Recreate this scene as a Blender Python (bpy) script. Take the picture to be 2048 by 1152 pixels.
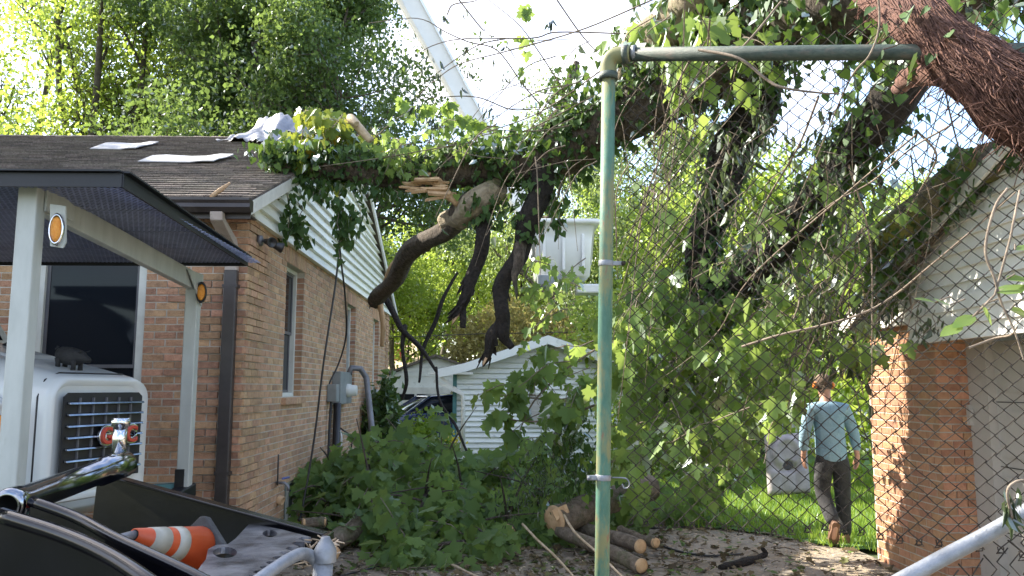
import bpy, math, random
import numpy as np
from mathutils import Vector, Matrix, noise
R = math.radians
for _o in list(bpy.data.objects):
    bpy.data.objects.remove(_o)
SC = bpy.context.scene
COL = SC.collection
rnd = random.Random(7)
nr = np.random.RandomState(7)

# ------------------------------------------------------------------ camera
FPX = 1620.0
PITCH, YAW, CAMZ = R(7.07), R(-1.38), 1.65
cd = bpy.data.cameras.new('camera')
cd.sensor_width = 36.0
cd.lens = 36.0 * FPX / 2048.0
cd.clip_start, cd.clip_end = 0.05, 600.0
cam = bpy.data.objects.new('camera', cd)
COL.objects.link(cam)
cam.location = (0, 0, CAMZ)
cam.rotation_euler = (R(90) + PITCH, 0, YAW)
SC.camera = cam
CM = cam.rotation_euler.to_matrix()

# ------------------------------------------------------------------ light and exposure
SUN_EL = R(40.0)
SUN_H = Vector((-0.89, 0.46, 0)).normalized()
SUN_DIR = Vector((SUN_H.x * math.cos(SUN_EL), SUN_H.y * math.cos(SUN_EL), math.sin(SUN_EL)))
w = bpy.data.worlds.new('World')
SC.world = w
w.use_nodes = True
wt = w.node_tree
wt.nodes.clear()
sky = wt.nodes.new('ShaderNodeTexSky')
sky.sky_type = 'NISHITA'
sky.sun_disc = False
sky.sun_elevation = SUN_EL
sky.sun_rotation = math.atan2(SUN_H.x, SUN_H.y)
sky.air_density, sky.dust_density, sky.ozone_density = 1.0, 1.6, 1.0
tc = wt.nodes.new('ShaderNodeTexCoord')
mp = wt.nodes.new('ShaderNodeMapping')
mp.inputs['Scale'].default_value = (1.0, 1.0, 1.7)
cn = wt.nodes.new('ShaderNodeTexNoise')
cn.inputs['Scale'].default_value = 2.6
cn.inputs['Detail'].default_value = 7
cn.inputs['Roughness'].default_value = 0.55
cr = wt.nodes.new('ShaderNodeValToRGB')
cr.color_ramp.elements[0].position = 0.45
cr.color_ramp.elements[1].position = 0.63
mx = wt.nodes.new('ShaderNodeMixRGB')
cn2 = wt.nodes.new('ShaderNodeTexNoise')
cn2.inputs['Scale'].default_value = 5.0
cn2.inputs['Detail'].default_value = 5
cr2 = wt.nodes.new('ShaderNodeValToRGB')
cr2.color_ramp.elements[0].position, cr2.color_ramp.elements[0].color = 0.35, (1.5, 1.55, 2.05, 1)
cr2.color_ramp.elements[1].position, cr2.color_ramp.elements[1].color = 0.65, (4.6, 4.6, 5.0, 1)
bg = wt.nodes.new('ShaderNodeBackground')
bg.inputs['Strength'].default_value = 0.14
wo = wt.nodes.new('ShaderNodeOutputWorld')
L = wt.links.new
L(tc.outputs['Generated'], mp.inputs['Vector'])
L(mp.outputs['Vector'], cn.inputs['Vector'])
L(cn.outputs['Fac'], cr.inputs['Fac'])
L(cr.outputs['Color'], mx.inputs['Fac'])
L(mp.outputs['Vector'], cn2.inputs['Vector'])
L(cn2.outputs['Fac'], cr2.inputs['Fac'])
L(cr2.outputs['Color'], mx.inputs['Color2'])
L(sky.outputs['Color'], mx.inputs['Color1'])
L(mx.outputs['Color'], bg.inputs['Color'])
L(bg.outputs['Background'], wo.inputs['Surface'])
sd = bpy.data.lights.new('sun', 'SUN')
sd.energy = 3.7
sd.angle = R(0.5)
sd.color = (1.0, 0.93, 0.80)
sun = bpy.data.objects.new('sun', sd)
COL.objects.link(sun)
sun.rotation_euler = (-SUN_DIR).to_track_quat('-Z', 'Y').to_euler()
vs = SC.view_settings
vs.view_transform = 'Standard'
vs.look = 'None'
vs.exposure = 2.08
vs.gamma = 1.0
vs.use_curve_mapping = False
SC.cycles.max_bounces = 8
SC.cycles.transparent_max_bounces = 8

# ------------------------------------------------------------------ helpers
def ray(px, py):
    return CM @ Vector(((px - 1024) / FPX, (576 - py) / FPX, -1))
def at(px, py, Y):
    d = ray(px, py)
    return Vector((0, 0, CAMZ)) + d * (Y / d.y)
def atz(px, py, z):
    d = ray(px, py)
    return Vector((0, 0, CAMZ)) + d * ((z - CAMZ) / d.z)
def atx(px, py, X):
    d = ray(px, py)
    return Vector((0, 0, CAMZ)) + d * (X / d.x)
CMI = CM.transposed()
def proj(p):
    q = CMI @ (Vector(p) - Vector((0, 0, CAMZ)))
    return (1024 + q.x / -q.z * FPX, 576 - q.y / -q.z * FPX) if q.z < -0.05 else (-9999, -9999)

class MB:
    def __init__(s):
        s.v, s.f, s.t, s.sm = [], [], [], []
    def add(s, vs, fs, tint=0.0, smooth=False):
        o = len(s.v)
        s.v.extend([tuple(q) for q in vs])
        for f in fs:
            s.f.append([o + i for i in f]); s.t.append(tint); s.sm.append(smooth)
        return s
    def hexa(s, p, tint=0.0):
        # p: 4 bottom then 4 top
        return s.add(p, [(3, 2, 1, 0), (4, 5, 6, 7), (0, 1, 5, 4), (1, 2, 6, 5), (2, 3, 7, 6), (3, 0, 4, 7)], tint)
    def box(s, c, d, M=None, tint=0.0):
        x, y, z = d[0] / 2, d[1] / 2, d[2] / 2
        p = [Vector(q) for q in ((-x, -y, -z), (x, -y, -z), (x, y, -z), (-x, y, -z), (-x, -y, z), (x, -y, z), (x, y, z), (-x, y, z))]
        c = Vector(c)
        p = [((M @ q) if M else q) + c for q in p]
        return s.hexa(p, tint)
    def bar(s, a, b, wd, ht, up=(0, 0, 1), tint=0.0):
        a, b = Vector(a), Vector(b)
        d = (b - a).normalized()
        up = Vector(up)
        if abs(d.dot(up)) > 0.98: up = Vector((0, 1, 0))
        sx = d.cross(up).normalized() * wd / 2
        u = sx.cross(d).normalized() * ht / 2
        return s.hexa([a - sx - u, a + sx - u, b + sx - u, b - sx - u, a - sx + u, a + sx + u, b + sx + u, b - sx + u], tint)
    def prism(s, pts, n, th, tint=0.0):
        n = Vector(n).normalized() * th
        k = len(pts)
        p = [Vector(q) for q in pts]
        vs = p + [q + n for q in p]
        fs = [tuple(range(k - 1, -1, -1)), tuple(range(k, 2 * k))] + [(i, (i + 1) % k, k + (i + 1) % k, k + i) for i in range(k)]
        return s.add(vs, fs, tint)
    def tube(s, pts, rad, n=8, cap=True, tint=0.0, smooth=True, rough=0.0, rs=None, rfun=None):
        pts = [Vector(p) for p in pts]
        if not hasattr(rad, '__len__'): rad = [rad] * len(pts)
        o = len(s.v)
        t0 = (pts[1] - pts[0]).normalized()
        a = t0.cross(Vector((0, 0, 1)))
        if a.length < 1e-3: a = t0.cross(Vector((1, 0, 0)))
        a.normalize()
        for i, p in enumerate(pts):
            if i == 0: t = pts[1] - pts[0]
            elif i == len(pts) - 1: t = pts[-1] - pts[-2]
            else: t = pts[i + 1] - pts[i - 1]
            t.normalize()
            a = (a - t * a.dot(t))
            if a.length < 1e-5: a = t.orthogonal()
            a.normalize()
            b = t.cross(a)
            for k in range(n):
                th = 2 * math.pi * k / n
                r = rad[i] * (1 + (rough * (rs or rnd).uniform(-1, 1) if rough else 0)) * (rfun(i, th) if rfun else 1)
                s.v.append(tuple(p + a * (math.cos(th) * r) + b * (math.sin(th) * r)))
        for i in range(len(pts) - 1):
            for k in range(n):
                s.f.append([o + i * n + k, o + i * n + (k + 1) % n, o + (i + 1) * n + (k + 1) % n, o + (i + 1) * n + k])
                s.t.append(tint); s.sm.append(smooth)
        if cap:
            s.f.append([o + k for k in range(n - 1, -1, -1)]); s.t.append(tint); s.sm.append(False)
            e = o + (len(pts) - 1) * n
            s.f.append([e + k for k in range(n)]); s.t.append(tint); s.sm.append(False)
        return s
    def lathe(s, base, axis, prof, n=20, smooth=True, tint=0.0):
        ax = Vector(axis).normalized()
        a = ax.orthogonal().normalized(); b = ax.cross(a)
        o = len(s.v); base = Vector(base)
        for (h, r) in prof:
            for k in range(n):
                th = 2 * math.pi * k / n
                s.v.append(tuple(base + ax * h + a * (math.cos(th) * r) + b * (math.sin(th) * r)))
        for i in range(len(prof) - 1):
            for k in range(n):
                s.f.append([o + i * n + k, o + i * n + (k + 1) % n, o + (i + 1) * n + (k + 1) % n, o + (i + 1) * n + k])
                s.t.append(tint); s.sm.append(smooth)
        return s
    def loft(s, rings, cap=True, smooth=True, tint=0.0):
        o = len(s.v); n = len(rings[0])
        for r in rings: s.v.extend([tuple(q) for q in r])
        for i in range(len(rings) - 1):
            for k in range(n):
                s.f.append([o + i * n + k, o + i * n + (k + 1) % n, o + (i + 1) * n + (k + 1) % n, o + (i + 1) * n + k])
                s.t.append(tint); s.sm.append(smooth)
        if cap:
            s.f.append([o + k for k in range(n - 1, -1, -1)]); s.t.append(tint); s.sm.append(False)
            e = o + (len(rings) - 1) * n
            s.f.append([e + k for k in range(n)]); s.t.append(tint); s.sm.append(False)
        return s
    def mesh(s, name):
        me = bpy.data.meshes.new(name)
        me.from_pydata(s.v, [], s.f)
        me.polygons.foreach_set('use_smooth', s.sm)
        if any(s.t):
            at_ = me.attributes.new('tint', 'FLOAT', 'FACE')
            at_.data.foreach_set('value', s.t)
        me.update()
        return me
    def build(s, name, mat, parent=None, **kw):
        return link(name, s.mesh(name), mat, parent, **kw)

def link(name, me, mat, parent=None, label=None, cat=None, group=None, kind=None, loc=None, bevel=0.0):
    o = bpy.data.objects.new(name, me)
    COL.objects.link(o)
    if mat is not None and me is not None and hasattr(me, 'materials') and len(me.materials) == 0:
        me.materials.append(mat)
    if loc is not None: o.location = loc
    if parent is not None:
        o.parent = parent
        o.matrix_parent_inverse = Matrix.Translation(-WL[parent.name]) if parent.name in WL else Matrix()
        WL[o.name] = WL.get(parent.name, Vector((0, 0, 0))) * 0
    if label: o['label'] = label
    if cat: o['category'] = cat
    if group: o['group'] = group
    if kind: o['kind'] = kind
    if bevel:
        b = o.modifiers.new('soft_edge', 'BEVEL'); b.width = bevel; b.segments = 2; b.limit_method = 'ANGLE'
    return o
WL = {}
def thing(name, label, cat, loc=(0, 0, 0), group=None):
    o = bpy.data.objects.new(name, None)
    COL.objects.link(o)
    o.empty_display_size = 0.2
    o.location = loc
    WL[o.name] = Vector(loc)
    o['label'] = label; o['category'] = cat
    if group: o['group'] = group
    return o
def copy_tree(o, parent=None):
    c = o.copy(); COL.objects.link(c)
    if parent: c.parent = parent
    for ch in list(o.children): copy_tree(ch, c)
    return c
def crom(pts, k=6):
    pts = [Vector(p) for p in pts]
    P = [pts[0] * 2 - pts[1]] + pts + [pts[-1] * 2 - pts[-2]]
    out = []
    for i in range(1, len(P) - 2):
        a, b, c, d = P[i - 1:i + 3]
        for j in range(k):
            t = j / k
            out.append(0.5 * ((2 * b) + (c - a) * t + (2 * a - 5 * b + 4 * c - d) * t * t + (3 * b - a - 3 * c + d) * t ** 3))
    out.append(pts[-1])
    return out
def lerp_list(vals, n):
    m = len(vals) - 1
    out = []
    for i in range(n):
        t = i / (n - 1) * m
        k = min(int(t), m - 1)
        out.append(vals[k] + (vals[k + 1] - vals[k]) * (t - k))
    return out

# ------------------------------------------------------------------ materials
def newmat(name):
    m = bpy.data.materials.new(name); m.use_nodes = True
    nt = m.node_tree
    return m, nt, nt.nodes['Principled BSDF'], nt.links.new
def M(name, c1, c2=None, scale=6.0, rough=0.7, bump=0.0, bscale=None, metal=0.0, lo=0.35, hi=0.65, stretch=(1, 1, 1),
      var=0.0, c3=None, s3=2.0, lo3=0.55, hi3=0.7, spec=0.5, coat=0.0, detail=6):
    """noise-mixed paint / stone / wood; var = spread of value from piece to piece; c3 = patches of dirt or wear"""
    m, nt, bs, lk = newmat(name)
    N = nt.nodes.new
    tcn = N('ShaderNodeTexCoord'); mpn = N('ShaderNodeMapping'); mpn.inputs['Scale'].default_value = stretch
    lk(tcn.outputs['Object'], mpn.inputs['Vector'])
    oi = N('ShaderNodeObjectInfo')
    vm = N('ShaderNodeVectorMath'); vm.operation = 'ADD'
    sc = N('ShaderNodeVectorMath'); sc.operation = 'SCALE'; sc.inputs['Scale'].default_value = 17.0
    cmb = N('ShaderNodeCombineXYZ'); lk(oi.outputs['Random'], cmb.inputs[0]); lk(oi.outputs['Random'], cmb.inputs[1])
    lk(cmb.outputs[0], sc.inputs[0]); lk(mpn.outputs['Vector'], vm.inputs[0]); lk(sc.outputs[0], vm.inputs[1])
    nz = N('ShaderNodeTexNoise'); nz.inputs['Scale'].default_value = scale; nz.inputs['Detail'].default_value = detail
    nz.inputs['Roughness'].default_value = 0.62
    lk(vm.outputs[0], nz.inputs['Vector'])
    rp = N('ShaderNodeValToRGB'); e = rp.color_ramp.elements
    c2 = c2 or c1
    e[0].position, e[0].color = lo, (*c1, 1); e[1].position, e[1].color = hi, (*c2, 1)
    lk(nz.outputs['Fac'], rp.inputs['Fac'])
    out = rp.outputs['Color']
    if c3:
        n3 = N('ShaderNodeTexNoise'); n3.inputs['Scale'].default_value = s3; n3.inputs['Detail'].default_value = 8; n3.inputs['Roughness'].default_value = 0.7
        lk(vm.outputs[0], n3.inputs['Vector'])
        r3 = N('ShaderNodeValToRGB'); r3.color_ramp.elements[0].position = lo3; r3.color_ramp.elements[1].position = hi3
        lk(n3.outputs['Fac'], r3.inputs['Fac'])
        m3 = N('ShaderNodeMixRGB'); m3.inputs['Color2'].default_value = (*c3, 1)
        lk(r3.outputs['Color'], m3.inputs['Fac']); lk(out, m3.inputs['Color1']); out = m3.outputs['Color']
    if var:
        an = N('ShaderNodeAttribute'); an.attribute_name = 'tint'
        ad = N('ShaderNodeMath'); ad.operation = 'ADD'; lk(an.outputs['Fac'], ad.inputs[0]); lk(oi.outputs['Random'], ad.inputs[1])
        fr = N('ShaderNodeMath'); fr.operation = 'FRACT'; lk(ad.outputs[0], fr.inputs[0])
        mr = N('ShaderNodeMapRange'); mr.inputs['To Min'].default_value = 1 - var; mr.inputs['To Max'].default_value = 1 + var
        lk(fr.outputs[0], mr.inputs['Value'])
        hs = N('ShaderNodeHueSaturation'); lk(mr.outputs['Result'], hs.inputs['Value']); lk(out, hs.inputs['Color'])
        mr2 = N('ShaderNodeMapRange'); mr2.inputs['To Min'].default_value = 0.5 - var * 0.05; mr2.inputs['To Max'].default_value = 0.5 + var * 0.05
        f2 = N('ShaderNodeMath'); f2.operation = 'MULTIPLY'; f2.inputs[1].default_value = 7.31; lk(fr.outputs[0], f2.inputs[0])
        f3 = N('ShaderNodeMath'); f3.operation = 'FRACT'; lk(f2.outputs[0], f3.inputs[0])
        lk(f3.outputs[0], mr2.inputs['Value']); lk(mr2.outputs['Result'], hs.inputs['Hue'])
        out = hs.outputs['Color']
    lk(out, bs.inputs['Base Color'])
    bs.inputs['Roughness'].default_value = rough
    bs.inputs['Metallic'].default_value = metal
    bs.inputs['Specular IOR Level'].default_value = spec
    if coat:
        bs.inputs['Coat Weight'].default_value = coat; bs.inputs['Coat Roughness'].default_value = 0.08
    if bump:
        nb = N('ShaderNodeTexNoise'); nb.inputs['Scale'].default_value = bscale or scale * 4; nb.inputs['Detail'].default_value = 8
        nb.inputs['Roughness'].default_value = 0.65
        lk(vm.outputs[0], nb.inputs['Vector'])
        bp = N('ShaderNodeBump'); bp.inputs['Strength'].default_value = min(1.0, bump); bp.inputs['Distance'].default_value = 0.02 * max(1, bump)
        lk(nb.outputs['Fac'], bp.inputs['Height']); lk(bp.outputs['Normal'], bs.inputs['Normal'])
    return m
def leafmat(name, dark, light, trans, tfac=0.45, gloss=0.12, yellow=None, yf=0.04):
    m = bpy.data.materials.new(name); m.use_nodes = True
    nt = m.node_tree; nt.nodes.clear(); N = nt.nodes.new; lk = nt.links.new
    an = N('ShaderNodeAttribute'); an.attribute_name = 'tint'
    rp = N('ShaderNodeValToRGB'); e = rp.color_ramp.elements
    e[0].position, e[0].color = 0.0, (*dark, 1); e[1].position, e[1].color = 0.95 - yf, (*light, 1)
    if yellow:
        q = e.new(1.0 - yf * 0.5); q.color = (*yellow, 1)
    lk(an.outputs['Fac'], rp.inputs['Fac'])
    df = N('ShaderNodeBsdfDiffuse'); lk(rp.outputs['Color'], df.inputs['Color'])
    tr = N('ShaderNodeBsdfTranslucent')
    mu = N('ShaderNodeMixRGB'); mu.blend_type = 'MIX'; mu.inputs['Fac'].default_value = 0.65
    mu.inputs['Color2'].default_value = (*trans, 1); lk(rp.outputs['Color'], mu.inputs['Color1'])
    lk(mu.outputs['Color'], tr.inputs['Color'])
    ms = N('ShaderNodeMixShader'); ms.inputs['Fac'].default_value = tfac
    lk(df.outputs[0], ms.inputs[1]); lk(tr.outputs[0], ms.inputs[2])
    gl = N('ShaderNodeBsdfGlossy'); gl.inputs['Roughness'].default_value = 0.5; gl.inputs['Color'].default_value = (0.9, 0.95, 1, 1)
    lw = N('ShaderNodeFresnel'); lw.inputs['IOR'].default_value = 1.4
    mm = N('ShaderNodeMath'); mm.operation = 'MULTIPLY'; mm.inputs[1].default_value = gloss * 2.2; mm.use_clamp = True
    lk(lw.outputs[0], mm.inputs[0])
    m2 = N('ShaderNodeMixShader'); lk(mm.outputs[0], m2.inputs['Fac']); lk(ms.outputs[0], m2.inputs[1]); lk(gl.outputs[0], m2.inputs[2])
    o = N('ShaderNodeOutputMaterial'); lk(m2.outputs[0], o.inputs['Surface'])
    return m
def glassmat(name, col, rough=0.05, spec=0.5):
    m, nt, bs, lk = newmat(name)
    bs.inputs['Base Color'].default_value = (*col, 1); bs.inputs['Roughness'].default_value = rough
    bs.inputs['Specular IOR Level'].default_value = spec
    return m

MAT = dict(
    mortar=M('mortar', (.50, .46, .39), (.62, .58, .51), 9, .95, .4, 60),
    brick=M('brick_face', (.42, .225, .13), (.54, .325, .20), 26, .9, .7, 90, var=.24, c3=(.25, .15, .10), s3=7, lo3=.5, hi3=.75, stretch=(1, 1, 1)),
    brick2=M('weathered_brick_face', (.45, .27, .155), (.57, .375, .23), 26, .9, .7, 90, var=.2, c3=(.25, .17, .12), s3=5, lo3=.5, hi3=.75),
    gbrick=M('garage_brick_face', (.40, .195, .105), (.50, .27, .155), 26, .9, .6, 90, var=.2, c3=(.28, .12, .07), s3=6),
    redbrick=M('chimney_brick', (.30, .08, .06), (.38, .12, .09), 30, .9, .4, var=.15),
    shingle=M('asphalt_shingle', (.11, .092, .079), (.225, .19, .162), 38, .95, .8, 160, var=.32, c3=(.20, .17, .13), s3=3, lo3=.5, hi3=.75),
    gutter=M('brown_gutter_paint', (.035, .028, .026), (.055, .045, .042), 4, .42, c3=(.10, .09, .08), s3=5, lo3=.6, hi3=.8),
    fadedspout=M('faded_spout_paint', (.34, .28, .24), (.42, .36, .31), 8, .6, c3=(.2, .16, .14), s3=8),
    whitewood=M('aged_white_paint', (.76, .765, .68), (.85, .855, .77), 3, .6, .25, 30, c3=(.36, .38, .33), s3=4.5, lo3=.56, hi3=.78, var=.07, stretch=(1, .35, 2.5)),
    whitetrim=M('white_trim_paint', (.66, .65, .60), (.78, .77, .72), 5, .5, .1, c3=(.42, .40, .35), s3=7, lo3=.6, hi3=.8),
    gsiding=M('garage_siding_paint', (.76, .74, .69), (.85, .83, .78), 3, .55, .15, c3=(.5, .48, .42), s3=5, lo3=.6, hi3=.8, var=.05),
    gdoor=M('beige_door_paint', (.40, .37, .34), (.48, .45, .41), 3, .5, .1, c3=(.32, .30, .27), s3=3, lo3=.55, hi3=.8),
    shedwood=M('shed_paint', (.76, .78, .75), (.85, .87, .84), 2.5, .6, .25, c3=(.40, .42, .40), s3=3, lo3=.58, hi3=.76, var=.08),
    teal=M('teal_trim', (.05, .16, .17), (.08, .22, .23), 8, .5),
    glass=glassmat('dark_window_glass', (.010, .013, .018), .06, .22),
    sash=M('grey_sash', (.10, .10, .11), (.14, .14, .15), 5, .45),
    winwhite=M('window_frame_white', (.56, .57, .52), (.66, .67, .62), 6, .5, c3=(.40, .40, .34), s3=6, lo3=.6, hi3=.8),
    greenwin=M('basement_pane', (.12, .17, .17), (.18, .24, .24), 4, .2),
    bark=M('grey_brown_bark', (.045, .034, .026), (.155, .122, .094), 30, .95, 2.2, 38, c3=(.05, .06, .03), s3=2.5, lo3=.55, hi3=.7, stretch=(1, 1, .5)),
    darkbark=M('dark_bark', (.010, .008, .006), (.036, .027, .021), 30, .95, 2.2, 38),  # very dark brown noise, the darkest of the barks
    palebark=M('pale_bark', (.20, .16, .11), (.36, .30, .21), 14, .95, 1.4, 24, c3=(.13, .15, .05), s3=4, lo3=.55, hi3=.72),
    mossbark=M('mossy_bark', (.10, .085, .05), (.22, .19, .11), 16, .95, 1.4, 30, c3=(.20, .22, .035), s3=3.0, lo3=.46, hi3=.6),
    treebark=M('tree_bark', (.07, .058, .045), (.15, .125, .10), 12, .95, .8, 20),
    logbark=M('log_bark', (.11, .085, .06), (.24, .19, .14), 18, .95, 1.4, 30, c3=(.10, .11, .05), s3=4, lo3=.52, hi3=.7),
    heart=M('fresh_cut_wood', (.50, .30, .15), (.68, .47, .27), 10, .8, .4, 50, c3=(.36, .19, .09), s3=8),
    rawwood=M('raw_split_wood', (.40, .25, .13), (.58, .40, .24), 12, .85, .6, 40, stretch=(1, 1, .2)),
    paleTwig=M('stripped_twig', (.38, .28, .17), (.55, .43, .29), 14, .8, .3),
    vine=M('brown_vine', (.13, .10, .075), (.28, .225, .17), 18, .9, .5),
    rootfibre=M('red_brown_root_fibre', (.085, .04, .03), (.23, .12, .09), 30, .95, .8, 60),
    canopyblack=M('black_canopy_steel', (.005, .006, .010), (.010, .011, .016), 6, .45),
    meshblack=M('expanded_metal_painted_sheen', (.21, .25, .42), (.31, .36, .56), 8, .4),  # pale blue puts the light reflected by black strands into the colour
    postwhite=M('dirty_white_steel', (.41, .43, .40), (.50, .52, .49), 4, .45, c3=(.26, .28, .20), s3=5, lo3=.60, hi3=.82, stretch=(2, 2, .6)),
    truckwhite=M('white_truck_paint', (.56, .58, .57), (.62, .64, .63), 2, .25, coat=.35),
    gridblack=M('grille_black', (.012, .012, .014), (.02, .02, .022), 5, .5),
    chrome=M('chrome', (.62, .63, .65), (.72, .73, .75), 4, .14, metal=1.0),
    darkchrome=M('worn_chrome_tube', (.20, .215, .25), (.38, .40, .44), 9, .12, metal=1.0, c3=(.16, .15, .15), s3=10, lo3=.62, hi3=.75),
    redletter=M('red_letter', (.42, .05, .03), (.5, .07, .04), 5, .4),
    tyre=M('tyre_rubber', (.018, .018, .018), (.03, .03, .03), 20, .85, .4),
    blacksteel=M('glossy_black_steel', (.003, .003, .005), (.007, .007, .010), 7, .16, .03, 18, c3=(.035, .033, .033), s3=8, lo3=.66, hi3=.76, spec=.42),
    greysteel=M('scuffed_steel_plate', (.16, .17, .20), (.36, .37, .41), 9, .3, .25, 40, metal=.8, c3=(.035, .035, .045), s3=7, lo3=.46, hi3=.66),
    redpaint=M('red_paint', (.40, .03, .02), (.45, .04, .03), 6, .4),
    orange=M('cone_orange', (.46, .06, .012), (.54, .085, .018), 6, .45, c3=(.4, .10, .04), s3=7, lo3=.62, hi3=.8),
    reflective=M('cone_white_band', (.33, .31, .25), (.44, .42, .35), 10, .5, c3=(.35, .33, .27), s3=9, lo3=.58, hi3=.75),
    rubber=M('grey_rubber', (.03, .03, .03), (.06, .06, .06), 12, .8, .3),
    amber=M('amber_lens', (.75, .26, .03), (.85, .36, .05), 60, .25, .5, 120),
    galv=M('galvanised_steel', (.19, .20, .215), (.30, .315, .34), 14, .5, .25, 70, metal=.55, c3=(.25, .24, .23), s3=8, lo3=.58, hi3=.75),
    galvdark=M('dark_wire', (.022, .018, .015), (.055, .045, .036), 30, .75, spec=.25),
    greypipe=M('grey_conduit', (.14, .14, .15), (.22, .22, .23), 6, .45, metal=.3),
    metergrey=M('meter_grey', (.19, .21, .21), (.26, .28, .28), 5, .45),
    blackplastic=M('black_plastic', (.014, .014, .015), (.025, .025, .027), 5, .4),
    concrete=M('concrete', (.34, .33, .31), (.46, .45, .43), 9, .9, .4),
    tarp=M('silver_tarp', (.20, .205, .23), (.34, .345, .37), 2.5, .4, .3, 9, metal=.4, c3=(.11, .115, .13), s3=3, lo3=.55, hi3=.7),
    patch=M('white_roof_patch', (.33, .325, .33), (.46, .455, .46), 4, .6, c3=(.2, .19, .18), s3=3.5, lo3=.5, hi3=.75),
    carblue=M('dark_blue_car_paint', (.015, .03, .085), (.02, .04, .10), 3, .18, coat=.6),
    denim=M('dark_trousers', (.022, .022, .024), (.05, .048, .05), 14, .95, .5, 120, c3=(.10, .10, .105), s3=5),
    shirt=M('light_blue_cloth', (.21, .34, .43), (.28, .42, .51), 9, .95, 2.6, 5, c3=(.17, .28, .37), s3=5, lo3=.55, hi3=.8),
    skin=M('skin', (.46, .24, .17), (.54, .30, .21), 9, .6),
    hair=M('brown_hair', (.05, .03, .02), (.09, .06, .04), 40, .8, .6),
    cap=M('brown_cap_cloth', (.13, .09, .06), (.19, .13, .09), 20, .9),
    orangegear=M('orange_earmuff', (.80, .22, .03), (.85, .28, .04), 5, .4),
    boot=M('brown_boot', (.16, .085, .05), (.24, .13, .08), 14, .8, .4),
    panelgrey=M('weathered_grey_plastic', (.25, .225, .225), (.36, .33, .325), 5, .75, .3, 20, c3=(.10, .09, .09), s3=9, lo3=.62, hi3=.72),
    boomwhite=M('boom_white_fibreglass', (.70, .70, .66), (.78, .78, .74), 2, .4),
    iron=M('cast_iron', (.010, .010, .011), (.02, .02, .021), 14, .75, .5),
    debris=M('wood_chip', (.34, .26, .17), (.52, .42, .29), 20, .9, var=.35),
)
# painted, peeling pipe
def pipe_green():
    m, nt, bs, lk = newmat('peeling_green_paint')
    N = nt.nodes.new
    tcn = N('ShaderNodeTexCoord'); mpn = N('ShaderNodeMapping'); mpn.inputs['Scale'].default_value = (9, 9, 3.2)
    lk(tcn.outputs['Object'], mpn.inputs['Vector'])
    def nz(s, d=8):
        n = N('ShaderNodeTexNoise'); n.inputs['Scale'].default_value = s; n.inputs['Detail'].default_value = d; n.inputs['Roughness'].default_value = .7
        lk(mpn.outputs[0], n.inputs['Vector']); return n
    def mix(a, b, f, lo, hi):
        r = N('ShaderNodeValToRGB'); r.color_ramp.elements[0].position = lo; r.color_ramp.elements[1].position = hi
        lk(f.outputs['Fac'], r.inputs['Fac'])
        x = N('ShaderNodeMixRGB'); lk(r.outputs['Color'], x.inputs['Fac'])
        if isinstance(a, tuple): x.inputs['Color1'].default_value = (*a, 1)
        else: lk(a, x.inputs['Color1'])
        x.inputs['Color2'].default_value = (*b, 1)
        return x.outputs['Color']
    c = mix((.06, .145, .10), (.10, .205, .15), nz(3.0), .35, .65)
    c = mix(c, (.21, .21, .10), nz(.9), .44, .56)
    c = mix(c, (.22, .12, .075), nz(1.7), .60, .66)
    c = mix(c, (.06, .04, .03), nz(6.0), .66, .72)
    lk(c, bs.inputs['Base Color'])
    bs.inputs['Roughness'].default_value = .6; bs.inputs['Specular IOR Level'].default_value = .3
    b = N('ShaderNodeBump'); b.inputs['Strength'].default_value = .35; b.inputs['Distance'].default_value = .004
    lk(nz(5).outputs['Fac'], b.inputs['Height']); lk(b.outputs['Normal'], bs.inputs['Normal'])
    return m
MAT['pipegreen'] = pipe_green()
MAT['railgreen'] = M('grimy_green_rail', (.035, .055, .045), (.075, .10, .08), 14, .6, .3, 60, c3=(.13, .11, .09), s3=6, lo3=.52, hi3=.7, stretch=(1, 4, 4))

LEAF = dict(
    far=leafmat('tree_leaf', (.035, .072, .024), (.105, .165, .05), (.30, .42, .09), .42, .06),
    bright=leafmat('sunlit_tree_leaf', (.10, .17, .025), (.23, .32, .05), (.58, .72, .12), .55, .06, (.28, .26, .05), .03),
    pale=leafmat('pale_willow_leaf', (.10, .16, .05), (.22, .30, .10), (.42, .52, .16), .45, .08),
    ivy=leafmat('ivy_leaf', (.026, .058, .018), (.085, .145, .04), (.22, .35, .05), .28, .16, (.15, .22, .04), .05),
    maple=leafmat('maple_leaf', (.055, .105, .03), (.175, .265, .08), (.46, .60, .12), .46, .13, (.16, .25, .05), .05),
    wilt=leafmat('wilted_leaf', (.035, .05, .028), (.10, .13, .06), (.16, .22, .06), .25, .10),
    gold=leafmat('yellowing_leaf', (.07, .13, .02), (.20, .25, .04), (.42, .46, .06), .42, .1, (.38, .24, .03), .10),
    olive=leafmat('olive_hedge_leaf', (.17, .15, .05), (.40, .36, .15), (.46, .42, .14), .35, .06),
    shrub=leafmat('lime_shrub_leaf', (.08, .15, .02), (.20, .30, .04), (.42, .55, .07), .45, .08),
    grass=leafmat('grass_blade', (.08, .15, .02), (.20, .30, .045), (.42, .56, .08), .45, .05),
    dead=leafmat('brown_leaf_litter', (.06, .045, .025), (.17, .13, .07), (.2, .15, .06), .15, .05, (.10, .16, .04), .3),
)

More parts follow.
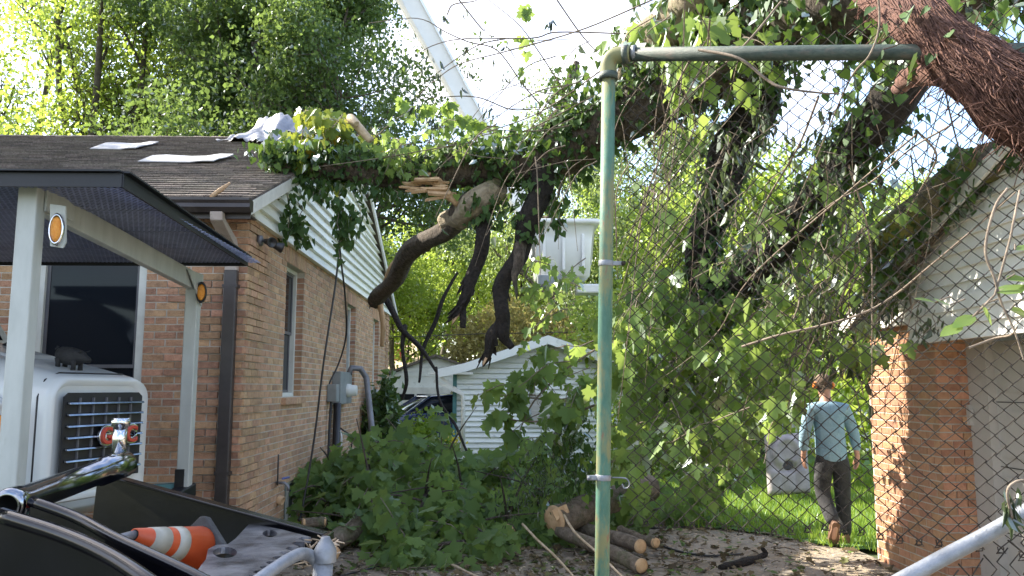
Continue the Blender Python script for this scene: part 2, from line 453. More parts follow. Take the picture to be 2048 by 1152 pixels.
# ------------------------------------------------------------------ leaves
def half(pts):
    v, n = [], len(pts)
    r = [(x, y, .16 * x) for x, y in pts]
    l = [(-x, y, .16 * x) for x, y in pts[1:-1]]
    v = r + l
    return np.array(v, float), [list(range(n)), [0] + [n - 1] + list(range(n + len(l) - 1, n - 1, -1))]
T_SIMPLE = (np.array([(0, 0, 0), (.36, .5, .07), (0, 1, 0), (-.36, .5, .07)], float), [[0, 1, 2], [0, 2, 3]])
T_OVAL = half([(0, 0), (.26, .2), (.33, .5), (.17, .82), (0, 1)])
T_IVY = half([(0, .04), (.26, -.14), (.47, .10), (.36, .42), (.17, .72), (0, 1)])
T_MAPLE = half([(0, 0), (.13, -.07), (.40, -.10), (.34, .10), (.62, .34), (.44, .40), (.40, .55), (.20, .50), (.24, .72), (0, 1)])
T_WILT = (np.array([(0, 0, 0), (.12, .25, .12), (.09, .7, .14), (0, 1, 0), (-.12, .25, .10), (-.07, .7, .16)], float), [[0, 1, 2, 3], [0, 3, 5, 4]])
T_BLADE = (np.array([(-.05, 0, 0), (.05, 0, 0), (.0, 1, .25)], float), [[0, 1, 2]])

def unit(a):
    return a / np.maximum(np.linalg.norm(a, axis=1, keepdims=True), 1e-9)
def leaf_mesh(name, pos, tip, size, T, nrm=None, tint=None, rs=nr):
    pos = np.asarray(pos, float).reshape(-1, 3); n = len(pos)
    tip = unit(np.asarray(tip, float))
    if nrm is None: nrm = rs.normal(size=(n, 3))
    side = unit(np.cross(tip, nrm)); nn = np.cross(side, tip)
    tv, tf = T; k = len(tv)
    size = np.broadcast_to(np.asarray(size, float), (n,)).reshape(n, 1, 1)
    asp = rs.uniform(.8, 1.15, (n, 1, 1)); curl = rs.uniform(-.6, 2.2, (n, 1, 1))
    V = pos[:, None, :] + size * (tv[None, :, 0:1] * asp * side[:, None, :] + tv[None, :, 1:2] * tip[:, None, :] +
        (tv[None, :, 2:3] * curl - .22 * curl * tv[None, :, 1:2] ** 2) * nn[:, None, :])
    me = bpy.data.meshes.new(name)
    me.vertices.add(n * k); me.vertices.foreach_set('co', V.reshape(-1))
    loops = np.concatenate([np.array(f) for f in tf]); lens = np.array([len(f) for f in tf]); nl = len(loops)
    LI = (loops[None, :] + (np.arange(n) * k)[:, None]).reshape(-1)
    me.loops.add(n * nl); me.loops.foreach_set('vertex_index', LI.astype(np.int32))
    st = np.concatenate([[0], np.cumsum(lens)[:-1]])
    ST = (st[None, :] + (np.arange(n) * nl)[:, None]).reshape(-1)
    me.polygons.add(n * len(tf)); me.polygons.foreach_set('loop_start', ST.astype(np.int32))
    try: me.polygons.foreach_set('loop_total', np.tile(lens, n).astype(np.int32))
    except Exception: pass
    if tint is None: tint = rs.uniform(0, 1, n)
    a = me.attributes.new('tint', 'FLOAT', 'POINT'); a.data.foreach_set('value', np.repeat(tint, k).astype(np.float32))
    me.update(calc_edges=True)
    return me

# ------------------------------------------------------------------ trees
def rot_about(v, ang, rs):
    v = np.asarray(v, float); a = np.cross(v, rs.normal(size=3)); a /= np.linalg.norm(a)
    return v * math.cos(ang) + np.cross(a, v) * math.sin(ang)
def gen_tree(name, seed, H, base, spread, nleaf, lsize, T, rad=.2, lean=0.0, stems=1, clump=.55, droop=.5, upness=.25):
    """returns (wood mesh, crown mesh), standing at the origin"""
    rs = np.random.RandomState(seed)
    wood = MB(); tips = []
    def branch(p, d, ln, r, lev):
        nseg = 5 if lev < 2 else 3
        pts = [np.array(p)]; rr = [r]
        dd = np.array(d, float)
        for i in range(nseg):
            dd = dd + rs.normal(size=3) * (.10 if lev == 0 else .2) + np.array([0, 0, upness * (.25 if lev else .5)])
            dd /= np.linalg.norm(dd)
            pts.append(pts[-1] + dd * ln / nseg); rr.append(r * (1 - .75 * (i + 1) / nseg) if lev else r * (1 - .6 * (i + 1) / nseg))
        wood.tube(pts, rr, 7 if lev == 0 else (5 if lev == 1 else 4), cap=False)
        if lev >= 3:
            tips.append(pts); return
        nk = (10, 6, 4)[lev]
        for k in range(nk):
            t = rs.uniform(base if lev == 0 else .25, 1.0)
            i = min(int(t * nseg), nseg - 1); f = t * nseg - i
            q = pts[i] * (1 - f) + pts[i + 1] * f
            dirk = rot_about(dd if lev else np.array([0, 0, 1.0]), R(rs.uniform(30, 72) if lev == 0 else rs.uniform(22, 62)), rs)
            l2 = (spread * rs.uniform(.7, 1.15) * (1.15 - .6 * t)) if lev == 0 else ln * rs.uniform(.42, .68)
            branch(q, dirk, l2, rr[i] * (.55 if lev == 0 else .6), lev + 1)
        if lev: tips.append(pts)
    for s in range(stems):
        d0 = rot_about([0, 0, 1.0], R(rs.uniform(0, 4) + lean), rs)
        branch(np.array([rs.uniform(-.3, .3) * (stems > 1), rs.uniform(-.3, .3) * (stems > 1), -.1]), d0, H * .8 * rs.uniform(.85, 1), rad, 0)
    segs = [(np.array(a), np.array(b)) for t in tips for a, b in zip(t[:-1], t[1:])]
    A = np.array([s[0] for s in segs]); B = np.array([s[1] for s in segs])
    ci = rs.randint(0, len(A), max(40, nleaf // 9)); cc = A[ci] + (B - A)[ci] * rs.uniform(0, 1, (len(ci), 1)) + rs.normal(size=(len(ci), 3)) * clump * .8
    k = rs.randint(0, len(cc), nleaf)
    pos = cc[k] + rs.normal(size=(nleaf, 3)) * clump * np.array([1, 1, .6]) * .55
    tip = rs.normal(size=(nleaf, 3)) + np.array([0, 0, -droop * 1.6])
    tint = np.clip(rs.uniform(0, 1, len(cc))[k] * .55 + rs.uniform(0, .45, nleaf), 0, 1)
    size = lsize * rs.uniform(.6, 1.3, nleaf)
    keep = pos[:, 2] > .3
    return wood.mesh(name + '_wood'), leaf_mesh(name + '_crown', pos[keep], tip[keep], size[keep], T, nrm=rs.normal(size=(keep.sum(), 3)) + np.array([0, 0, .8]), tint=tint[keep], rs=rs)
def place_tree(name, proto, lm, loc, rz, sc, label, cat='tree', group=None, wm='treebark'):
    o = thing(name, label, cat, loc, group)
    o.rotation_euler = (0, 0, rz); o.scale = sc if hasattr(sc, '__len__') else (sc, sc, sc)
    for nm, me, mt in (('trunk', proto[0], MAT[wm]), ('crown', proto[1], None)):
        c = bpy.data.objects.new(nm, me); COL.objects.link(c); c.parent = o
        if nm == 'crown':
            c['kind'] = 'stuff'
            if len(me.materials) == 0: me.materials.append(LEAF[lm])
            c.material_slots[0].link = 'OBJECT'; c.material_slots[0].material = LEAF[lm]
        elif len(me.materials) == 0: me.materials.append(mt)
    return o
# ------------------------------------------------------------------ ground
def ground_mat(name, cols, s1, s2, bump=.6, chips=None):
    m, nt, bs, lk = newmat(name)
    N = nt.nodes.new
    tcn = N('ShaderNodeTexCoord')
    def nz(s, d=8):
        n = N('ShaderNodeTexNoise'); n.inputs['Scale'].default_value = s; n.inputs['Detail'].default_value = d; n.inputs['Roughness'].default_value = .7
        lk(tcn.outputs['Object'], n.inputs['Vector']); return n
    r = N('ShaderNodeValToRGB'); r.color_ramp.elements[0].position = .35; r.color_ramp.elements[1].position = .68
    r.color_ramp.elements[0].color = (*cols[0], 1); r.color_ramp.elements[1].color = (*cols[1], 1)
    lk(nz(s1).outputs['Fac'], r.inputs['Fac'])
    out = r.outputs['Color']
    r2 = N('ShaderNodeValToRGB'); r2.color_ramp.elements[0].position = .45; r2.color_ramp.elements[1].position = .62
    lk(nz(s2).outputs['Fac'], r2.inputs['Fac'])
    x = N('ShaderNodeMixRGB'); x.inputs['Color2'].default_value = (*cols[2], 1); lk(r2.outputs['Color'], x.inputs['Fac']); lk(out, x.inputs['Color1'])
    out = x.outputs['Color']
    if chips:
        vo = N('ShaderNodeTexVoronoi'); vo.inputs['Scale'].default_value = 55; lk(tcn.outputs['Object'], vo.inputs['Vector'])
        r3 = N('ShaderNodeValToRGB'); r3.color_ramp.elements[0].position = .70; r3.color_ramp.elements[1].position = .82
        sp = N('ShaderNodeSeparateColor'); lk(vo.outputs['Color'], sp.inputs[0]); lk(sp.outputs[0], r3.inputs['Fac'])
        y = N('ShaderNodeMixRGB'); y.inputs['Color2'].default_value = (*chips, 1); lk(r3.outputs['Color'], y.inputs['Fac']); lk(out, y.inputs['Color1'])
        out = y.outputs['Color']
    lk(out, bs.inputs['Base Color']); bs.inputs['Roughness'].default_value = .95
    b = N('ShaderNodeBump'); b.inputs['Strength'].default_value = bump; b.inputs['Distance'].default_value = .02
    lk(nz(60).outputs['Fac'], b.inputs['Height']); lk(b.outputs['Normal'], bs.inputs['Normal'])
    return m
MAT['soil'] = ground_mat('soil_and_grass', ((.05, .07, .025), (.10, .13, .04), (.12, .10, .06)), 3, .8)  # dark green noise with brown patches
MAT['drive'] = ground_mat('littered_driveway', ((.22, .185, .145), (.38, .33, .265), (.28, .225, .155)), 24, 1.3, .8, (.36, .28, .19))
MAT['lawn'] = ground_mat('lawn_soil', ((.06, .13, .025), (.13, .24, .045), (.10, .15, .04)), 14, 1.5)
g = MB(); g.add([(-250, -60, -.02), (250, -60, -.02), (250, 400, -.02), (-250, 400, -.02)], [(0, 1, 2, 3)])
g.build('ground', MAT['soil'], kind='structure')
def grid_patch(name, x0, x1, y0, y1, st, z, amp, mat, edge=None):
    mb = MB(); nx, ny = int((x1 - x0) / st) + 1, int((y1 - y0) / st) + 1
    for j in range(ny):
        for i in range(nx):
            x, y = x0 + i * st, y0 + j * st
            hgt = amp * (math.sin(x * 3.1 + 1.3 * math.sin(y * 2.3)) * math.sin(y * 2.7 + x) + .6 * math.sin(x * 7.7 + y * 5.9))
            mb.v.append((x, y, z + hgt))
    for j in range(ny - 1):
        for i in range(nx - 1):
            if edge and not edge(x0 + (i + .5) * st, y0 + (j + .5) * st): continue
            mb.f.append([j * nx + i, j * nx + i + 1, (j + 1) * nx + i + 1, (j + 1) * nx + i]); mb.t.append(0); mb.sm.append(True)
    return mb.build(name, mat, kind='structure')
def lawn_edge(x):
    return max(8.06, 10.9 - .30 * max(0, x - .3) ** 1.7 + .12 * math.sin(x * 5))
grid_patch('driveway', -2.27, 3.73, -3, 12.0, .1, .012, .006, MAT['drive'])
grid_patch('lawn', -1.0, 9.0, 8.1, 30.0, .1, .035, .006, MAT['lawn'], lambda x, y: y > lawn_edge(x) and (y > 12.1 or x > .2))

# ------------------------------------------------------------------ brick house
HX, HY, HYE = -2.28, 7.5, 17.8           # side wall plane, front wall plane, far end
EZ = 3.27                                 # top of the brick
CO, BL = 0.0677, 0.2032                   # course height, brick module
RIDGE_Y, RIDGE_Z = 12.65, 5.62
house = thing('brick_house', 'single storey tan brick house with grey shingle roof and white gable siding, on the left', 'house', (-5, 12, 0))
brick_meshes = {}
def brick_piece(length, along, proto='b'):
    key = (round(length, 2), along, proto)
    if key not in brick_meshes:
        mb = MB(); h = CO - .011; ln = key[0] - .011
        d = .10
        if along == 'x': mb.box((0, d / 2, 0), (ln, d, h))
        else: mb.box((-d / 2 if along == 'y' else d / 2, 0, 0), (d, ln, h))
        brick_meshes[key] = mb.mesh('brick')
    return brick_meshes[key]
def lay(parent, along, plane, u0, u1, z0, z1, openings, mat, single, quoin=None, seed=1, stack=0):
    """running bond; a brick that single(u, z) wants is its own object, the rest are one joined part"""
    rs = random.Random(seed); rest = MB(); n = 0
    for c in range(int(round((z1 - z0) / CO))):
        z = z0 + (c + .5) * CO
        u = u0 - (BL / 2 if c % 2 else 0)
        while u < u1 - .02:
            segs = [(max(u, u0), min(u + BL, u1))]
            for (a, b, za, zb) in openings:
                if za - .01 < z < zb + .01:
                    ns = []
                    for (p, q) in segs:
                        if q <= a or p >= b: ns.append((p, q)); continue
                        if p < a: ns.append((p, a))
                        if q > b: ns.append((b, q))
                    segs = ns
            for (p, q) in segs:
                if q - p < .03: continue
                m = (p + q) / 2
                off = .006 + rs.uniform(-.0018, .0022)
                if quoin: off += quoin(m, c)
                if along == 'x': loc = (m, plane - off, z)
                elif along == 'y': loc = (plane + off, m, z)
                else: loc = (plane - off, m, z)
                if single(m, z):
                    o = link('brick', brick_piece(q - p, along, mat.name), mat, parent, loc=loc); n += 1
                else:
                    d = .10
                    if along == 'x': rest.box((loc[0], loc[1] + d / 2, z), (q - p - .011, d, CO - .011), tint=rs.uniform(.01, 1))
                    elif along == 'y': rest.box((loc[0] - d / 2, m, z), (d, q - p - .011, CO - .011), tint=rs.uniform(.01, 1))
                    else: rest.box((loc[0] + d / 2, m, z), (d, q - p - .011, CO - .011), tint=rs.uniform(.01, 1))
            u += BL
    if rest.v: rest.build('brick', mat, parent, kind='stuff')
    return n
# mortar backing: the walls with real openings
def wall_sheet(mb, along, plane, u0, u1, z0, z1, openings, th=.16, sgn=1):
    us = sorted({u0, u1, *[o[0] for o in openings], *[o[1] for o in openings]}); zs = sorted({z0, z1, *[o[2] for o in openings], *[o[3] for o in openings]})
    for i in range(len(us) - 1):
        for j in range(len(zs) - 1):
            um, zm = (us[i] + us[i + 1]) / 2, (zs[j] + zs[j + 1]) / 2
            if any(o[0] < um < o[1] and o[2] < zm < o[3] for o in openings): continue
            if along == 'x': mb.box((um, plane + th / 2, zm), (us[i + 1] - us[i], th, zs[j + 1] - zs[j]))
            else: mb.box((plane - sgn * th / 2, um, zm), (th, us[i + 1] - us[i], zs[j + 1] - zs[j]))
FRONT_OPEN = [(-4.21, -3.20, 1.05, 2.97)]
SIDE_OPEN = [(8.92, 9.78, 1.557, 3.04), (12.72, 13.52, 1.692, 2.98), (15.5, 16.3, 1.557, 2.98), (9.15, 9.85, .135, .61)]
mb = MB(); wall_sheet(mb, 'x', HY, -9.5, HX - .16, -.1, EZ, FRONT_OPEN)
mb.build('front_wall', MAT['mortar'], house)
mb = MB(); wall_sheet(mb, 'y', HX, HY, HYE, -.1, EZ, SIDE_OPEN)
mb.build('side_wall', MAT['mortar'], house)
def qfront(u, c): return .016 if (u > HX - (.62 if (c // 5) % 2 else .5) and c % 5 != 0) else 0.0
def qside(u, c): return .016 if (u < HY + (.5 if (c // 5) % 2 else .62) and c % 5 != 0) or (u > HYE - .5 and c % 5 != 0) else 0.0
lay(house, 'x', HY, -9.5, HX + .012, 0, EZ - .02, FRONT_OPEN, MAT['brick'], lambda u, z: (u > -3.2 and z > .78 and z < 2.99) and not (u > -2.92 and z < .95), qfront, 3)
lay(house, 'y', HX, HY - .012, HYE, 0, EZ - .02, SIDE_OPEN, MAT['brick2'], lambda u, z: u < 8.9 and .75 < z < 2.0 and (u > 7.6), qside, 4)
# soldier courses over the side windows, sills below
for (a, b, za, zb) in SIDE_OPEN[:3]:
    k = int((b - a + .2) / .0677)
    for i in range(k):
        o = MB().box((0, 0, 0), (.10, .057, .194)).build('lintel_brick', MAT['brick2'], house, loc=(HX - .040, a - .1 + (i + .5) * (b - a + .2) / k, zb + .10))
    mbs = MB()
    for i in range(4):
        mbs.box((HX - .02, a - .05 + (i + .5) * (b - a + .1) / 4, za - .045), (.15, (b - a + .1) / 4 - .008, .07), tint=rnd.uniform(.05, 1))
    mbs.build('window_sill', MAT['brick2'], house)
    mr = MB()        # brick reveal on the far jamb, course by course
    for c in range(int((zb - za) / CO)):
        mr.box((HX - .052, b + .006, za + (c + .5) * CO), (.10, .014, CO - .011), tint=rnd.uniform(.05, 1))
    mr.build('brick_reveal', MAT['brick'], house)
# windows
def sash_window(name, parent, along, plane, u0, u1, z0, z1, depth, fr=.05, split=.5, white=.045):
    w_ = MB()
    def bx(mb, a, b, c, d, y0, y1):
        if along == 'x': mb.box(((a + b) / 2, plane + (y0 + y1) / 2, (c + d) / 2), (b - a, y1 - y0, d - c))
        else: mb.box((plane - (y0 + y1) / 2, (a + b) / 2, (c + d) / 2), (y1 - y0, b - a, d - c))
    d0 = depth
    for q in ((u0, u0 + white, z0, z1), (u1 - white, u1, z0, z1), (u0 + white, u1 - white, z1 - white, z1), (u0 + white, u1 - white, z0, z0 + white)):
        bx(w_, *q, d0, d0 + .09)
    f = w_.build(name, MAT['winwhite'], parent, bevel=.004)
    zm = z0 + (z1 - z0) * split
    for (za, zb, dd) in ((zm - .02, z1 - white, .035), (z0 + white, zm + .02, .055)):
        s = MB(); a, b = u0 + white, u1 - white; t = .032
        for q in ((a, a + t, za, zb), (b - t, b, za, zb), (a + t, b - t, zb - t, zb), (a + t, b - t, za, za + t)):
            bx(s, *q, d0 + dd, d0 + dd + .02)
        s.build('sash', MAT['sash'], f)
        p = MB(); bx(p, a + t, b - t, za + t, zb - t, d0 + dd + .008, d0 + dd + .012); p.build('pane', MAT['glass'], f)
    k = MB(); bx(k, u0 - .01, u1 + .01, z0 - .01, z1 + .01, d0 + .13, d0 + .15); k.build('dark_room', MAT['gridblack'], f)
    return f
sash_window('front_window', house, 'x', HY, -4.21, -3.20, 1.05, 2.97, .02, white=.075, split=.42)
for i, (a, b, za, zb) in enumerate(SIDE_OPEN[:3]):
    sash_window('side_window', house, 'y', HX, a, b, za, zb, .085)
bw = MB(); a, b, za, zb = SIDE_OPEN[3]
for q in ((a, a + .04, za, zb), (b - .04, b, za, zb), (a, b, za, za + .04), (a, b, zb - .04, zb), ((a + b) / 2 - .02, (a + b) / 2 + .02, za, zb)):
    bw.box((HX - .06, (q[0] + q[1]) / 2, (q[2] + q[3]) / 2), (.05 + rnd.uniform(0, .004), q[1] - q[0], q[3] - q[2]))
f = bw.build('basement_window', MAT['winwhite'], house)
for k_ in range(2):
    MB().box((HX - .07, a + .19 + k_ * .32, (za + zb) / 2), (.01, .27, zb - za - .1)).build('pane', MAT['greenwin'], f)
# roof
EY, EZR = 7.06, 3.30                       # eave line
SLOPE = math.atan2(RIDGE_Z - EZR, RIDGE_Y - EY)
RX0, RX1 = -9.8, HX + .15
rf = MB()
Eb, Rb = (EY, EZR), (RIDGE_Y, RIDGE_Z)
FY, FZ = 2 * RIDGE_Y - EY, EZR
for x0, x1 in ((RX0, RX1),):
    for (p, q) in ((Eb, Rb), (Rb, (FY, FZ))):
        rf.hexa([(x0, p[0], p[1] - .05), (x1, p[0], p[1] - .05), (x1, q[0], q[1] - .05), (x0, q[0], q[1] - .05),
                 (x0, p[0], p[1] - .005), (x1, p[0], p[1] - .005), (x1, q[0], q[1] - .005), (x0, q[0], q[1] - .005)])
roof = rf.build('roof', MAT['shingle'], house)
su, sv = Vector((0, math.cos(SLOPE), math.sin(SLOPE))), Vector((0, -math.sin(SLOPE), math.cos(SLOPE)))
SLEN = (RIDGE_Y - EY) / math.cos(SLOPE)
sh_mesh = []
for wv in (.20, .27, .33):
    m_ = MB(); m_.hexa([Vector((0, 0, 0)) + su * -.01 - sv * .002, Vector((wv - .007, 0, 0)) - su * .01 - sv * .002, Vector((wv - .007, 0, 0)) + su * .16 - sv * .004, su * .16 - sv * .004,
                        su * -.01 + sv * .021, Vector((wv - .007, 0, 0)) - su * .01 + sv * .021, Vector((wv - .007, 0, 0)) + su * .16 + sv * .002, su * .16 + sv * .002])
    sh_mesh.append((wv, m_.mesh('shingle')))
rest = MB(); cand = []
rs_ = random.Random(5)
for r_ in range(int(SLEN / .138) + 1):
    x = RX0 + rs_.uniform(0, .3)
    while x < RX1 - .02:
        wv, me_ = rs_.choice(sh_mesh)
        wv2 = min(wv, RX1 - x)
        p = Vector((x, EY, EZR)) + su * (r_ * .138) + sv * rs_.uniform(0, .004)
        px = proj(p)
        cand.append((p.length + (0 if (0 < px[0] < 640 and p.x > -5) else 50), p, wv, wv2, me_)); x += wv
cand.sort(key=lambda q: q[0])
for i, (d_, p, wv, wv2, me_) in enumerate(cand):
    if i < 290 and wv2 == wv: link('shingle', me_, MAT['shingle'], roof, loc=p)
    else:
        A = Vector((wv2 - .007, 0, 0)); up = .019 + rs_.uniform(0, .008)
        rest.hexa([p - su * .01 - sv * .002, p + A - su * .01 - sv * .002, p + A + su * .16 - sv * .004, p + su * .16 - sv * .004,
                   p - su * .01 + sv * up, p + A - su * .01 + sv * up, p + A + su * .16 + sv * .002, p + su * .16 + sv * .002], tint=rs_.uniform(.02, 1))
rest.build('shingle', MAT['shingle'], roof, kind='stuff')
cap_ = MB()
x = RX0
while x < RX1:
    cap_.hexa([(x, RIDGE_Y - .14, RIDGE_Z - .052), (x + .28, RIDGE_Y - .14, RIDGE_Z - .052), (x + .28, RIDGE_Y + .14, RIDGE_Z - .052), (x, RIDGE_Y + .14, RIDGE_Z - .052),
               (x, RIDGE_Y - .03, RIDGE_Z + .022), (x + .28, RIDGE_Y - .03, RIDGE_Z + .012), (x + .28, RIDGE_Y + .03, RIDGE_Z + .012), (x, RIDGE_Y + .03, RIDGE_Z + .022)], tint=rs_.uniform(.02, 1)); x += .28
cap_.build('ridge_cap', MAT['shingle'], roof)
# rake boards along the gable, soffit and fascia
for nm, (p, q) in (('rake_board', (Eb, Rb)), ('rake_board', (Rb, (FY, FZ)))):
    mb = MB(); P, Q = Vector((RX1 + .003, p[0], p[1])), Vector((RX1 + .003, q[0], q[1]))
    z1_, z0_ = Vector((0, 0, -.008)), Vector((0, 0, -.13))
    mb.hexa([P + z0_ - Vector((.03, 0, 0)), P + z0_, Q + z0_, Q + z0_ - Vector((.03, 0, 0)), P + z1_ - Vector((.03, 0, 0)), P + z1_, Q + z1_, Q + z1_ - Vector((.03, 0, 0))])
    mb.build(nm, MAT['whitetrim'], house)
mb = MB(); mb.box(((RX0 + RX1) / 2 - .04, (EY + HY) / 2 + .02, EZ - .045), (RX1 - RX0 - .1, HY - EY + .03, .02)); mb.build('soffit', MAT['gutter'], house)
mb = MB(); mb.box(((RX0 + RX1) / 2, EY - .012, EZR - .09), (RX1 - RX0, .022, .16)); mb.build('fascia', MAT['gutter'], house)
# gutter: open trough with a rolled lip
prof = [(-.024, -.02), (-.03, -.115), (-.09, -.13), (-.135, -.09), (-.128, -.055), (-.148, -.03), (-.148, -.008), (-.138, -.008), (-.136, -.026), (-.116, -.05), (-.122, -.086), (-.085, -.115), (-.04, -.10), (-.034, -.02)]
gx0, gx1 = RX0, RX1 + .02
mb = MB(); n = len(prof)
for gx in (gx0, gx1):
    for (a_, b_) in prof: mb.v.append((gx, EY + a_, EZR + b_ + .0))
for i in range(n):
    mb.f.append([i, (i + 1) % n, n + (i + 1) % n, n + i]); mb.t.append(0); mb.sm.append(False)
gut = mb.build('gutter', MAT['gutter'], house)
MB().prism([(gx1, EY + a_, EZR + b_) for a_, b_ in prof[:7]], (1, 0, 0), .004).build('end_cap', MAT['gutter'], gut)
# downspout
dx = -2.40
mb = MB()
mb.loft([[Vector((dx - .055, y, z)), Vector((dx + .055, y, z)), Vector((dx + .055, y2, z2)), Vector((dx - .055, y2, z2))] for (y, z, y2, z2) in
         [(EY - .115, EZR - .125, EY - .035, EZR - .125), (EY - .10, EZR - .2, EY - .02, EZR - .17), (HY - .17, EZR - .36, HY - .12, EZR - .29), (HY - .105, EZR - .44, HY - .03, EZR - .40), (HY - .105, 2.72, HY - .03, 2.72)]], smooth=False)
sp = mb.build('downspout', MAT['gutter'], house, bevel=.008)
sp.data.materials.clear(); sp.data.materials.append(MAT['fadedspout'])
mb = MB(); mb.box((dx, HY - .068, 1.37), (.115, .08, 2.72)); mb.build('lower_spout', MAT['gutter'], sp, bevel=.01)
for z_ in (2.58, .9): MB().box((dx, HY - .066, z_), (.135, .088, .03)).build('strap', MAT['gutter'], sp)
# gable siding: one plank after another, lapped
def roof_z(y): return EZR - .02 - .0 + (min(y, 2 * RIDGE_Y - y) - EY) * math.tan(SLOPE)
PX = HX + .062
z = EZ - .03; k = 0
rs_ = random.Random(11)
mb = MB(); mb.box((HX - .015, (HY + HYE) / 2, (EZ + RIDGE_Z) / 2 - .2), (.02, HYE - HY, 1.7)); 
gb = MB(); gb.prism([(HX - .03, HY, EZ - .03), (HX - .03, HYE, EZ - .03), (HX - .03, RIDGE_Y, RIDGE_Z - .12)], (1, 0, 0), .03); gb.build('gable_wall', MAT['darkbark'], house)
while z < RIDGE_Z - .25:
    h = .132
    def yl(zz): return EY + (zz - EZR + .05) / math.tan(SLOPE) + .0
    y0a, y0b = max(yl(z), HY - .02), max(yl(z + h), HY - .02)
    y1a, y1b = 2 * RIDGE_Y - y0a, 2 * RIDGE_Y - y0b
    cuts = [0, 1]
    if y1a - y0a > 3: cuts = [0, rs_.uniform(.25, .75), 1]
    for j in range(len(cuts) - 1):
        f0, f1 = cuts[j], cuts[j + 1]
        g_ = .0015 if j else 0
        A0, A1 = y0a + (y1a - y0a) * f0 + g_, y0a + (y1a - y0a) * f1 - .0015
        B0, B1 = y0b + (y1b - y0b) * f0 + g_, y0b + (y1b - y0b) * f1 - .0015
        sag = rs_.uniform(-.005, .005); out_ = rs_.uniform(0, .006)
        if 12 > k > 3 and j == len(cuts) - 2: sag += rs_.uniform(-.02, .012); out_ += rs_.uniform(0, .022)      # knocked loose by the tree
        o = MB().hexa([(HX + .002, A0, z - .012), (PX + out_, A0, z - .012), (PX + out_, A1, z - .012 + sag), (HX + .002, A1, z - .012 + sag),
                       (HX + .004, B0, z + h - .004), (HX + .014, B0, z + h - .004), (HX + .014, B1, z + h + sag - .004), (HX + .004, B1, z + h + sag - .004)]).build('plank', MAT['whitewood'], house)
    z += h; k += 1
# fixtures on the house
fl = thing('flood_light', 'grey security flood light at the top corner of the brick wall', 'light', (HX + .02, 7.75, 3.05))
MB().lathe((HX + .015, 7.78, 3.07), (1, 0, 0), [(0, .0), (0, .055), (.035, .05), (.04, 0)], 14).build('mount', MAT['greypipe'], fl)
for sgn, e in ((-1, (HX + .2, 7.62, 3.02)), (1, (HX + .26, 7.9, 3.0))):
    b_ = Vector((HX + .05, 7.78, 3.07)); e = Vector(e); d_ = (e - b_).normalized()
    MB().tube([b_, b_ + d_ * .09], .014, 8).build('arm', MAT['greypipe'], fl)
    MB().lathe(b_ + d_ * .08, d_, [(0, 0), (0, .028), (.06, .035), (.11, .05), (.125, .05), (.12, .04), (.1, 0)], 14).build('lamp_head', MAT['blackplastic'], fl)
tp = thing('wall_tap', 'small wall tap with blue handle on the brick above the basement window', 'tap', (HX, 8.45, .75))
q = atx(552, 966, HX + .01)
MB().tube([q, q + Vector((.09, 0, .0)), q + Vector((.13, 0, -.04)), q + Vector((.13, 0, -.08))], .016, 8).build('spout', MAT['galv'], tp)
MB().tube([q + Vector((.08, -.05, .05)), q + Vector((.08, .22, .035))], .012, 6).build('handle', M('blue_tap_paint', (.10, .13, .35), rough=.5), tp)
MB().tube([q + Vector((.03, -.06, .3)), q + Vector((.03, -.05, -.02))], .008, 5).build('pipe', MAT['rubber'], tp)
q = atx(556, 999, HX + .01)
MB().lathe(q, (1, -.2, -.3), [(0, .05), (.06, .05), (.06, .035), (.01, .033)], 12).build('drain_stub', MAT['rawwood'], label='short rusty pipe stub sticking out of the lower brick wall', cat='pipe')
# electricity meter and its pipes
me_ = thing('electric_meter', 'grey electricity meter box with round glass meter on the brick side wall', 'meter', (HX + .1, 11.6, 1.6))
q0, q1 = atx(658, 742, HX), atx(692, 806, HX)
MB().box((HX + .065, (q0.y + q1.y) / 2, (q0.z + q1.z) / 2), (.12, q1.y - q0.y - .45, q0.z - q1.z)).build('meter_box', MAT['metergrey'], me_, bevel=.01)
MB().lathe((HX + .12, q1.y - .62, (q0.z + q1.z) / 2 - .04), (1, 0, 0), [(0, .10), (.05, .10), (.055, .085), (.14, .08), (.15, .06), (.15, 0)], 20).build('dial', MAT['winwhite'], me_)
s0 = atx(657, 786, HX)
MB().box((HX + .075, s0.y - .05, s0.z), (.13, .22, .24)).build('switch_box', MAT['metergrey'], me_, bevel=.01)
MB().tube([(HX + .08, s0.y + .25, q1.z + .02), (HX + .08, s0.y + .22, .6), (HX + .08, s0.y + .2, -.05)], .055, 10).build('black_conduit', MAT['blackplastic'], me_)
MB().tube(crom([(HX + .06, s0.y - .1, s0.z - .1), (HX + .05, s0.y - .13, 1.0), (HX + .06, s0.y - .16, .05)]), .02, 6).build('thin_conduit', MAT['rubber'], me_)
MB().tube(crom([(HX + .09, s0.y + .45, 1.05), (HX + .12, s0.y + .42, .9), (HX + .10, s0.y + .3, .45), (HX + .09, s0.y + .05, .30)]), .013, 6).build('white_wire', MAT['whitetrim'], me_)
MB().tube(crom([(HX + .09, s0.y + .5, 1.08), (HX + .2, s0.y + .8, .9), (HX + .12, s0.y + 1.0, .5), (HX + .1, s0.y + .9, .3)]), .012, 6).build('loop_wire', MAT['rubber'], me_)
pp = [Vector((HX + .10, q1.y - .35, q0.z - .02)), Vector((HX + .12, q1.y - .3, q0.z + .07)), Vector((HX + .25, q1.y - .25, q0.z + .06)), Vector((HX + .34, q1.y - .2, q0.z - .08)), at(748, 898, 11.9), at(775, 985, 11.9)]
MB().tube([pp[0], pp[1], pp[2], pp[3]] + pp[4:], .047, 12).build('fallen_mast', MAT['greypipe'], label='grey service mast pipe torn off the wall and leaning from the meter', cat='pipe')
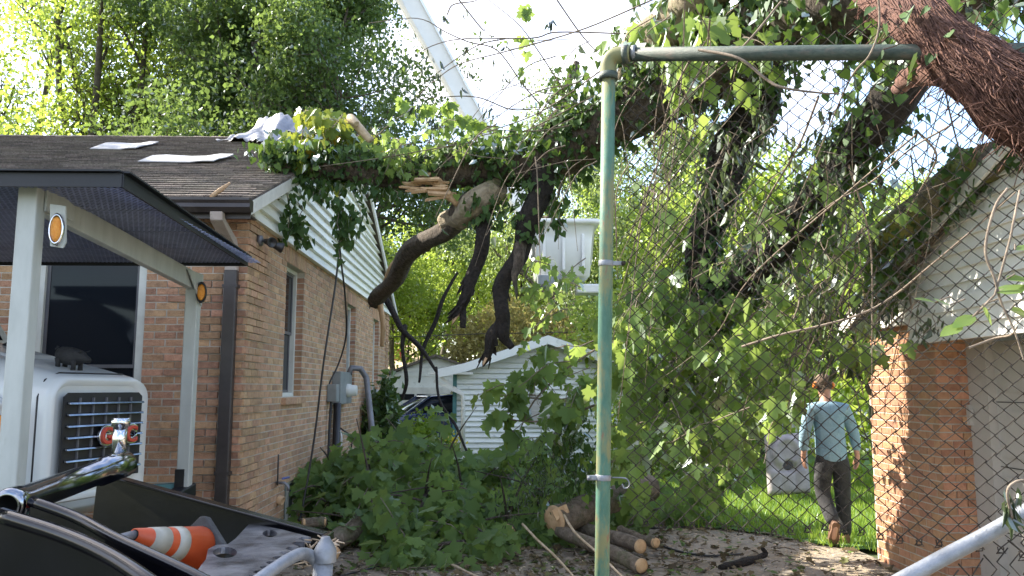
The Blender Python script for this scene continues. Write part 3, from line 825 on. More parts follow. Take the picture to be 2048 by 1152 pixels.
def cable(name, pts, r, label, mat='blackplastic', cat='cable', k=8, n=6, group=None):
    return MB().tube(crom(pts, k), r, n).build(name, MAT[mat], label=label, cat=cat, group=group)
cable('service_cable', [at(676, 400, 9.2), at(679, 470, 9.3), at(672, 560, 9.3), at(648, 720, 9.2), at(628, 880, 9.2), at(606, 1010, 9.1), at(598, 1042, 9.0)], .012, 'dark cable hanging straight down the side wall to the basement window')
cable('service_cable', [at(678, 400, 9.4), at(680, 500, 9.8), at(690, 590, 10.6), at(692, 670, 11.3), at(678, 725, 11.5), at(657, 770, 11.4)], .012, 'dark cable bowing down the side wall into the meter box')
# things on the roof
def roofpt(px, py, off=.02):
    d = ray(px, py); o = Vector((0, 0, CAMZ)); n = sv
    t = (Vector((0, EY, EZR)) - o).dot(n) / d.dot(n)
    return o + d * t + n * off
for pts, lab in (([(180, 302), (272, 303), (318, 291), (212, 290)], 'white square patch board on the roof, upper one'), ([(276, 328), (428, 330), (468, 317), (306, 316)], 'long white patch board on the roof, lower one')):
    P = [roofpt(*q) for q in pts]
    mb = MB(); nn = 6
    for s in (0, 1):
        for j in range(nn + 1):
            for i in range(nn + 1):
                u, v = i / nn, j / nn
                p = P[0] * (1 - u) * (1 - v) + P[1] * u * (1 - v) + P[2] * u * v + P[3] * (1 - u) * v
                mb.v.append(tuple(p + sv * (.012 * s + .004 + .012 * math.sin(u * 9) * math.sin(v * 7) + .02 * (u > .8) * u)))
    m1 = nn + 1
    for j in range(nn):
        for i in range(nn):
            a = j * m1 + i
            for q in ((m1 * m1 + a, m1 * m1 + a + 1, m1 * m1 + a + m1 + 1, m1 * m1 + a + m1), (a + m1, a + m1 + 1, a + 1, a)):
                mb.f.append(list(q)); mb.t.append(0); mb.sm.append(False)
    bd = [j for j in range(nn)] + [nn + j * m1 for j in range(nn)] + [m1 * m1 - 1 - j for j in range(nn)] + [nn * m1 - j * m1 for j in range(nn)]
    for i in range(len(bd)):
        a, b = bd[i], bd[(i + 1) % len(bd)]
        mb.f.append([a, b, m1 * m1 + b, m1 * m1 + a]); mb.t.append(0); mb.sm.append(False)
    mb.build('roof_patch', MAT['patch'], label=lab, cat='patch')
# silver tarp thrown over the ridge
mb = MB(); nx, ny = 44, 34
rs_ = np.random.RandomState(3); ph = rs_.uniform(0, 6, 12)
for j in range(ny + 1):
    for i in range(nx + 1):
        u, v = i / nx, j / ny
        x = -4.2 + 1.45 * u + .12 * math.sin(v * 5) 
        s = SLEN - 1.25 * (1 - abs(u - .55) * .8) + 1.9 * v
        ybase = EY + s * math.cos(SLOPE)
        zb = EZR + min(s, 2 * SLEN - s) * math.sin(SLOPE)
        fold = .045 * math.sin(u * 13 + ph[0] + 3 * v) + .035 * math.sin(v * 17 + ph[1] + 5 * u) + .03 * math.sin((u + v) * 23 + ph[2]) + .02 * math.sin((u * 1.7 - v) * 41 + ph[3])
        hump = .38 * math.exp(-((u - .5) ** 2 / .06 + (v - .55) ** 2 / .09)) + .16 * math.exp(-((u - .8) ** 2 / .01 + (v - .4) ** 2 / .12))
        mb.v.append((x, ybase + .05 * math.sin(u * 20), zb + .055 + max(-.03, fold) + hump))
for j in range(ny):
    for i in range(nx):
        a = j * (nx + 1) + i
        mb.f.append([a, a + 1, a + nx + 2, a + nx + 1]); mb.t.append(0); mb.sm.append(True)
o = mb.build('roof_tarp', MAT['tarp'], label='crumpled silver tarp thrown over the roof ridge', cat='tarp')
so = o.modifiers.new('thickness', 'SOLIDIFY'); so.thickness = .006
P = roofpt(422, 398)
MB().tube([P, P + Vector((.05, .1, .09)), P + Vector((.11, .16, .17))], [.02, .028, .008], 6, rough=.3).build('wood_splinter', MAT['rawwood'], label='broken stub of wood lying at the roof edge above the gutter', cat='wood')
# ------------------------------------------------------------------ garage on the right
GX, GY0, GY1 = 3.73, 1.7, 8.0
GZ = 2.25
garage = thing('brick_garage', 'brick garage with white gable siding and beige door at the right edge', 'garage', (6, 5, 0))
for c_, d_ in (((GX + .08, 7.38, 1.1), (.16, 1.24, 2.3)), ((GX + .22, 6.84, 1.1), (.12, .15, 2.3)), ((6.5, GY1 - .08, 1.1), (5.3, .16, 2.3)), ((GX + .08, 2.0, 1.1), (.16, .6, 2.3)), ((9.1, 4.9, 1.1), (.16, 6.0, 2.3))):
    MB().box(c_, d_).build('wall', MAT['mortar'], garage)
n1 = lay(garage, '-y', GX, 6.755, GY1, 0, GZ, [], MAT['gbrick'], lambda u, z: True, None, 8)
rs_ = random.Random(2)
for c in range(31):
    z_ = (c + .5) * CO
    for (xa, xb) in (((GX - .006, GX + .10), (GX + .10, GX + .29)) if c % 2 else ((GX - .006, GX + .19), (GX + .19, GX + .29))):
        link('brick', brick_piece(xb - xa, 'x', 'ret'), MAT['gbrick'], garage, loc=((xa + xb) / 2, 6.748 + rs_.uniform(-.002, .002), z_))
# door: jamb, four sections of raised panels, hinge
DX = 4.02
mb = MB(); mb.box((DX + .02, 6.62, 1.08), (.10, .26, 2.16)); mb.box((DX + .02, 2.45, 1.08), (.1, .25, 2.16)); mb.box((DX + .023, 4.55, 2.12), (.1, 3.9, .09)); mb.build('door_frame', MAT['gdoor'], garage)
door = MB().box((DX + .06, 4.53, 1.0), (.04, 3.94, 2.05)).build('garage_door', MAT['gdoor'], garage)
for r_ in range(4):
    for c in range(5):
        yc, zc = 6.1 - c * .78, .27 + r_ * .51
        p = MB()
        for k_, (dy, dz, xx) in enumerate(((.34, .18, .036), (.29, .13, .026))):
            p.box((DX + .056 - k_ * .0 - (.02 - .007 * k_) + .0, yc, zc), (.02 + .01 * k_, 2 * dy, 2 * dz))
        p.build('panel', MAT['gdoor'], door)
    if r_: MB().box((DX + .039, 4.53, r_ * .51 + .012), (.004, 3.94, .008)).build('joint', MAT['rubber'], door)
q = atx(1941, 830, DX - .03)
MB().box((DX - .045, q.y, q.z), (.03, .06, .17)).box((DX - .06, q.y - .05, q.z + .02), (.03, .05, .05)).build('hinge', MAT['gdoor'], door)
# gable siding planks; header runs lower and stands proud over the door
GR = math.tan(R(21.5)); GPY = (GY0 + GY1) / 2; GEZ = GZ + .02
def gyl(zz): return GY1 + .28 - (zz - GEZ) / GR
pk = GEZ + (GY1 + .28 - GPY) * GR
gp = MB(); gp.prism([(GX + .03, GY1 + .0, GEZ), (GX + .03, GY0, GEZ), (GX + .03, GPY, pk - .15)], (1, 0, 0), .04); gp.build('gable_wall', MAT['darkbark'], garage)
z_ = GEZ - .02
while z_ < pk - .2:
    h = .118
    a0, b0 = min(gyl(z_) - .06, GY1 + .2), min(gyl(z_ + h) - .06, GY1 + .2)
    a1, b1 = 2 * GPY - a0, 2 * GPY - b0
    MB().hexa([(GX - .052, a0, z_ - .006), (GX - .001, a0, z_ - .006), (GX - .001, a1, z_ - .006), (GX - .052, a1, z_ - .006),
               (GX - .014, b0, z_ + h), (GX - .001, b0, z_ + h), (GX - .001, b1, z_ + h), (GX - .014, b1, z_ + h)]).build('plank', MAT['gsiding'], garage)
    z_ += h
for k_ in range(3):
    MB().hexa([(GX - .11, 2.1, 2.03 + k_ * .115), (GX - .052, 2.1, 2.03 + k_ * .115), (GX - .052, 6.98, 2.03 + k_ * .115), (GX - .11, 6.98, 2.03 + k_ * .115),
               (GX - .088, 2.1, 2.145 + k_ * .115), (GX - .052, 2.1, 2.145 + k_ * .115), (GX - .052, 6.98, 2.145 + k_ * .115), (GX - .088, 6.98, 2.145 + k_ * .115)]).build('header_plank', MAT['gsiding'], garage)
MB().box((GX + .1, 4.54, 2.13), (.3, 4.42, .10)).build('header', MAT['gdoor'], garage)
gr_ = MB()
for (ya, za, yb, zb) in ((GY1 + .3, GEZ - .01, GPY, pk), (GPY, pk, GY0 - .3, GEZ - .01)):
    gr_.hexa([(GX - .16, ya, za), (9.3, ya, za), (9.3, yb, zb), (GX - .16, yb, zb), (GX - .16, ya, za + .05), (9.3, ya, za + .05), (9.3, yb, zb + .05), (GX - .16, yb, zb + .05)])
gr_.build('roof', MAT['shingle'], garage)
MB().hexa([(GX - .165, GY1 + .3, GEZ - .12), (GX - .14, GY1 + .3, GEZ - .12), (GX - .14, GPY, pk - .12), (GX - .165, GPY, pk - .12),
           (GX - .165, GY1 + .3, GEZ - .012), (GX - .14, GY1 + .3, GEZ - .012), (GX - .14, GPY, pk - .002), (GX - .165, GPY, pk - .002)]).build('rake_board', MAT['whitetrim'], garage)
MB().box((GX - .028, 7.55, GEZ - .042), (.10, 1.35, .03)).build('trim_board', MAT['whitetrim'], garage)

# ------------------------------------------------------------------ pale garage, far garage, neighbour house, car
shed = thing('white_shed', 'small white clapboard shed with teal corner trim behind the brush pile', 'shed', (1.2, 20.5, 0))
SY = 19.0
xl, xr = -.85, 3.35
pkx, pkz, ez = (at(1094, 676, SY)).x, at(1094, 676, SY).z, at(912, 742, SY).z
MB().prism([(xl + .02, SY + .06, -.1), (xr - .02, SY + .06, -.1), (xr - .02, SY + .06, ez), (pkx, SY + .06, pkz - .1), (xl + .02, SY + .06, ez)], (0, 1, 0), 4.5).build('wall', MAT['shedwood'], shed)
z_ = .05
while z_ < pkz - .16:
    h = .122
    def half_w(zz): return 1.0 if zz < ez else max(.02, (pkz - .05 - zz) / (pkz - .05 - ez))
    l0, l1 = pkx - (pkx - xl) * half_w(z_), pkx - (pkx - xl) * half_w(z_ + h)
    r0, r1 = pkx + (xr - pkx) * half_w(z_), pkx + (xr - pkx) * half_w(z_ + h)
    sg = rnd.uniform(-.006, .006)
    MB().hexa([(l0, SY - .028, z_), (r0, SY - .028, z_ + sg), (r0, SY + .05, z_ + sg), (l0, SY + .05, z_), (l1, SY + .03, z_ + h - .006), (r1, SY + .03, z_ + h + sg - .006), (r1, SY + .05, z_ + h + sg), (l1, SY + .05, z_ + h)]).build('plank', MAT['shedwood'], shed)
    z_ += h
MB().box((xl - .02, SY - .01, ez / 2), (.09, .12, ez)).build('corner_board', MAT['teal'], shed)
q = at(1085, 820, SY - .03)
win = MB()
for (a, b, c, d) in ((-.36, -.30, -.4, .4), (.30, .36, -.4, .4), (-.36, .36, .34, .4), (-.36, .36, -.4, -.34), (-.02, .02, -.4, .4)):
    win.box((q.x + (a + b) / 2, SY - .03 - rnd.uniform(0, .004), q.z + (c + d) / 2), (b - a, .05, d - c))
wf = win.build('window', MAT['winwhite'], shed)
for s_ in (-1, 1): MB().box((q.x + s_ * .16, SY - .02, q.z), (.28, .012, .68)).build('pane', MAT['redbrick'] if 0 else MAT['gdoor'], wf)
sr = MB()
el = at(872, 742, SY - .3)
for pts in ([(el.x, el.z), (at(930, 731, SY).x, at(930, 731, SY).z), (pkx, pkz)], [(pkx, pkz), (xr + .4, ez - .06)]):
    for i in range(len(pts) - 1):
        (xa, za), (xb, zb) = pts[i], pts[i + 1]
        sr.hexa([(xa, SY - .35, za), (xb, SY - .35, zb), (xb, SY + 5, zb), (xa, SY + 5, za), (xa, SY - .35, za + .05), (xb, SY - .35, zb + .05), (xb, SY + 5, zb + .05), (xa, SY + 5, za + .05)])
sr.build('roof', MAT['shingle'], shed)
fa = MB()
for pts in ([(el.x, el.z), (at(930, 731, SY).x, at(930, 731, SY).z), (pkx, pkz)], [(pkx, pkz), (xr + .4, ez - .06)]):
    for i in range(len(pts) - 1):
        (xa, za), (xb, zb) = pts[i], pts[i + 1]
        fa.hexa([(xa, SY - .375, za - .16), (xb, SY - .375, zb - .16), (xb, SY - .355, zb - .16), (xa, SY - .355, za - .16), (xa, SY - .375, za + .04), (xb, SY - .375, zb + .04), (xb, SY - .355, zb + .04), (xa, SY - .355, za + .04)])
fa.build('rake_board', MAT['shedwood'], shed)
MB().box((el.x + .35, SY - .2, ez - .06), (1.0, .3, .05)).build('soffit', MAT['whitetrim'], shed)
MB().bar(at(868, 762, SY - .2), at(925, 788, SY - .2), .07, .07).bar(at(880, 752, SY - .2), at(905, 775, SY - .2), .06, .06).build('eave_bracket', MAT['whitetrim'], shed)
MB().tube([at(906, 775, SY - .12), at(924, 786, SY - .12), at(926, 800, SY - .12), at(926, 905, SY - .12)], .045, 8).build('downspout', MAT['whitetrim'], shed)

gar = thing('white_garage', 'low white neighbour garage with a window row in its door, behind the dark blue car', 'garage', (-2.5, 30, 0))
Y_ = 29.0
a, b, c = at(770, 754, Y_), at(872, 712, Y_), at(975, 752, Y_)
MB().prism([(a.x, Y_, -.1), (c.x, Y_, -.1), (c.x, Y_, c.z), (b.x, Y_, b.z), (a.x, Y_, a.z)], (0, 1, 0), 6).build('wall', MAT['shedwood'], gar)
for k_ in range(8):
    zz = a.z + .02 + k_ * .16
    hw = max(.03, (b.z - .06 - zz) / (b.z - a.z))
    if hw > .05: MB().box(((b.x * (1 - hw) + a.x * hw + b.x * (1 - hw) + c.x * hw) / 2, Y_ - .02, zz + .07), ((c.x - a.x) * hw, .03, .14)).build('plank', MAT['shedwood'], gar)
mb = MB()
for (p, q) in ((a, b), (b, c)):
    mb.hexa([(p.x - .2 * (p is a), Y_ - .3, p.z - .03), (q.x + .2 * (q is c), Y_ - .3, q.z - .03), (q.x + .2 * (q is c), Y_ + 6.3, q.z - .03), (p.x - .2 * (p is a), Y_ + 6.3, p.z - .03),
             (p.x - .2 * (p is a), Y_ - .3, p.z + .06), (q.x + .2 * (q is c), Y_ - .3, q.z + .06), (q.x + .2 * (q is c), Y_ + 6.3, q.z + .06), (p.x - .2 * (p is a), Y_ + 6.3, p.z + .06)])
mb.build('roof', MAT['shingle'], gar)
d0, d1 = at(792, 775, Y_), at(915, 900, Y_)
dr = MB().box(((d0.x + d1.x) / 2, Y_ - .03, d0.z / 2), (d1.x - d0.x, .05, d0.z)).build('garage_door', MAT['whitetrim'], gar)
for k_ in range(3):
    p0, p1 = at(796 + k_ * 38, 788, Y_), at(829 + k_ * 38, 800, Y_)
    MB().box(((p0.x + p1.x) / 2, Y_ - .06, (p0.z + p1.z) / 2), (p1.x - p0.x, .02, p0.z - p1.z)).build('pane', MAT['glass'], dr)
nb = thing('neighbour_house', 'distant house roof with a red brick chimney at the house corner', 'house', (-6, 42, 0))
Y_ = 40.0
p0, p1 = at(700, 728, Y_), at(838, 728, Y_)
MB().box(((p0.x + p1.x) / 2 - 2, Y_ + 4, 1.1), (p1.x - p0.x + 4, 7, 2.4)).build('wall', MAT['shedwood'], nb)
MB().prism([(p0.x - 4.4, Y_ - .1, 2.2), (p1.x + .4, Y_ - .1, 2.2), (p1.x - .6, Y_ + 4, 4.0), (p0.x - 4.4, Y_ + 4, 4.0)], (0, .4, .9), .1).build('roof', MAT['debris'], nb)
q = at(800, 710, Y_ + 2)
ch = MB().box((q.x, Y_ + 2, q.z - .6), (.55, .55, 2.2)).build('chimney', MAT['redbrick'], nb)
MB().box((q.x, Y_ + 2, q.z + .53), (.65, .65, .1)).build('chimney_cap', MAT['redbrick'], ch)

def make_car(loc, rz):
    t = thing('parked_car', 'dark blue car parked in front of the white garage beyond the shed', 'car', loc)
    t.rotation_euler = (0, 0, rz)
    def lk_(nm, mb, mt, par=t, bev=0):
        o = bpy.data.objects.new(nm, mb.mesh(nm)); COL.objects.link(o); o.parent = par; o.data.materials.append(MAT[mt])
        if bev: m_ = o.modifiers.new('bevel', 'BEVEL'); m_.width = bev; m_.segments = 3
        return o
    def ring(x, w, z0, z1, tw):
        return [Vector(q) for q in ((x, -w, z0), (x, w, z0), (x, w + .02, (z0 + z1) / 2), (x, tw, z1), (x, -tw, z1), (x, -w - .02, (z0 + z1) / 2))]
    b_ = MB(); b_.loft([ring(-2.2, .72, .35, .72, .66), ring(-2.1, .86, .25, .86, .78), ring(-1.0, .88, .22, .98, .80), ring(1.2, .88, .22, 1.0, .80), ring(2.0, .86, .25, 1.0, .78), ring(2.2, .78, .4, .85, .7)])
    body = lk_('body', b_, 'carblue', bev=.05)
    c_ = MB(); c_.loft([ring(-1.1, .78, .96, .98, .76), ring(-.35, .76, .96, 1.42, .58), ring(1.0, .76, .96, 1.46, .58), ring(2.05, .78, .96, 1.0, .72)])
    lk_('glasshouse', c_, 'glass', body)
    r_ = MB(); r_.loft([ring(-.42, .60, 1.40, 1.44, .56), ring(.2, .61, 1.44, 1.50, .55), ring(1.1, .60, 1.43, 1.48, .55)]); lk_('roof', r_, 'carblue', body, .02)
    for sx in (-1, 1):
        for a_, b__, w__ in (((-1.1, sx * .78, .97), (-.38, sx * .60, 1.43), .07), ((.35, sx * .78, .97), (.35, sx * .60, 1.46), .06), ((2.0, sx * .77, .98), (1.05, sx * .60, 1.46), .12)): lk_('pillar', MB().bar(a_, b__, w__, .05), 'carblue', body)
        lk_('headlight', MB().box((-2.17, sx * .6, .68), (.08, .28, .14)), 'chrome', body)
        lk_('mirror', MB().box((-.75, sx * .93, 1.02), (.1, .16, .12)), 'carblue', body, .03)
        for wx in (-1.35, 1.35):
            wh = lk_('wheel', MB().lathe((wx, sx * .72, .32), (0, sx, 0), [(0, .2), (0, .32), (.18, .32), (.2, .28), (.2, .22)], 18), 'tyre')
            lk_('rim', MB().lathe((wx, sx * .90, .32), (0, sx, 0), [(0, .22), (.01, .2), (-.02, .12), (.0, .04), (.0, 0)], 14), 'chrome', wh)
    return t
make_car((at(850, 860, 23.5).x + .3, 23.5, .0), R(22))

# ------------------------------------------------------------------ picket fence and beige house far right
wf = thing('picket_fence', 'white picket fence across the back of the lawn', 'fence', (4, 21, 0))
pk_ = MB(); pk_.prism([(-.04, 0, 0), (.04, 0, 0), (.04, 0, 1.05), (0, 0, 1.12), (-.04, 0, 1.05)], (0, 1, 0), .02); pkm = pk_.mesh('picket')
for i in range(46):
    link('picket', pkm, MAT['shedwood'], wf, loc=(5.0 + i * .13, 21.0, .02))
MB().box((8.0, 21.04, .35), (6.2, .04, .08)).box((8.0, 21.04, .85), (6.2, .04, .08)).build('rail', MAT['shedwood'], wf)
bh = thing('beige_house', 'beige clapboard wall of a house seen beyond the walking man', 'house', (12, 27, 0))
for k_ in range(16): MB().box((13, 26.9 - rnd.uniform(0, .01), .1 + k_ * .15), (8, .04, .14)).build('plank', MAT['gdoor'], bh)
MB().box((13, 29.5, 1.2), (8, 5, 2.5)).build('wall', MAT['gdoor'], bh)
MB().prism([(8.7, 26.5, 2.45), (17.3, 26.5, 2.45), (17.3, 29.5, 4), (8.7, 29.5, 4)], (0, -.4, .9), .1).build('roof', MAT['shingle'], bh)
# ------------------------------------------------------------------ white truck
truck = thing('truck', 'white truck with black slatted grille, nosed in beside the brick house', 'truck', (-2.9, 5.2, 0))
TC = Vector((-2.42, 5.16, 0)); TB = Vector((-math.sin(R(75)), math.cos(R(75)), 0)); TU = Vector((math.cos(R(75)), math.sin(R(75)), 0)); TZ = Vector((0, 0, 1))
def T(u, b, z): return TC + TU * u + TB * b + TZ * z
def rrect(b, hw, z0, z1, r, k=5, lean=0.0, tw=None):
    tw = tw or hw
    P = []
    def arc(cu, cz, a0, a1, sx=1):
        for i in range(k + 1):
            a = a0 + (a1 - a0) * i / k
            P.append((cu + r * math.cos(a), cz + r * math.sin(a)))
    arc(hw - r * .4, z0 + r * .4, -math.pi / 2, 0); P[:] = [(min(u, hw), max(z, z0)) for u, z in P]
    arc(tw - r, z1 - r, 0, math.pi / 2); arc(-(tw - r), z1 - r, math.pi / 2, math.pi)
    Q = []
    def arc2():
        for i in range(k + 1):
            a = math.pi + (math.pi / 2) * i / k
            Q.append((max(-(hw - r * .4) + r * math.cos(a), -hw), max(z0 + r * .4 + r * math.sin(a), z0)))
    arc2()
    return [T(u, b + lean * (z - z0), z) for u, z in P + Q]
hood = MB()
hood.loft([rrect(.04, .36, 1.03, 1.665, .10), rrect(-.005, .40, 1.0, 1.70, .12), rrect(.06, .415, .98, 1.73, .14), rrect(.35, .43, .96, 1.80, .16), rrect(.8, .46, .95, 1.90, .18), rrect(1.3, .52, .95, 1.99, .2), rrect(1.75, .60, .95, 2.05, .2)])
hd = hood.build('hood', MAT['truckwhite'], truck)
MB().hexa([T(-.2, .52, 1.835), T(.22, .52, 1.835), T(.26, 1.4, 2.018), T(-.26, 1.4, 2.018), T(-.17, .58, 1.866), T(.19, .58, 1.866), T(.23, 1.35, 2.03), T(-.23, 1.35, 2.03)]).build('hood_bulge', MAT['truckwhite'], hd, bevel=.008)
MB().tube([T(-.418, .10, 1.0), T(-.418, .10, 1.3), T(-.418, .10, 1.60), T(-.372, .10, 1.70), T(-.27, .10, 1.742), T(0, .10, 1.742), T(.27, .10, 1.742), T(.372, .10, 1.70)], .006, 5).build('panel_seam', MAT['gridblack'], hd)
gr = MB().box((0, 0, 0), (.01, .01, .01))
gr = MB()
gr.prism([T(-.335, -.012, 1.10), T(.335, -.012, 1.10), T(.335, -.012, 1.60), T(.30, -.012, 1.625), T(-.30, -.012, 1.625), T(-.335, -.012, 1.60)], TB, .012)
grille = gr.build('grille', MAT['gridblack'], truck)
for i in range(7):
    z_ = 1.555 - i * .067
    MB().hexa([T(-.32, -.045, z_), T(.32, -.045, z_), T(.32, -.012, z_), T(-.32, -.012, z_), T(-.32, -.04, z_ + .013), T(.32, -.04, z_ + .013), T(.32, -.012, z_ + .018), T(-.32, -.012, z_ + .018)]).build('bar', MAT['darkchrome'], grille, bevel=.003)
for i in range(5):
    MB().box(T(-.22 + i * .11, -.018, 1.36), (.010, .012, .47), Matrix.Rotation(R(75), 3, 'Z')).build('divider', MAT['sash'], grille)
fc = bpy.data.curves.new('letters', 'FONT'); fc.body = 'GMC'; fc.size = .14; fc.extrude = .012; fc.bevel_depth = .004; fc.align_x = 'CENTER'; fc.space_character = 1.05
lo = bpy.data.objects.new('lettering', fc); COL.objects.link(lo); fc.materials.append(MAT['redletter'])
lo.matrix_world = Matrix.Identity(4)
lm = Matrix((( TU.x, 0, -TB.x, 0), (TU.y, 0, -TB.y, 0), (0, 1, 0, 0), (0, 0, 0, 1)))
lp = T(.075, -.06, 1.315)
lm.translation = lp
def font_mesh(o_, nm, mt):
    bpy.context.view_layer.update()
    me_ = bpy.data.meshes.new_from_object(o_.evaluated_get(bpy.context.evaluated_depsgraph_get()))
    me_.materials.clear(); bpy.data.objects.remove(o_)
    return link(nm, me_, MAT[mt], grille)
lo = font_mesh(lo, 'lettering', 'redletter'); lo.matrix_basis = lm
fc2 = fc.copy(); fc2.offset = .012; fc2.extrude = .006; fc2.materials.clear(); fc2.materials.append(MAT['chrome'])
l2 = bpy.data.objects.new('letter_rim', fc2); COL.objects.link(l2); l2 = font_mesh(l2, 'letter_rim', 'chrome'); lm2 = lm.copy(); lm2.translation = T(.075, -.052, 1.315); l2.matrix_basis = lm2
for sg in (-1, 1):
    fe = MB()
    rings = []
    bo = .0 if sg < 0 else .50
    for (b, o, i, z0, z1) in ((.30, .95, .38, .95, 1.50), (.27, .98, .37, .80, 1.54), (.40, 1.02, .38, .72, 1.60), (.9, 1.04, .42, .95, 1.66), (1.3, 1.02, .5, .85, 1.66), (1.7, .98, .55, .6, 1.62)):
        b = b + bo if b < 1.2 else max(b, 1.2 + bo)
        rr_ = [T(sg * i, b, z0), T(sg * o, b, z0), T(sg * (o + .01), b, (z0 + z1) / 2), T(sg * (o - .06), b, z1), T(sg * (i + .05), b, z1 + .03), T(sg * i, b, (z0 + z1) / 2)]
        rings.append(rr_ if sg > 0 else rr_[::-1])
    fe.loft(rings)
    f_ = fe.build('fender', MAT['truckwhite'], truck, bevel=.02)
    if sg > 0: continue
    MB().prism([T(sg * .42, .255, 1.36), T(sg * .60, .255, 1.36), T(sg * .60, .255, 1.50), T(sg * .42, .255, 1.50)], -TB, .03).build('turn_signal', MAT['amber'], f_, bevel=.01)
    MB().prism([T(sg * .62, .25, 1.08), T(sg * .90, .25, 1.08), T(sg * .90, .25, 1.30), T(sg * .62, .25, 1.30)], -TB, .02).build('headlight', MAT['chrome'], f_, bevel=.01)
    MB().prism([T(sg * .425, .24, 1.12), T(sg * .475, .24, 1.12), T(sg * .475, .24, 1.24), T(sg * .425, .24, 1.24)], -TB, .02).build('latch', MAT['truckwhite'], f_, bevel=.008)
    for b in (.85, 4.9):
        if sg == -1 or b < 2:
            c_ = T(sg * .75, b, .48)
            wl_ = MB().lathe(c_, TU * sg, [(0, .3), (0, .46), (.05, .49), (.22, .49), (.26, .46), (.26, .3)], 26).build('wheel', MAT['tyre'], truck)
            MB().lathe(c_ + TU * sg * .24, TU * sg, [(0, .31), (.01, .28), (-.08, .2), (-.02, .1), (-.02, 0)], 18).build('rim', MAT['chrome'], wl_)
cab = MB()
cab.loft([[T(-.95, b, z0), T(.95, b, z0), T(.95, b1, 1.95), T(.80, b2, z1), T(-.80, b2, z1), T(-.95, b1, 1.95)] for (b, b1, b2, z0, z1) in ((1.6, 1.62, 1.95, .6, 2.5), (1.75, 1.8, 2.1, .55, 2.58), (2.6, 2.6, 2.6, .55, 2.58))], smooth=False)
cb = cab.build('cab', MAT['truckwhite'], truck, bevel=.03)
MB().prism([T(-.82, 1.655, 2.02), T(.82, 1.655, 2.02), T(.74, 1.88, 2.42), T(-.74, 1.88, 2.42)], -TB, .012).build('windscreen', MAT['glass'], cb)
MB().box(T(-1.18, 1.6, 2.2), (.14, .2, .46), Matrix.Rotation(R(75), 3, 'Z')).build('wing_mirror', MAT['blackplastic'], cb, bevel=.02)
mq = at(28, 636, 5.5)
MB().box(mq, (.035, .09, .36), Matrix.Rotation(R(12), 3, 'Z')).bar(mq + Vector((0, 0, -.16)), mq + Vector((-.25, .1, -.26)), .03, .03).build('hood_mirror', MAT['blackplastic'], truck, bevel=.012)
MB().box(T(0, 2.6, .62), (.5, 3.6, .22), Matrix.Rotation(R(75), 3, 'Z')).build('chassis', MAT['blacksteel'], truck)
MB().hexa([T(-1.0, -.12, .52), T(1.0 - .5, -.12, .52), T(1.0 - .5, .06, .52), T(-1.0, .06, .52), T(-1.0, -.12, .82), T(1.0 - .5, -.12, .82), T(1.0 - .5, .06, .82), T(-1.0, .06, .82)]).build('bumper', MAT['blacksteel'], truck, bevel=.02)

# iron pig on the hood
pq = T(-.04, .235, 1.782)
pg = thing('pig_figurine', 'small black pig figurine standing on the white truck hood', 'figurine', pq)
fwd = (Vector((1, -.25, -.12))).normalized(); sd_ = fwd.cross(Vector((0, 0, 1))).normalized(); upv = sd_.cross(fwd)
def G(f, s, u): return pq + fwd * f + sd_ * s + upv * u
mb = MB()
rings = []
for (f, r, u) in ((-.105, .012, .075), (-.10, .035, .075), (-.07, .052, .072), (-.02, .058, .07), (.03, .055, .068), (.06, .045, .07), (.085, .036, .072), (.105, .026, .066), (.125, .02, .060), (.135, .018, .058), (.137, .008, .058)):
    rings.append([G(f, r * .85 * math.cos(a), u + r * math.sin(a)) for a in [2 * math.pi * k / 14 for k in range(14)]])
mb.loft(rings); mb.build('body', MAT['iron'], pg)
for (f, s) in ((-.07, -.03), (-.07, .03), (.045, -.03), (.045, .03)):
    MB().tube([G(f, s, .05), G(f + .005, s, .02), G(f + .008, s, -.012)], [.02, .014, .015], 8).build('leg', MAT['iron'], pg)
for s in (-1, 1):
    MB().prism([G(.065, s * .012, .10), G(.07, s * .036, .098), G(.10, s * .034, .118)], fwd, .006).build('ear', MAT['iron'], pg)
MB().tube(crom([G(-.103, 0, .09), G(-.118, .01, .105), G(-.112, -.008, .115), G(-.12, 0, .122)]), .005, 6).build('tail', MAT['iron'], pg)

# ------------------------------------------------------------------ white posts with mesh canopy
can = thing('canopy', 'white steel posts carrying a black mesh canopy in front of the truck', 'canopy', (-2.4, 5.3, 0))
p1, p2 = (-2.36, 4.12), (-2.395, 6.5)
z1t, z2t = at(80, 356, 4.12).z, 2.64
MB().box((p1[0], p1[1], (z1t + .45) / 2), (.098, .09, z1t - .45)).build('post', MAT['postwhite'], can, bevel=.008)
MB().box((p2[0], p2[1], (2.55 + .80) / 2), (.098, .09, 2.55 - .80)).build('post', MAT['postwhite'], can, bevel=.008)
MB().box((p2[0] - .02, p2[1] - .05, .93), (.07, .012, .20)).build('black_sleeve', MAT['blackplastic'], can)
MB().bar((p1[0] + .004, p1[1] + .05, z1t - .10), (p2[0] + .004, p2[1] - .04, 2.50), .06, .14).build('arm', MAT['postwhite'], can, bevel=.006)
MB().prism([(p1[0] + .052, p1[1] + .02, z1t - .005), (p1[0] + .052, p1[1] + .30, z1t - .08), (p1[0] + .052, p1[1] + .30, z1t - .16), (p1[0] + .052, p1[1] + .02, z1t - .17)], (1, 0, 0), .012).build('gusset', MAT['postwhite'], can, bevel=.003)
MB().prism([(p2[0] + .052, p2[1] + .03, 2.56), (p2[0] + .052, p2[1] - .30, 2.56), (p2[0] + .052, p2[1] + .03, 2.30)], (1, 0, 0), .012).build('gusset', MAT['postwhite'], can, bevel=.003)
cz = 2.70
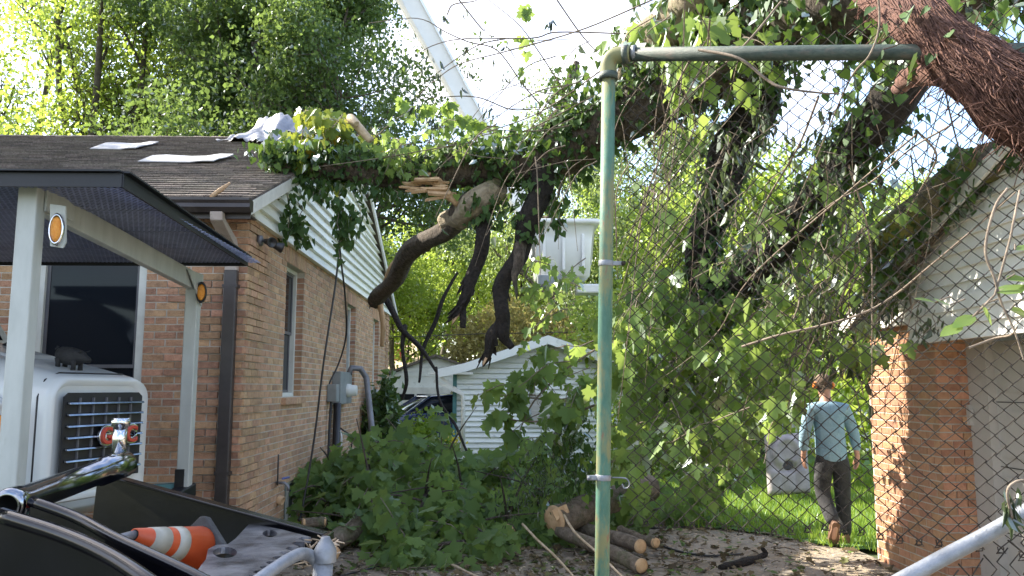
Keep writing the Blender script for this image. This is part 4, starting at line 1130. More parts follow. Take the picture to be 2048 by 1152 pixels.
cx0, cx1, cy0, cy1 = -4.6, -1.83, 3.95, 6.55
fr = MB()
A_, B_, C_, D_ = Vector((cx1, cy0, cz)), Vector((cx1 - .16, cy1, cz)), Vector((cx0, cy1, cz)), Vector((cx0, cy0, cz))
for (p, q) in ((A_, B_), (B_, C_), (C_, D_), (D_, A_)):
    fr.bar(p + Vector((0, 0, -.03)), q + Vector((0, 0, -.03)), .012 + rnd.uniform(0, .001), .07)
    fr.bar(p + Vector((0, 0, .012)), q + Vector((0, 0, .012)), .07, .008 + rnd.uniform(0, .002))
fr.build('frame', MAT['canopyblack'], can)
for k_ in range(1, 4):
    t = k_ / 4
    MB().bar(A_.lerp(B_, t) + Vector((0, 0, -.022)), D_.lerp(C_, t) + Vector((0, 0, -.022)), .035, .03).build('crossbar', MAT['canopyblack'], can)
ms = MB(); st = .046
k_ = 0
for s_ in (1, -1):
    x = cx0 - 3.0
    while x < cx1 + 3.0:
        # diagonal strand clipped to the frame
        y0c, y1c = cy0, cy1
        xa = x; xb = x + s_ * (cy1 - cy0) * .42
        t0, t1 = 0.0, 1.0
        if xb != xa:
            ta, tb = (cx0 - xa) / (xb - xa), (cx1 - .05 - xa) / (xb - xa)
            t0, t1 = max(0, min(ta, tb)), min(1, max(ta, tb))
        if t1 - t0 > .02:
            P0 = Vector((xa + (xb - xa) * t0, cy0 + (cy1 - cy0) * t0, cz - .034 - .004 * (s_ > 0)))
            P1 = Vector((xa + (xb - xa) * t1, cy0 + (cy1 - cy0) * t1, P0.z))
            ms.bar(P0, P1, .0085, .003)
        x += .033
MB().box(((cx0 + cx1 - .1) / 2, (cy0 + cy1) / 2, cz + .004), (cx1 - cx0 - .14, cy1 - cy0 - .03, .006)).build('roof_sheet', MAT['gridblack'], can)
ms.build('mesh_panel', MAT['meshblack'], can, kind='stuff')
MB().bar((p1[0], p1[1], .62), (p2[0], p2[1] + .1, .86), .12, .10).build('base_beam', MAT['canopyblack'], can, bevel=.008)
MB().bar((p2[0] + .02, p2[1] + .05, .88), (p2[0] - .6, p2[1] - .15, .86), .10, .08).build('base_arm', MAT['teal'], can)
for a_, h_ in (((p2[0] - .3, p2[1] - .1), .82), ((p1[0], p1[1]), .5)): MB().bar((*a_, h_), (*a_, 0), .11, .11).build('base_leg', MAT['teal'], can)
def oval_lamp(c, n, w_, h_, par, dark=False):
    n = Vector(n).normalized(); s_ = Vector((0, 0, 1)).cross(n).normalized(); u_ = Vector((0, 0, 1))
    def ring(k, d): return [Vector(c) + s_ * (w_ * k * math.cos(a)) + u_ * (h_ * k * math.sin(a)) + n * d for a in [2 * math.pi * i / 24 for i in range(24)]]
    b_ = MB(); b_.loft([ring(1.0, 0), ring(1.0, .015), ring(.92, .024), ring(.80, .024), ring(.78, .012)], cap=False)
    bz = b_.build('lamp_bezel', MAT['blackplastic' if dark else 'chrome'], par)
    l_ = MB(); l_.loft([ring(.79, .010), ring(.72, .022), ring(.5, .030), ring(.2, .034)])
    l_.build('amber_lens', MAT['amber'], bz)
q = at(116, 460, 4.10)
MB().prism([at(100, 408, 4.1), at(131, 412, 4.1), at(131, 485, 4.1), at(125, 496, 4.1), at(100, 492, 4.1)], (0, 1, 0), .012).build('lamp_tab', MAT['postwhite'], can)
oval_lamp(q + Vector((0, -.004, 0)), (.1, -1, 0), .036, .085, can)
q = at(403, 585, 6.44)
oval_lamp(q, (.15, -1, 0), .042, .085, can, True)

# ------------------------------------------------------------------ black steel loader frame, bottom left
ld = thing('loader_frame', 'black steel machine frame with chrome tube and toothed plate, bottom left', 'machine', (-1.4, 2.6, 0))
ta, tb_ = at(12, 1012, 2.35), at(252, 926, 3.25)
td = (tb_ - ta).normalized()
MB().lathe(ta, td, [(0, .030), (0, .044), (.02, .047), (.06, .047), (.065, .042), ((tb_ - ta).length - .26, .042), ((tb_ - ta).length - .25, .050), ((tb_ - ta).length - .03, .052), ((tb_ - ta).length, .040), ((tb_ - ta).length, 0)], 28).build('cylinder_tube', MAT['darkchrome'], ld)
MB().lathe(ta, td, [(.12, 0), (.12, .030), (-.001, .031)], 20).build('tube_bore', MAT['blackplastic'], ld)
f0 = at(238, 905, 3.2)
MB().tube([f0, f0 + Vector((0, 0, .10))], .026, 14).tube([f0 + Vector((0, 0, .10)), f0 + Vector((0, 0, .13))], .034, 14).build('pin', MAT['chrome'], ld)
def plate(pts, n, th, nm, mt, bev=.004): return MB().prism(pts, n, th).build(nm, MAT[mt], ld, bevel=bev)
# far arm: deep black plate with a light worn top edge
F0, F1 = at(195, 948, 3.3), at(652, 1072, 3.02)
F0b, F1b = F0 + Vector((-.02, 0, -.33)), F1 + Vector((0, 0, -.10))
dn = (F1 - F0).cross(Vector((0, 0, 1))).normalized()
plate([F0, F1, F1b, F0.lerp(F1, .62) + Vector((0, 0, -.20)), F0b], dn * -1, .022, 'far_arm', 'blacksteel')
MB().bar(F0 + Vector((0, 0, .006)), F1 + Vector((0, 0, .006)), .05, .010).build('far_flange', MAT['blacksteel'], ld, bevel=.003)
# near arm, curved and ribbed
nA = [at(58, 1008, 2.36), at(150, 1042, 2.3), at(230, 1085, 2.2), at(380, 1156, 2.05), at(560, 1250, 1.9)]
cv = crom(nA, 5)
mb = MB(); mb.loft([[p + Vector((0, 0, 0)), p + Vector((.0, .03, 0)), p + Vector((0, .03, -.26)), p + Vector((0, 0, -.26))] for p in cv], smooth=False)
mb.build('near_arm', MAT['blacksteel'], ld, bevel=.006)
mb = MB(); mb.tube([p + Vector((0, .012, .006)) for p in cv], .016, 8); mb.build('near_flange', MAT['blacksteel'], ld)
cv2 = crom([at(0, 1030, 2.22), at(120, 1068, 2.14), at(215, 1110, 2.05), at(300, 1165, 1.95), at(380, 1230, 1.88)], 5)
mb = MB(); mb.tube(cv2, .020, 10); mb.build('rib_tube', MAT['blacksteel'], ld)
mb = MB(); mb.loft([[p + Vector((0, 0, .0)), p + Vector((0, .02, 0)), p + Vector((0, .02, -.3)), p + Vector((0, 0, -.3))] for p in cv2], smooth=False); mb.build('side_plate', MAT['blacksteel'], ld)
MB().bar(at(60, 1006, 2.42), at(142, 1032, 2.36), .04, .012).build('red_edge', MAT['redpaint'], ld)
# toothed plate on a level plane with two holes
zt = 1.15
out = [(500, 1046), (560, 1058), (622, 1074)]
teeth = []
ex0, ex1 = (622, 1074), (505, 1160)
for i in range(9):
    t0, t1, t2 = i / 9, (i + .5) / 9, (i + .92) / 9
    for t, dd in ((t0, 0), (t1 - .22 / 9, -16), (t1 + .15 / 9, -17), (t2, 0)):
        teeth.append((ex0[0] + (ex1[0] - ex0[0]) * t + dd, ex0[1] + (ex1[1] - ex0[1]) * t + dd * .15))
out += teeth + [(380, 1160), (412, 1118), (416, 1098), (432, 1090), (456, 1088), (470, 1078)]
import bmesh
bm = bmesh.new()
def loop(pts): 
    vs_ = [bm.verts.new(atz(x, y, zt)) for x, y in pts]
    return [bm.edges.new((vs_[i], vs_[(i + 1) % len(vs_)])) for i in range(len(vs_))]
ed = loop(out)
for (hx, hy, rx, ry) in ((540, 1067, 15, 7), (450, 1105, 24, 11)):
    ed += loop([(hx + rx * math.cos(2 * math.pi * k / 20), hy + ry * math.sin(2 * math.pi * k / 20)) for k in range(20)])
bmesh.ops.triangle_fill(bm, edges=ed, use_beauty=True)
ex = bmesh.ops.extrude_face_region(bm, geom=bm.faces[:])
bmesh.ops.translate(bm, vec=(0, 0, -.02), verts=[v for v in ex['geom'] if isinstance(v, bmesh.types.BMVert)])
bmesh.ops.recalc_face_normals(bm, faces=bm.faces[:])
tm = bpy.data.meshes.new('toothed_plate'); bm.to_mesh(tm); bm.free()
link('toothed_plate', tm, MAT['greysteel'], ld)
q = atz(640, 1090, zt - .02)
mb = MB()
for i in range(60):
    a = Vector((rnd.uniform(-.07, .05), rnd.uniform(-.05, .05), rnd.uniform(-.06, .02)))
    mb.tube([q + a, q + a + Vector((rnd.uniform(-.04, .04), rnd.uniform(-.03, .03), rnd.uniform(-.02, .03)))], .003, 3)
mb.build('splinter_clump', MAT['debris'], ld, kind='stuff')
MB().box(F1 + Vector((.005, .0, -.06)), (.03, .10, .14)).build('end_block', MAT['blacksteel'], ld, bevel=.006)
MB().hexa([(-2.1, 2.25, .78), (-.62, 2.25, .78), (-.72, 3.35, .80), (-2.0, 3.35, .80), (-2.1, 2.25, .80), (-.62, 2.25, .80), (-.72, 3.35, .82), (-2.0, 3.35, .82)]).build('tray', MAT['blacksteel'], ld)
MB().box((-1.5, 2.7, .39), (.5, .6, .78)).box((-1.5, 2.7, .04), (1.0, 1.0, .08)).build('pedestal', MAT['blacksteel'], ld)
# traffic cone lying in the frame
cn_ = thing('traffic_cone', 'orange traffic cone with two white bands lying inside the black machine frame', 'cone', at(330, 1092, 2.72))
c0, c1 = at(268, 1070, 2.52), at(392, 1098, 2.78)
ax = (c1 - c0); ln = ax.length; ax.normalize()
def cone_seg(a, b, nm, mt, par, off=0):
    r_ = lambda t: .020 + (.074 - .020) * t + off
    return MB().lathe(c0, ax, [(ln * a, r_(a) - .004), (ln * a, r_(a)), (ln * b, r_(b)), (ln * b, r_(b) - .004)], 28).build(nm, MAT[mt], par)
b_ = cone_seg(0, 1, 'body', 'orange', cn_)
cone_seg(.20, .42, 'white_band', 'reflective', cn_, .0015); cone_seg(.52, .66, 'white_band', 'reflective', cn_, .0015)
bs_ = MB(); e1 = ax.orthogonal().normalized(); e2 = ax.cross(e1)
bs_.prism([c1 + (e1 * sx + e2 * sy) * .084 for sx, sy in ((-1, -.8), (-.8, -1), (.8, -1), (1, -.8), (1, .8), (.8, 1), (-.8, 1), (-1, .8))], ax, .03)
bs_.build('base', MAT['rubber'], cn_, bevel=.006)
MB().tube([at(222, 1082, 2.45), at(272, 1069, 2.53)], .014, 10).build('steel_bar', MAT['greypipe'], label='dark steel bar poking into the tip of the traffic cone', cat='bar')

# ------------------------------------------------------------------ fence: pipe post, rail, chain link
fence = thing('chain_link_fence', 'tall chain link fence panel hung on a peeling green pipe frame', 'fence', at(1205, 1150, 4.0) * Vector((1, 1, 0)) if False else (0.56, 4.0, 0))
PT, PB = at(1217, 132, 4.0), at(1204, 1150, 4.0)
dv = (PB - PT); PG = PT + dv * ((PT.z - 0) / -dv.z)
RE = at(2060, 112, 3.22)
RE2 = RE + (RE - PT) * .55
PR = .0355
MB().tube([PG + Vector((0, 0, -.02)), PG.lerp(PT, .33), PG.lerp(PT, .66), PT + Vector((0, 0, -.05))], PR, 20).build('post', MAT['pipegreen'], fence)
rd = (RE - PT); rd.z = 0; rd.normalize()
cor = PT + Vector((0, 0, .045))
ra = cor + rd * .10 + Vector((0, 0, .0))
MB().tube([ra, ra.lerp(RE2, .3), ra.lerp(RE2, .6), RE2], PR, 18).build('rail', MAT['railgreen'], fence)
el_ = crom([PT + Vector((0, 0, -.06)), PT + Vector((0, 0, .005)), PT + rd * .018 + Vector((0, 0, .038)), PT + rd * .05 + Vector((0, 0, .05)), ra + rd * .02], 5)
MB().tube(el_, .043, 20).build('elbow', MAT['pipegreen'], fence)
up_ = (PT - PG).normalized()
MB().tube([PT - up_ * .075, PT - up_ * .04], .049, 20).tube([ra - rd * .02, ra + rd * .01], .049, 20).build('elbow_collar', MAT['railgreen'], fence)
MB().tube([ra + rd * .03, ra + rd * .05], .041, 20).build('rail_band', MAT['galv'], fence)
for py in (527, 955):
    c_ = at(1208, py, 4.0)
    t_ = (c_.z - PG.z) / (PT.z - PG.z); c_ = PG.lerp(PT, t_)
    b_ = MB(); b_.tube([c_ - up_ * .014, c_ + up_ * .014], .0385, 20)
    if py == 527: b_.box(c_ + Vector((.055, -.01, 0)), (.05, .012, .022))
    else: b_.box(c_ + Vector((-.055, -.01, 0)), (.05, .012, .024))
    b_.build('clamp_band', MAT['galv'], fence, bevel=.003)
    if py == 527: MB().lathe(c_ + Vector((.085, -.02, 0)), (0, 1, 0), [(0, 0), (0, .012), (.025, .012), (.025, 0)], 8).build('bolt', MAT['galvdark'], fence)
    else:
        MB().lathe(c_ + Vector((-.07, -.025, 0)), (0, 1, 0), [(0, 0), (0, .009), (.03, .009), (.03, 0)], 8).build('bolt', MAT['galv'], fence)
        MB().tube(crom([c_ + Vector((.04, 0, 0)), c_ + Vector((.11, -.01, -.005)), c_ + Vector((.125, -.01, -.04)), c_ + Vector((.10, -.01, -.05)), c_ + Vector((.09, -.01, -.03))]), .004, 6).build('wire_hook', MAT['galv'], fence)
# woven wires: every strand its own object
PW, PHH = .0365, .0365
W0 = ra + rd * -.02; W0.z = 0
zt_, zb_ = PT.z + .0, at(1400, 1055, 3.85).z
nst = int((zt_ - zb_) / PHH)
WR = .0031
wire_m = []
nlen = int(3.3 / PW)
def bulge(s, z): return .05 * math.sin(s * 1.9 + .6) * math.sin((z - zb_) * 1.5) + .02 * math.sin(s * 4.1 + z * 2.3)
for i in range(nlen):
    pts = []
    for j in range(nst + 1):
        s_ = i * PW + (PW if (j + 0) % 2 else 0) + (.0 if i % 2 == 0 else 0)
        zz = zt_ - j * PHH
        s2 = s_ - .004 if (j % 2) else s_ + .004
        od = (j + i) % 2
        s2 = i * PW + (PW * 1.06 if od else -PW * .06)
        y_ = .005 * (1 if od else -1)
        sagz = -.02 * math.sin(i * .17) - .012 * math.sin(i * .41 + 1) - .05 * (i / nlen)
        zz += sagz * (j / nst) + .004 * math.sin(i * 1.7 + j)
        pts.append(W0 + rd * (s2 + .01 * math.sin(zz * 3.1 + i * .05)) + Vector((-rd.y, rd.x, 0)) * (y_ - bulge(i * PW, zz)) + Vector((0, 0, zz)))
    if i % 2: pass
    e = pts[-1]; d_ = (pts[-1] - pts[-2]).normalized()
    pts += [e + d_ * .02 + Vector((0, 0, -.008)), e + Vector((-.012 if d_.x > 0 else .012, 0, -.018)), e + Vector((-.014 if d_.x > 0 else .014, 0, 0.004))]
    MB().tube(pts, WR, 4, cap=False).build('wire', MAT['galvdark'], fence)
# grey gate pipe and its own mesh, bottom right
gp_ = thing('pipe_gate', 'low galvanised pipe gate with chain link, bottom right corner', 'gate', (1.35, 2.2, 0))
cvp = crom([at(1700, 1225, 2.15), at(1790, 1168, 2.16), at(1845, 1138, 2.17), at(1900, 1108, 2.18), at(1980, 1066, 2.18), at(2120, 985, 2.16), at(2300, 890, 2.1)], 6)
MB().tube(cvp, .0205, 16).build('top_pipe', MAT['galv'], gp_)
e_ = cvp[-1]; MB().tube([e_, Vector((e_.x, e_.y, 0))], .022, 10).build('gate_post', MAT['galv'], gp_)
s_ = cvp[0]; MB().tube([s_, Vector((s_.x - .03, s_.y, 0))], .0205, 10).build('gate_post', MAT['galv'], gp_)
def top_z(x):
    for a, b in zip(cvp[:-1], cvp[1:]):
        if a.x <= x <= b.x: return a.z + (b.z - a.z) * (x - a.x) / max(1e-6, b.x - a.x)
    return cvp[-1].z
for i in range(26):
    x_ = cvp[0].x + .03 + i * .034; pts = []
    z_ = top_z(x_) - .035; j = 0
    while z_ > .12:
        pts.append(Vector((x_ + (.036 if (i + j) % 2 else -.002), 2.17 + (.005 if (i + j) % 2 else -.005), z_ + .006 * math.sin(i + j)))); z_ -= .036; j += 1
    if len(pts) > 3: MB().tube(pts, .0024, 4, cap=False).build('wire', MAT['galvdark'], gp_)
# short grey fence post at the left foreground
fp = thing('fence_post', 'short grey steel fence post with a bent brace, in the foreground beside the machine', 'fence post', (-.48, 2.3, 0))
t0, b0 = at(651, 1082, 2.3), at(644, 1160, 2.3)
bg_ = b0 + (b0 - t0) * ((b0.z) / (t0.z - b0.z))
MB().tube([bg_, t0 + (bg_ - t0) * .03], .027, 16).build('post', MAT['galv'], fp)
MB().lathe(t0 + Vector((0, 0, -.055)), (0, 0, 1), [(0, .031), (.03, .031), (.045, .024), (.06, .014), (.066, .012), (.066, 0)], 16).build('cap', MAT['galv'], fp)
MB().tube(crom([at(646, 1150, 2.3), at(632, 1122, 2.3), at(612, 1108, 2.28), at(590, 1112, 2.22), at(545, 1140, 2.12), at(470, 1195, 1.98)], 6), .0165, 12).build('brace', MAT['galv'], fp)

# ------------------------------------------------------------------ bucket lift
bl = thing('bucket_lift', 'white bucket lift boom reaching down behind the limb to a work bucket', 'lift', (1, 14, 0))
ba, bb = at(800, 0, 15.2), at(935, 270, 15.0)
bd = (ba - bb)
top = bb + bd * 2.6
end = at(1075, 470, 14.6)
def boom(p, q, w0, w1, nm):
    d_ = (q - p).normalized(); s_ = d_.cross(Vector((0, 1, 0))).normalized(); t_ = d_.cross(s_)
    rings = []
    for (c, w_) in ((p, w0), (q, w1)):
        r_ = []
        for (sx, sy) in ((-1, -1), (1, -1), (1, 1), (-1, 1)):
            for (ax_, ay_) in (((.7, 1), (1, .7)) if sx * sy > 0 else ((1, .7), (.7, 1))):
                r_.append(c + s_ * (sx * ax_ * w_) + t_ * (sy * ay_ * w_))
        rings.append(r_)
    return MB().loft(rings, smooth=False).build(nm, MAT['boomwhite'], bl, bevel=.02)
boom(top, end, .27, .165, 'upper_boom')
boom(top + Vector((.3, .6, .3)), top + Vector((-3.5, 3, -9)), .3, .33, 'lower_boom') if False else None
bc = at(1122, 500, 14.0)
def sq(z, wx, wy, r=.12, dx=0):
    o_ = []
    for (sx, sy, a0) in ((1, -1, -90), (1, 1, 0), (-1, 1, 90), (-1, -1, 180)):
        for k_ in range(5):
            a = R(a0 + k_ * 22.5)
            o_.append(bc + Vector((dx + sx * (wx - r) + r * math.cos(a), sy * (wy - r) + r * math.sin(a), z)))
    return o_
bk = MB(); bk.loft([sq(-.55, .40, .40), sq(-.50, .46, .46), sq(.10, .52, .5), sq(.36, .55, .52), sq(.365, .62, .58), sq(.44, .63, .59), sq(.44, .56, .52), sq(-.3, .5, .45)])
bk.build('bucket', MAT['boomwhite'], bl)
MB().bar(end + Vector((-.1, 0, .05)), bc + Vector((-.45, -.1, -.2)), .2, .24).build('knuckle', MAT['boomwhite'], bl, bevel=.03)
for k_ in range(3): MB().box(bc + Vector((-.33 + k_ * .33, -.51, -.12)), (.05, .04, .62)).build('rib', MAT['boomwhite'], bl, bevel=.01)
MB().box(bc + Vector((.48, -.15, -.72)), (.5, .4, .16)).build('step', MAT['boomwhite'], bl, bevel=.03)
MB().box(bc + Vector((-.22, -.45, -.62)), (.45, .25, .22)).build('control_box', MAT['metergrey'], bl, bevel=.03)

# ------------------------------------------------------------------ moulded panel leaning on the lawn
pn = thing('moulded_panel', 'weathered grey moulded panel with a dark hole standing on the lawn left of the man', 'panel', (4.4, 12.3, 0))
Yp = 12.3
nx, ny = 24, 32
c00, c10, c01 = at(1536, 992, Yp - .15), at(1622, 986, Yp - .15), at(1528, 870, Yp + .05)
ex_, ey_ = c10 - c00, c01 - c00
nrm_ = ex_.cross(ey_).normalized()
if nrm_.y > 0: nrm_ = -nrm_
mb = MB()
for j in range(ny + 1):
    for i in range(nx + 1):
        u, v = i / nx, j / ny
        h = .0
        r1 = math.hypot((u - .50) / .36, (v - .68) / .30)
        h += .05 * max(0, 1 - abs(r1 - .72) / .22) - .05 * max(0, 1 - abs(r1 - 1.05) / .16)
        r2 = math.hypot((u - .5) / .14, (v - .47) / .075); h -= .11 * max(0, 1 - r2 ** 2) ** .5 if r2 < 1 else 0
        if v < .40: h += .03 * abs(math.sin(u * math.pi * 3)) ** .5
        edge = min(u, 1 - u, v, 1 - v); h -= .05 * max(0, 1 - edge / .05)
        mb.v.append(tuple(c00 + ex_ * u + ey_ * v + nrm_ * (h + .04)))
for j in range(ny):
    for i in range(nx):
        a = j * (nx + 1) + i
        q_ = [a, a + 1, a + nx + 2, a + nx + 1]
        mb.f.append(q_); mb.t.append(0); mb.sm.append(True)
o = mb.build('shell', MAT['panelgrey'], pn); so = o.modifiers.new('thickness', 'SOLIDIFY'); so.thickness = .05; so.offset = -1 if nrm_.y < 0 else 1
hc = c00 + ex_ * .5 + ey_ * .47
b_ = MB(); b_.loft([[hc + ex_ * (.125 * math.cos(a)) + ey_ * (.066 * math.sin(a)) + nrm_ * d_ for a in [2 * math.pi * k / 20 for k in range(20)]] for d_ in (.012, .030)])
b_.build('hole', MAT['blackplastic'], pn)
MB().tube(crom([c01 + ex_ * .55, c01 + ex_ * .6 + Vector((0, 0, .15)), c01 + ex_ * .8 + Vector((0, 0, .18)), c01 + ex_ * .95 + Vector((0, 0, .02))]), .008, 6).tube(crom([c01 + ex_ * .5 + Vector((0, .1, 0)), c01 + ex_ * .55 + Vector((0, .1, .2)), c01 + ex_ * .9 + Vector((0, .1, .15)), c01 + ex_ * 1.0 + Vector((0, .1, 0))]), .008, 6).build('wire_loop', MAT['galv'], pn)

# ------------------------------------------------------------------ the walking man
def skin_obj(name, joints, edges, mat, parent, root=0, lev=2):
    me = bpy.data.meshes.new(name)
    me.from_pydata([tuple(j[0]) for j in joints], edges, [])
    o = link(name, me, mat, parent)
    o.modifiers.new('skin', 'SKIN').use_smooth_shade = True
    for i, j in enumerate(joints):
        sv_ = me.skin_vertices[0].data[i]
        r_ = j[1] if hasattr(j[1], '__len__') else (j[1], j[1])
        sv_.radius = r_; sv_.use_root = (i == root)
    s = o.modifiers.new('sub', 'SUBSURF'); s.levels = lev; s.render_levels = lev
    return o
MX, MY = at(1672, 1085, 8.75).x, 8.75
man = thing('person', 'man in light blue long sleeved shirt and dark trousers walking away beside the brick garage', 'person', (MX, MY, 0))
def H(x, y, z): return Vector((MX + x, MY + y, z + .02))
# body: neck, head, torso, arms with hands, legs
J, E = [], []
def jt(p, r, par=None):
    J.append((p, r)); i = len(J) - 1
    if par is not None: E.append((par, i))
    return i
pel = jt(H(0, 0, .96), (.10, .08)); wst = jt(H(0, .03, 1.14), (.10, .08), pel); che = jt(H(.0, .06, 1.34), (.115, .09), wst)
nk0 = jt(H(0, .09, 1.47), .075, che); nk = jt(H(0, .11, 1.55), .058, nk0); hd0 = jt(H(0, .125, 1.63), (.075, .085), nk); hd1 = jt(H(0, .135, 1.72), (.072, .085), hd0); hd2 = jt(H(0, .13, 1.775), (.045, .055), hd1)
for sx in (-1, 1):
    sh = jt(H(sx * .17, .07, 1.42), .062, che); eb = jt(H(sx * .265, .02 if sx < 0 else .06, 1.16), .045, sh)
    wr = jt(H(sx * .275, .08 if sx < 0 else .0, .925), .028, eb); pm = jt(H(sx * .272, .10 if sx < 0 else .0, .865), (.022, .034), wr)
    for k_ in range(4):
        fy = .03 - k_ * .02; b0 = H(sx * .27, (.10 if sx < 0 else 0) + fy, .83)
        a = jt(b0, .010, pm); b_ = jt(b0 + Vector((-sx * .012, .005, -.038 + .004 * abs(k_ - 1.3))), .009, a); jt(b0 + Vector((-sx * .03, .008, -.066 + .006 * abs(k_ - 1.3))), .0075, b_)
    tb0 = jt(H(sx * .262, (.10 if sx < 0 else 0) + .045, .86), .011, pm); jt(H(sx * .255, (.10 if sx < 0 else 0) + .062, .815), .0085, tb0)
def leg(sx, hip, knee, ank, toe):
    h_ = jt(hip, .07, pel); k_ = jt(knee, .06, h_); a = jt(ank, .042, k_); jt(toe, (.04, .03), a)
leg(-1, H(-.09, 0, .92), H(-.095, .06, .52), H(-.085, -.20, .22), H(-.08, -.12, .07))
leg(1, H(.09, 0, .92), H(.105, .03, .50), H(.10, .02, .09), H(.105, .17, .05))
skin_obj('body', J, E, MAT['skin'], man)
J, E = [], []
hem = jt(H(0, .005, .79), (.15, .115)); pel = jt(H(0, .008, .90), (.182, .138), hem); wst = jt(H(0, .03, 1.10), (.17, .13), pel); che = jt(H(0, .055, 1.30), (.178, .132), wst); up = jt(H(0, .08, 1.42), (.13, .095), che); nc = jt(H(0, .095, 1.49), .07, up)
for sx in (-1, 1):
    sh = jt(H(sx * .185, .07, 1.41), .080, up); eb = jt(H(sx * .275, .02 if sx < 0 else .06, 1.16), .064, sh); jt(H(sx * .28, .075 if sx < 0 else .0, .95), .046, eb)
skin_obj('shirt', J, E, MAT['shirt'], man)
J, E = [], []
top_ = jt(H(0, .01, 1.06), (.12, .09)); pel = jt(H(0, 0, .95), (.155, .115), top_)
for sx in (-1, 1):
    if sx < 0: pts = (H(-.095, 0, .84), H(-.10, .06, .52), H(-.087, -.19, .225))
    else: pts = (H(.095, 0, .84), H(.108, .03, .50), H(.102, .01, .05))
    a = jt(pts[0], .112, pel); b_ = jt(pts[1], .085, a); jt(pts[2], .075, b_)
skin_obj('trousers', J, E, MAT['denim'], man)
# boots: the left one lifted with its sole showing
def bootm(ank, heel, toe, up_):
    d_ = (toe - heel).normalized(); s_ = d_.cross(up_).normalized(); u_ = s_.cross(d_)
    L_ = (toe - heel).length
    rings = []
    for (t, w_, h_) in ((0, .030, .10), (.08, .042, .115), (.3, .043, .11), (.55, .05, .075), (.8, .052, .055), (.95, .04, .045), (1.0, .02, .035)):
        c_ = heel + d_ * (L_ * t)
        rings.append([c_ - s_ * w_ + u_ * .018, c_ + s_ * w_ + u_ * .018, c_ + s_ * w_ * .95 + u_ * h_ * .6, c_ + s_ * w_ * .5 + u_ * h_, c_ - s_ * w_ * .5 + u_ * h_, c_ - s_ * w_ * .95 + u_ * h_ * .6])
    b_ = MB().loft(rings).build('boot', MAT['boot'], man)
    rs2 = []
    for (t, w_) in ((-.02, .030), (.06, .044), (.3, .040), (.55, .052), (.8, .056), (.96, .042), (1.03, .02)):
        c_ = heel + d_ * (L_ * t)
        rs2.append([c_ - s_ * w_ - u_ * .008, c_ + s_ * w_ - u_ * .008, c_ + s_ * w_ + u_ * .019, c_ - s_ * w_ + u_ * .019])
    MB().loft(rs2, smooth=False).build('sole', MAT['boot'], b_, bevel=.004)
bootm(None, H(-.085, -.24, .255), H(-.075, -.10, .015), Vector((0, .75, .5)))
bootm(None, H(.102, -.05, .01), H(.11, .24, .0), Vector((0, 0, 1)))
mb = MB(); mb.lathe(H(0, .135, 1.665), (0, .1, 1), [(0, .088), (.04, .092), (.085, .080), (.118, .05), (.13, 0)], 20)
cp = mb.build('cap', MAT['cap'], man)
MB().lathe(H(0, .12, 1.615), (0, .1, 1), [(0, .070), (.03, .083), (.06, .088)], 18).build('hair', MAT['hair'], man)
for sx in (-1, 1):
    MB().lathe(H(sx * .082, .13, 1.665), (sx, 0, 0), [(0, 0), (0, .036), (.022, .038), (.034, .028), (.036, 0)], 16).build('earmuff', MAT['orangegear'], man)
# ------------------------------------------------------------------ the fallen tree
tree = thing('fallen_tree', 'huge ivy covered tree fallen across the roof, the fence and the garage', 'tree', (2.5, 5.5, 0))
def limb(name, spec, mat, parent=None, n=14, k=14, rough=.035, end_mat=None, wob=.03):
    pts = crom([at(p[0], p[1], p[2]) for p in spec], k)
    rr = lerp_list([p[3] for p in spec], len(pts))
    ph = rnd.uniform(0, 6)
    pts = [p + Vector((math.sin(i * .22 + ph), math.sin(i * .29 + ph * 2), math.sin(i * .19 + ph * 3))) * wob * min(1, r / .1) for i, (p, r) in enumerate(zip(pts, rr))]
    rr = [r * (1 + .05 * math.sin(i * .16 + ph) + .03 * math.sin(i * .42 + ph * 2)) for i, r in enumerate(rr)]
    if rr[len(rr) // 2] > .06:      # furrowed bark: ridges running along the limb, swellings and dents
        n = 34; sd = rnd.uniform(0, 90)
        st_ = (pts[-1] - pts[0]).length / len(pts)
        def rf(i, th):
            c, s = math.cos(th), math.sin(th)
            a_ = noise.noise((c * 1.4 + sd, s * 1.4, i * st_ * 2.2))
            b_ = abs(noise.noise((c * 5.5 + sd, s * 5.5, i * st_ * 3.0)))
            d_ = abs(noise.noise((c * 11 + sd, s * 11, i * st_ * 6.0)))
            return 1 + .09 * a_ + .13 * (.35 - b_) + .07 * (.3 - d_)
        o = MB().tube(pts, rr, n, rfun=rf).build(name, MAT[mat], parent or tree)
    else: o = MB().tube(pts, rr, n, rough=rough).build(name, MAT[mat], parent or tree)
    return o, pts, rr
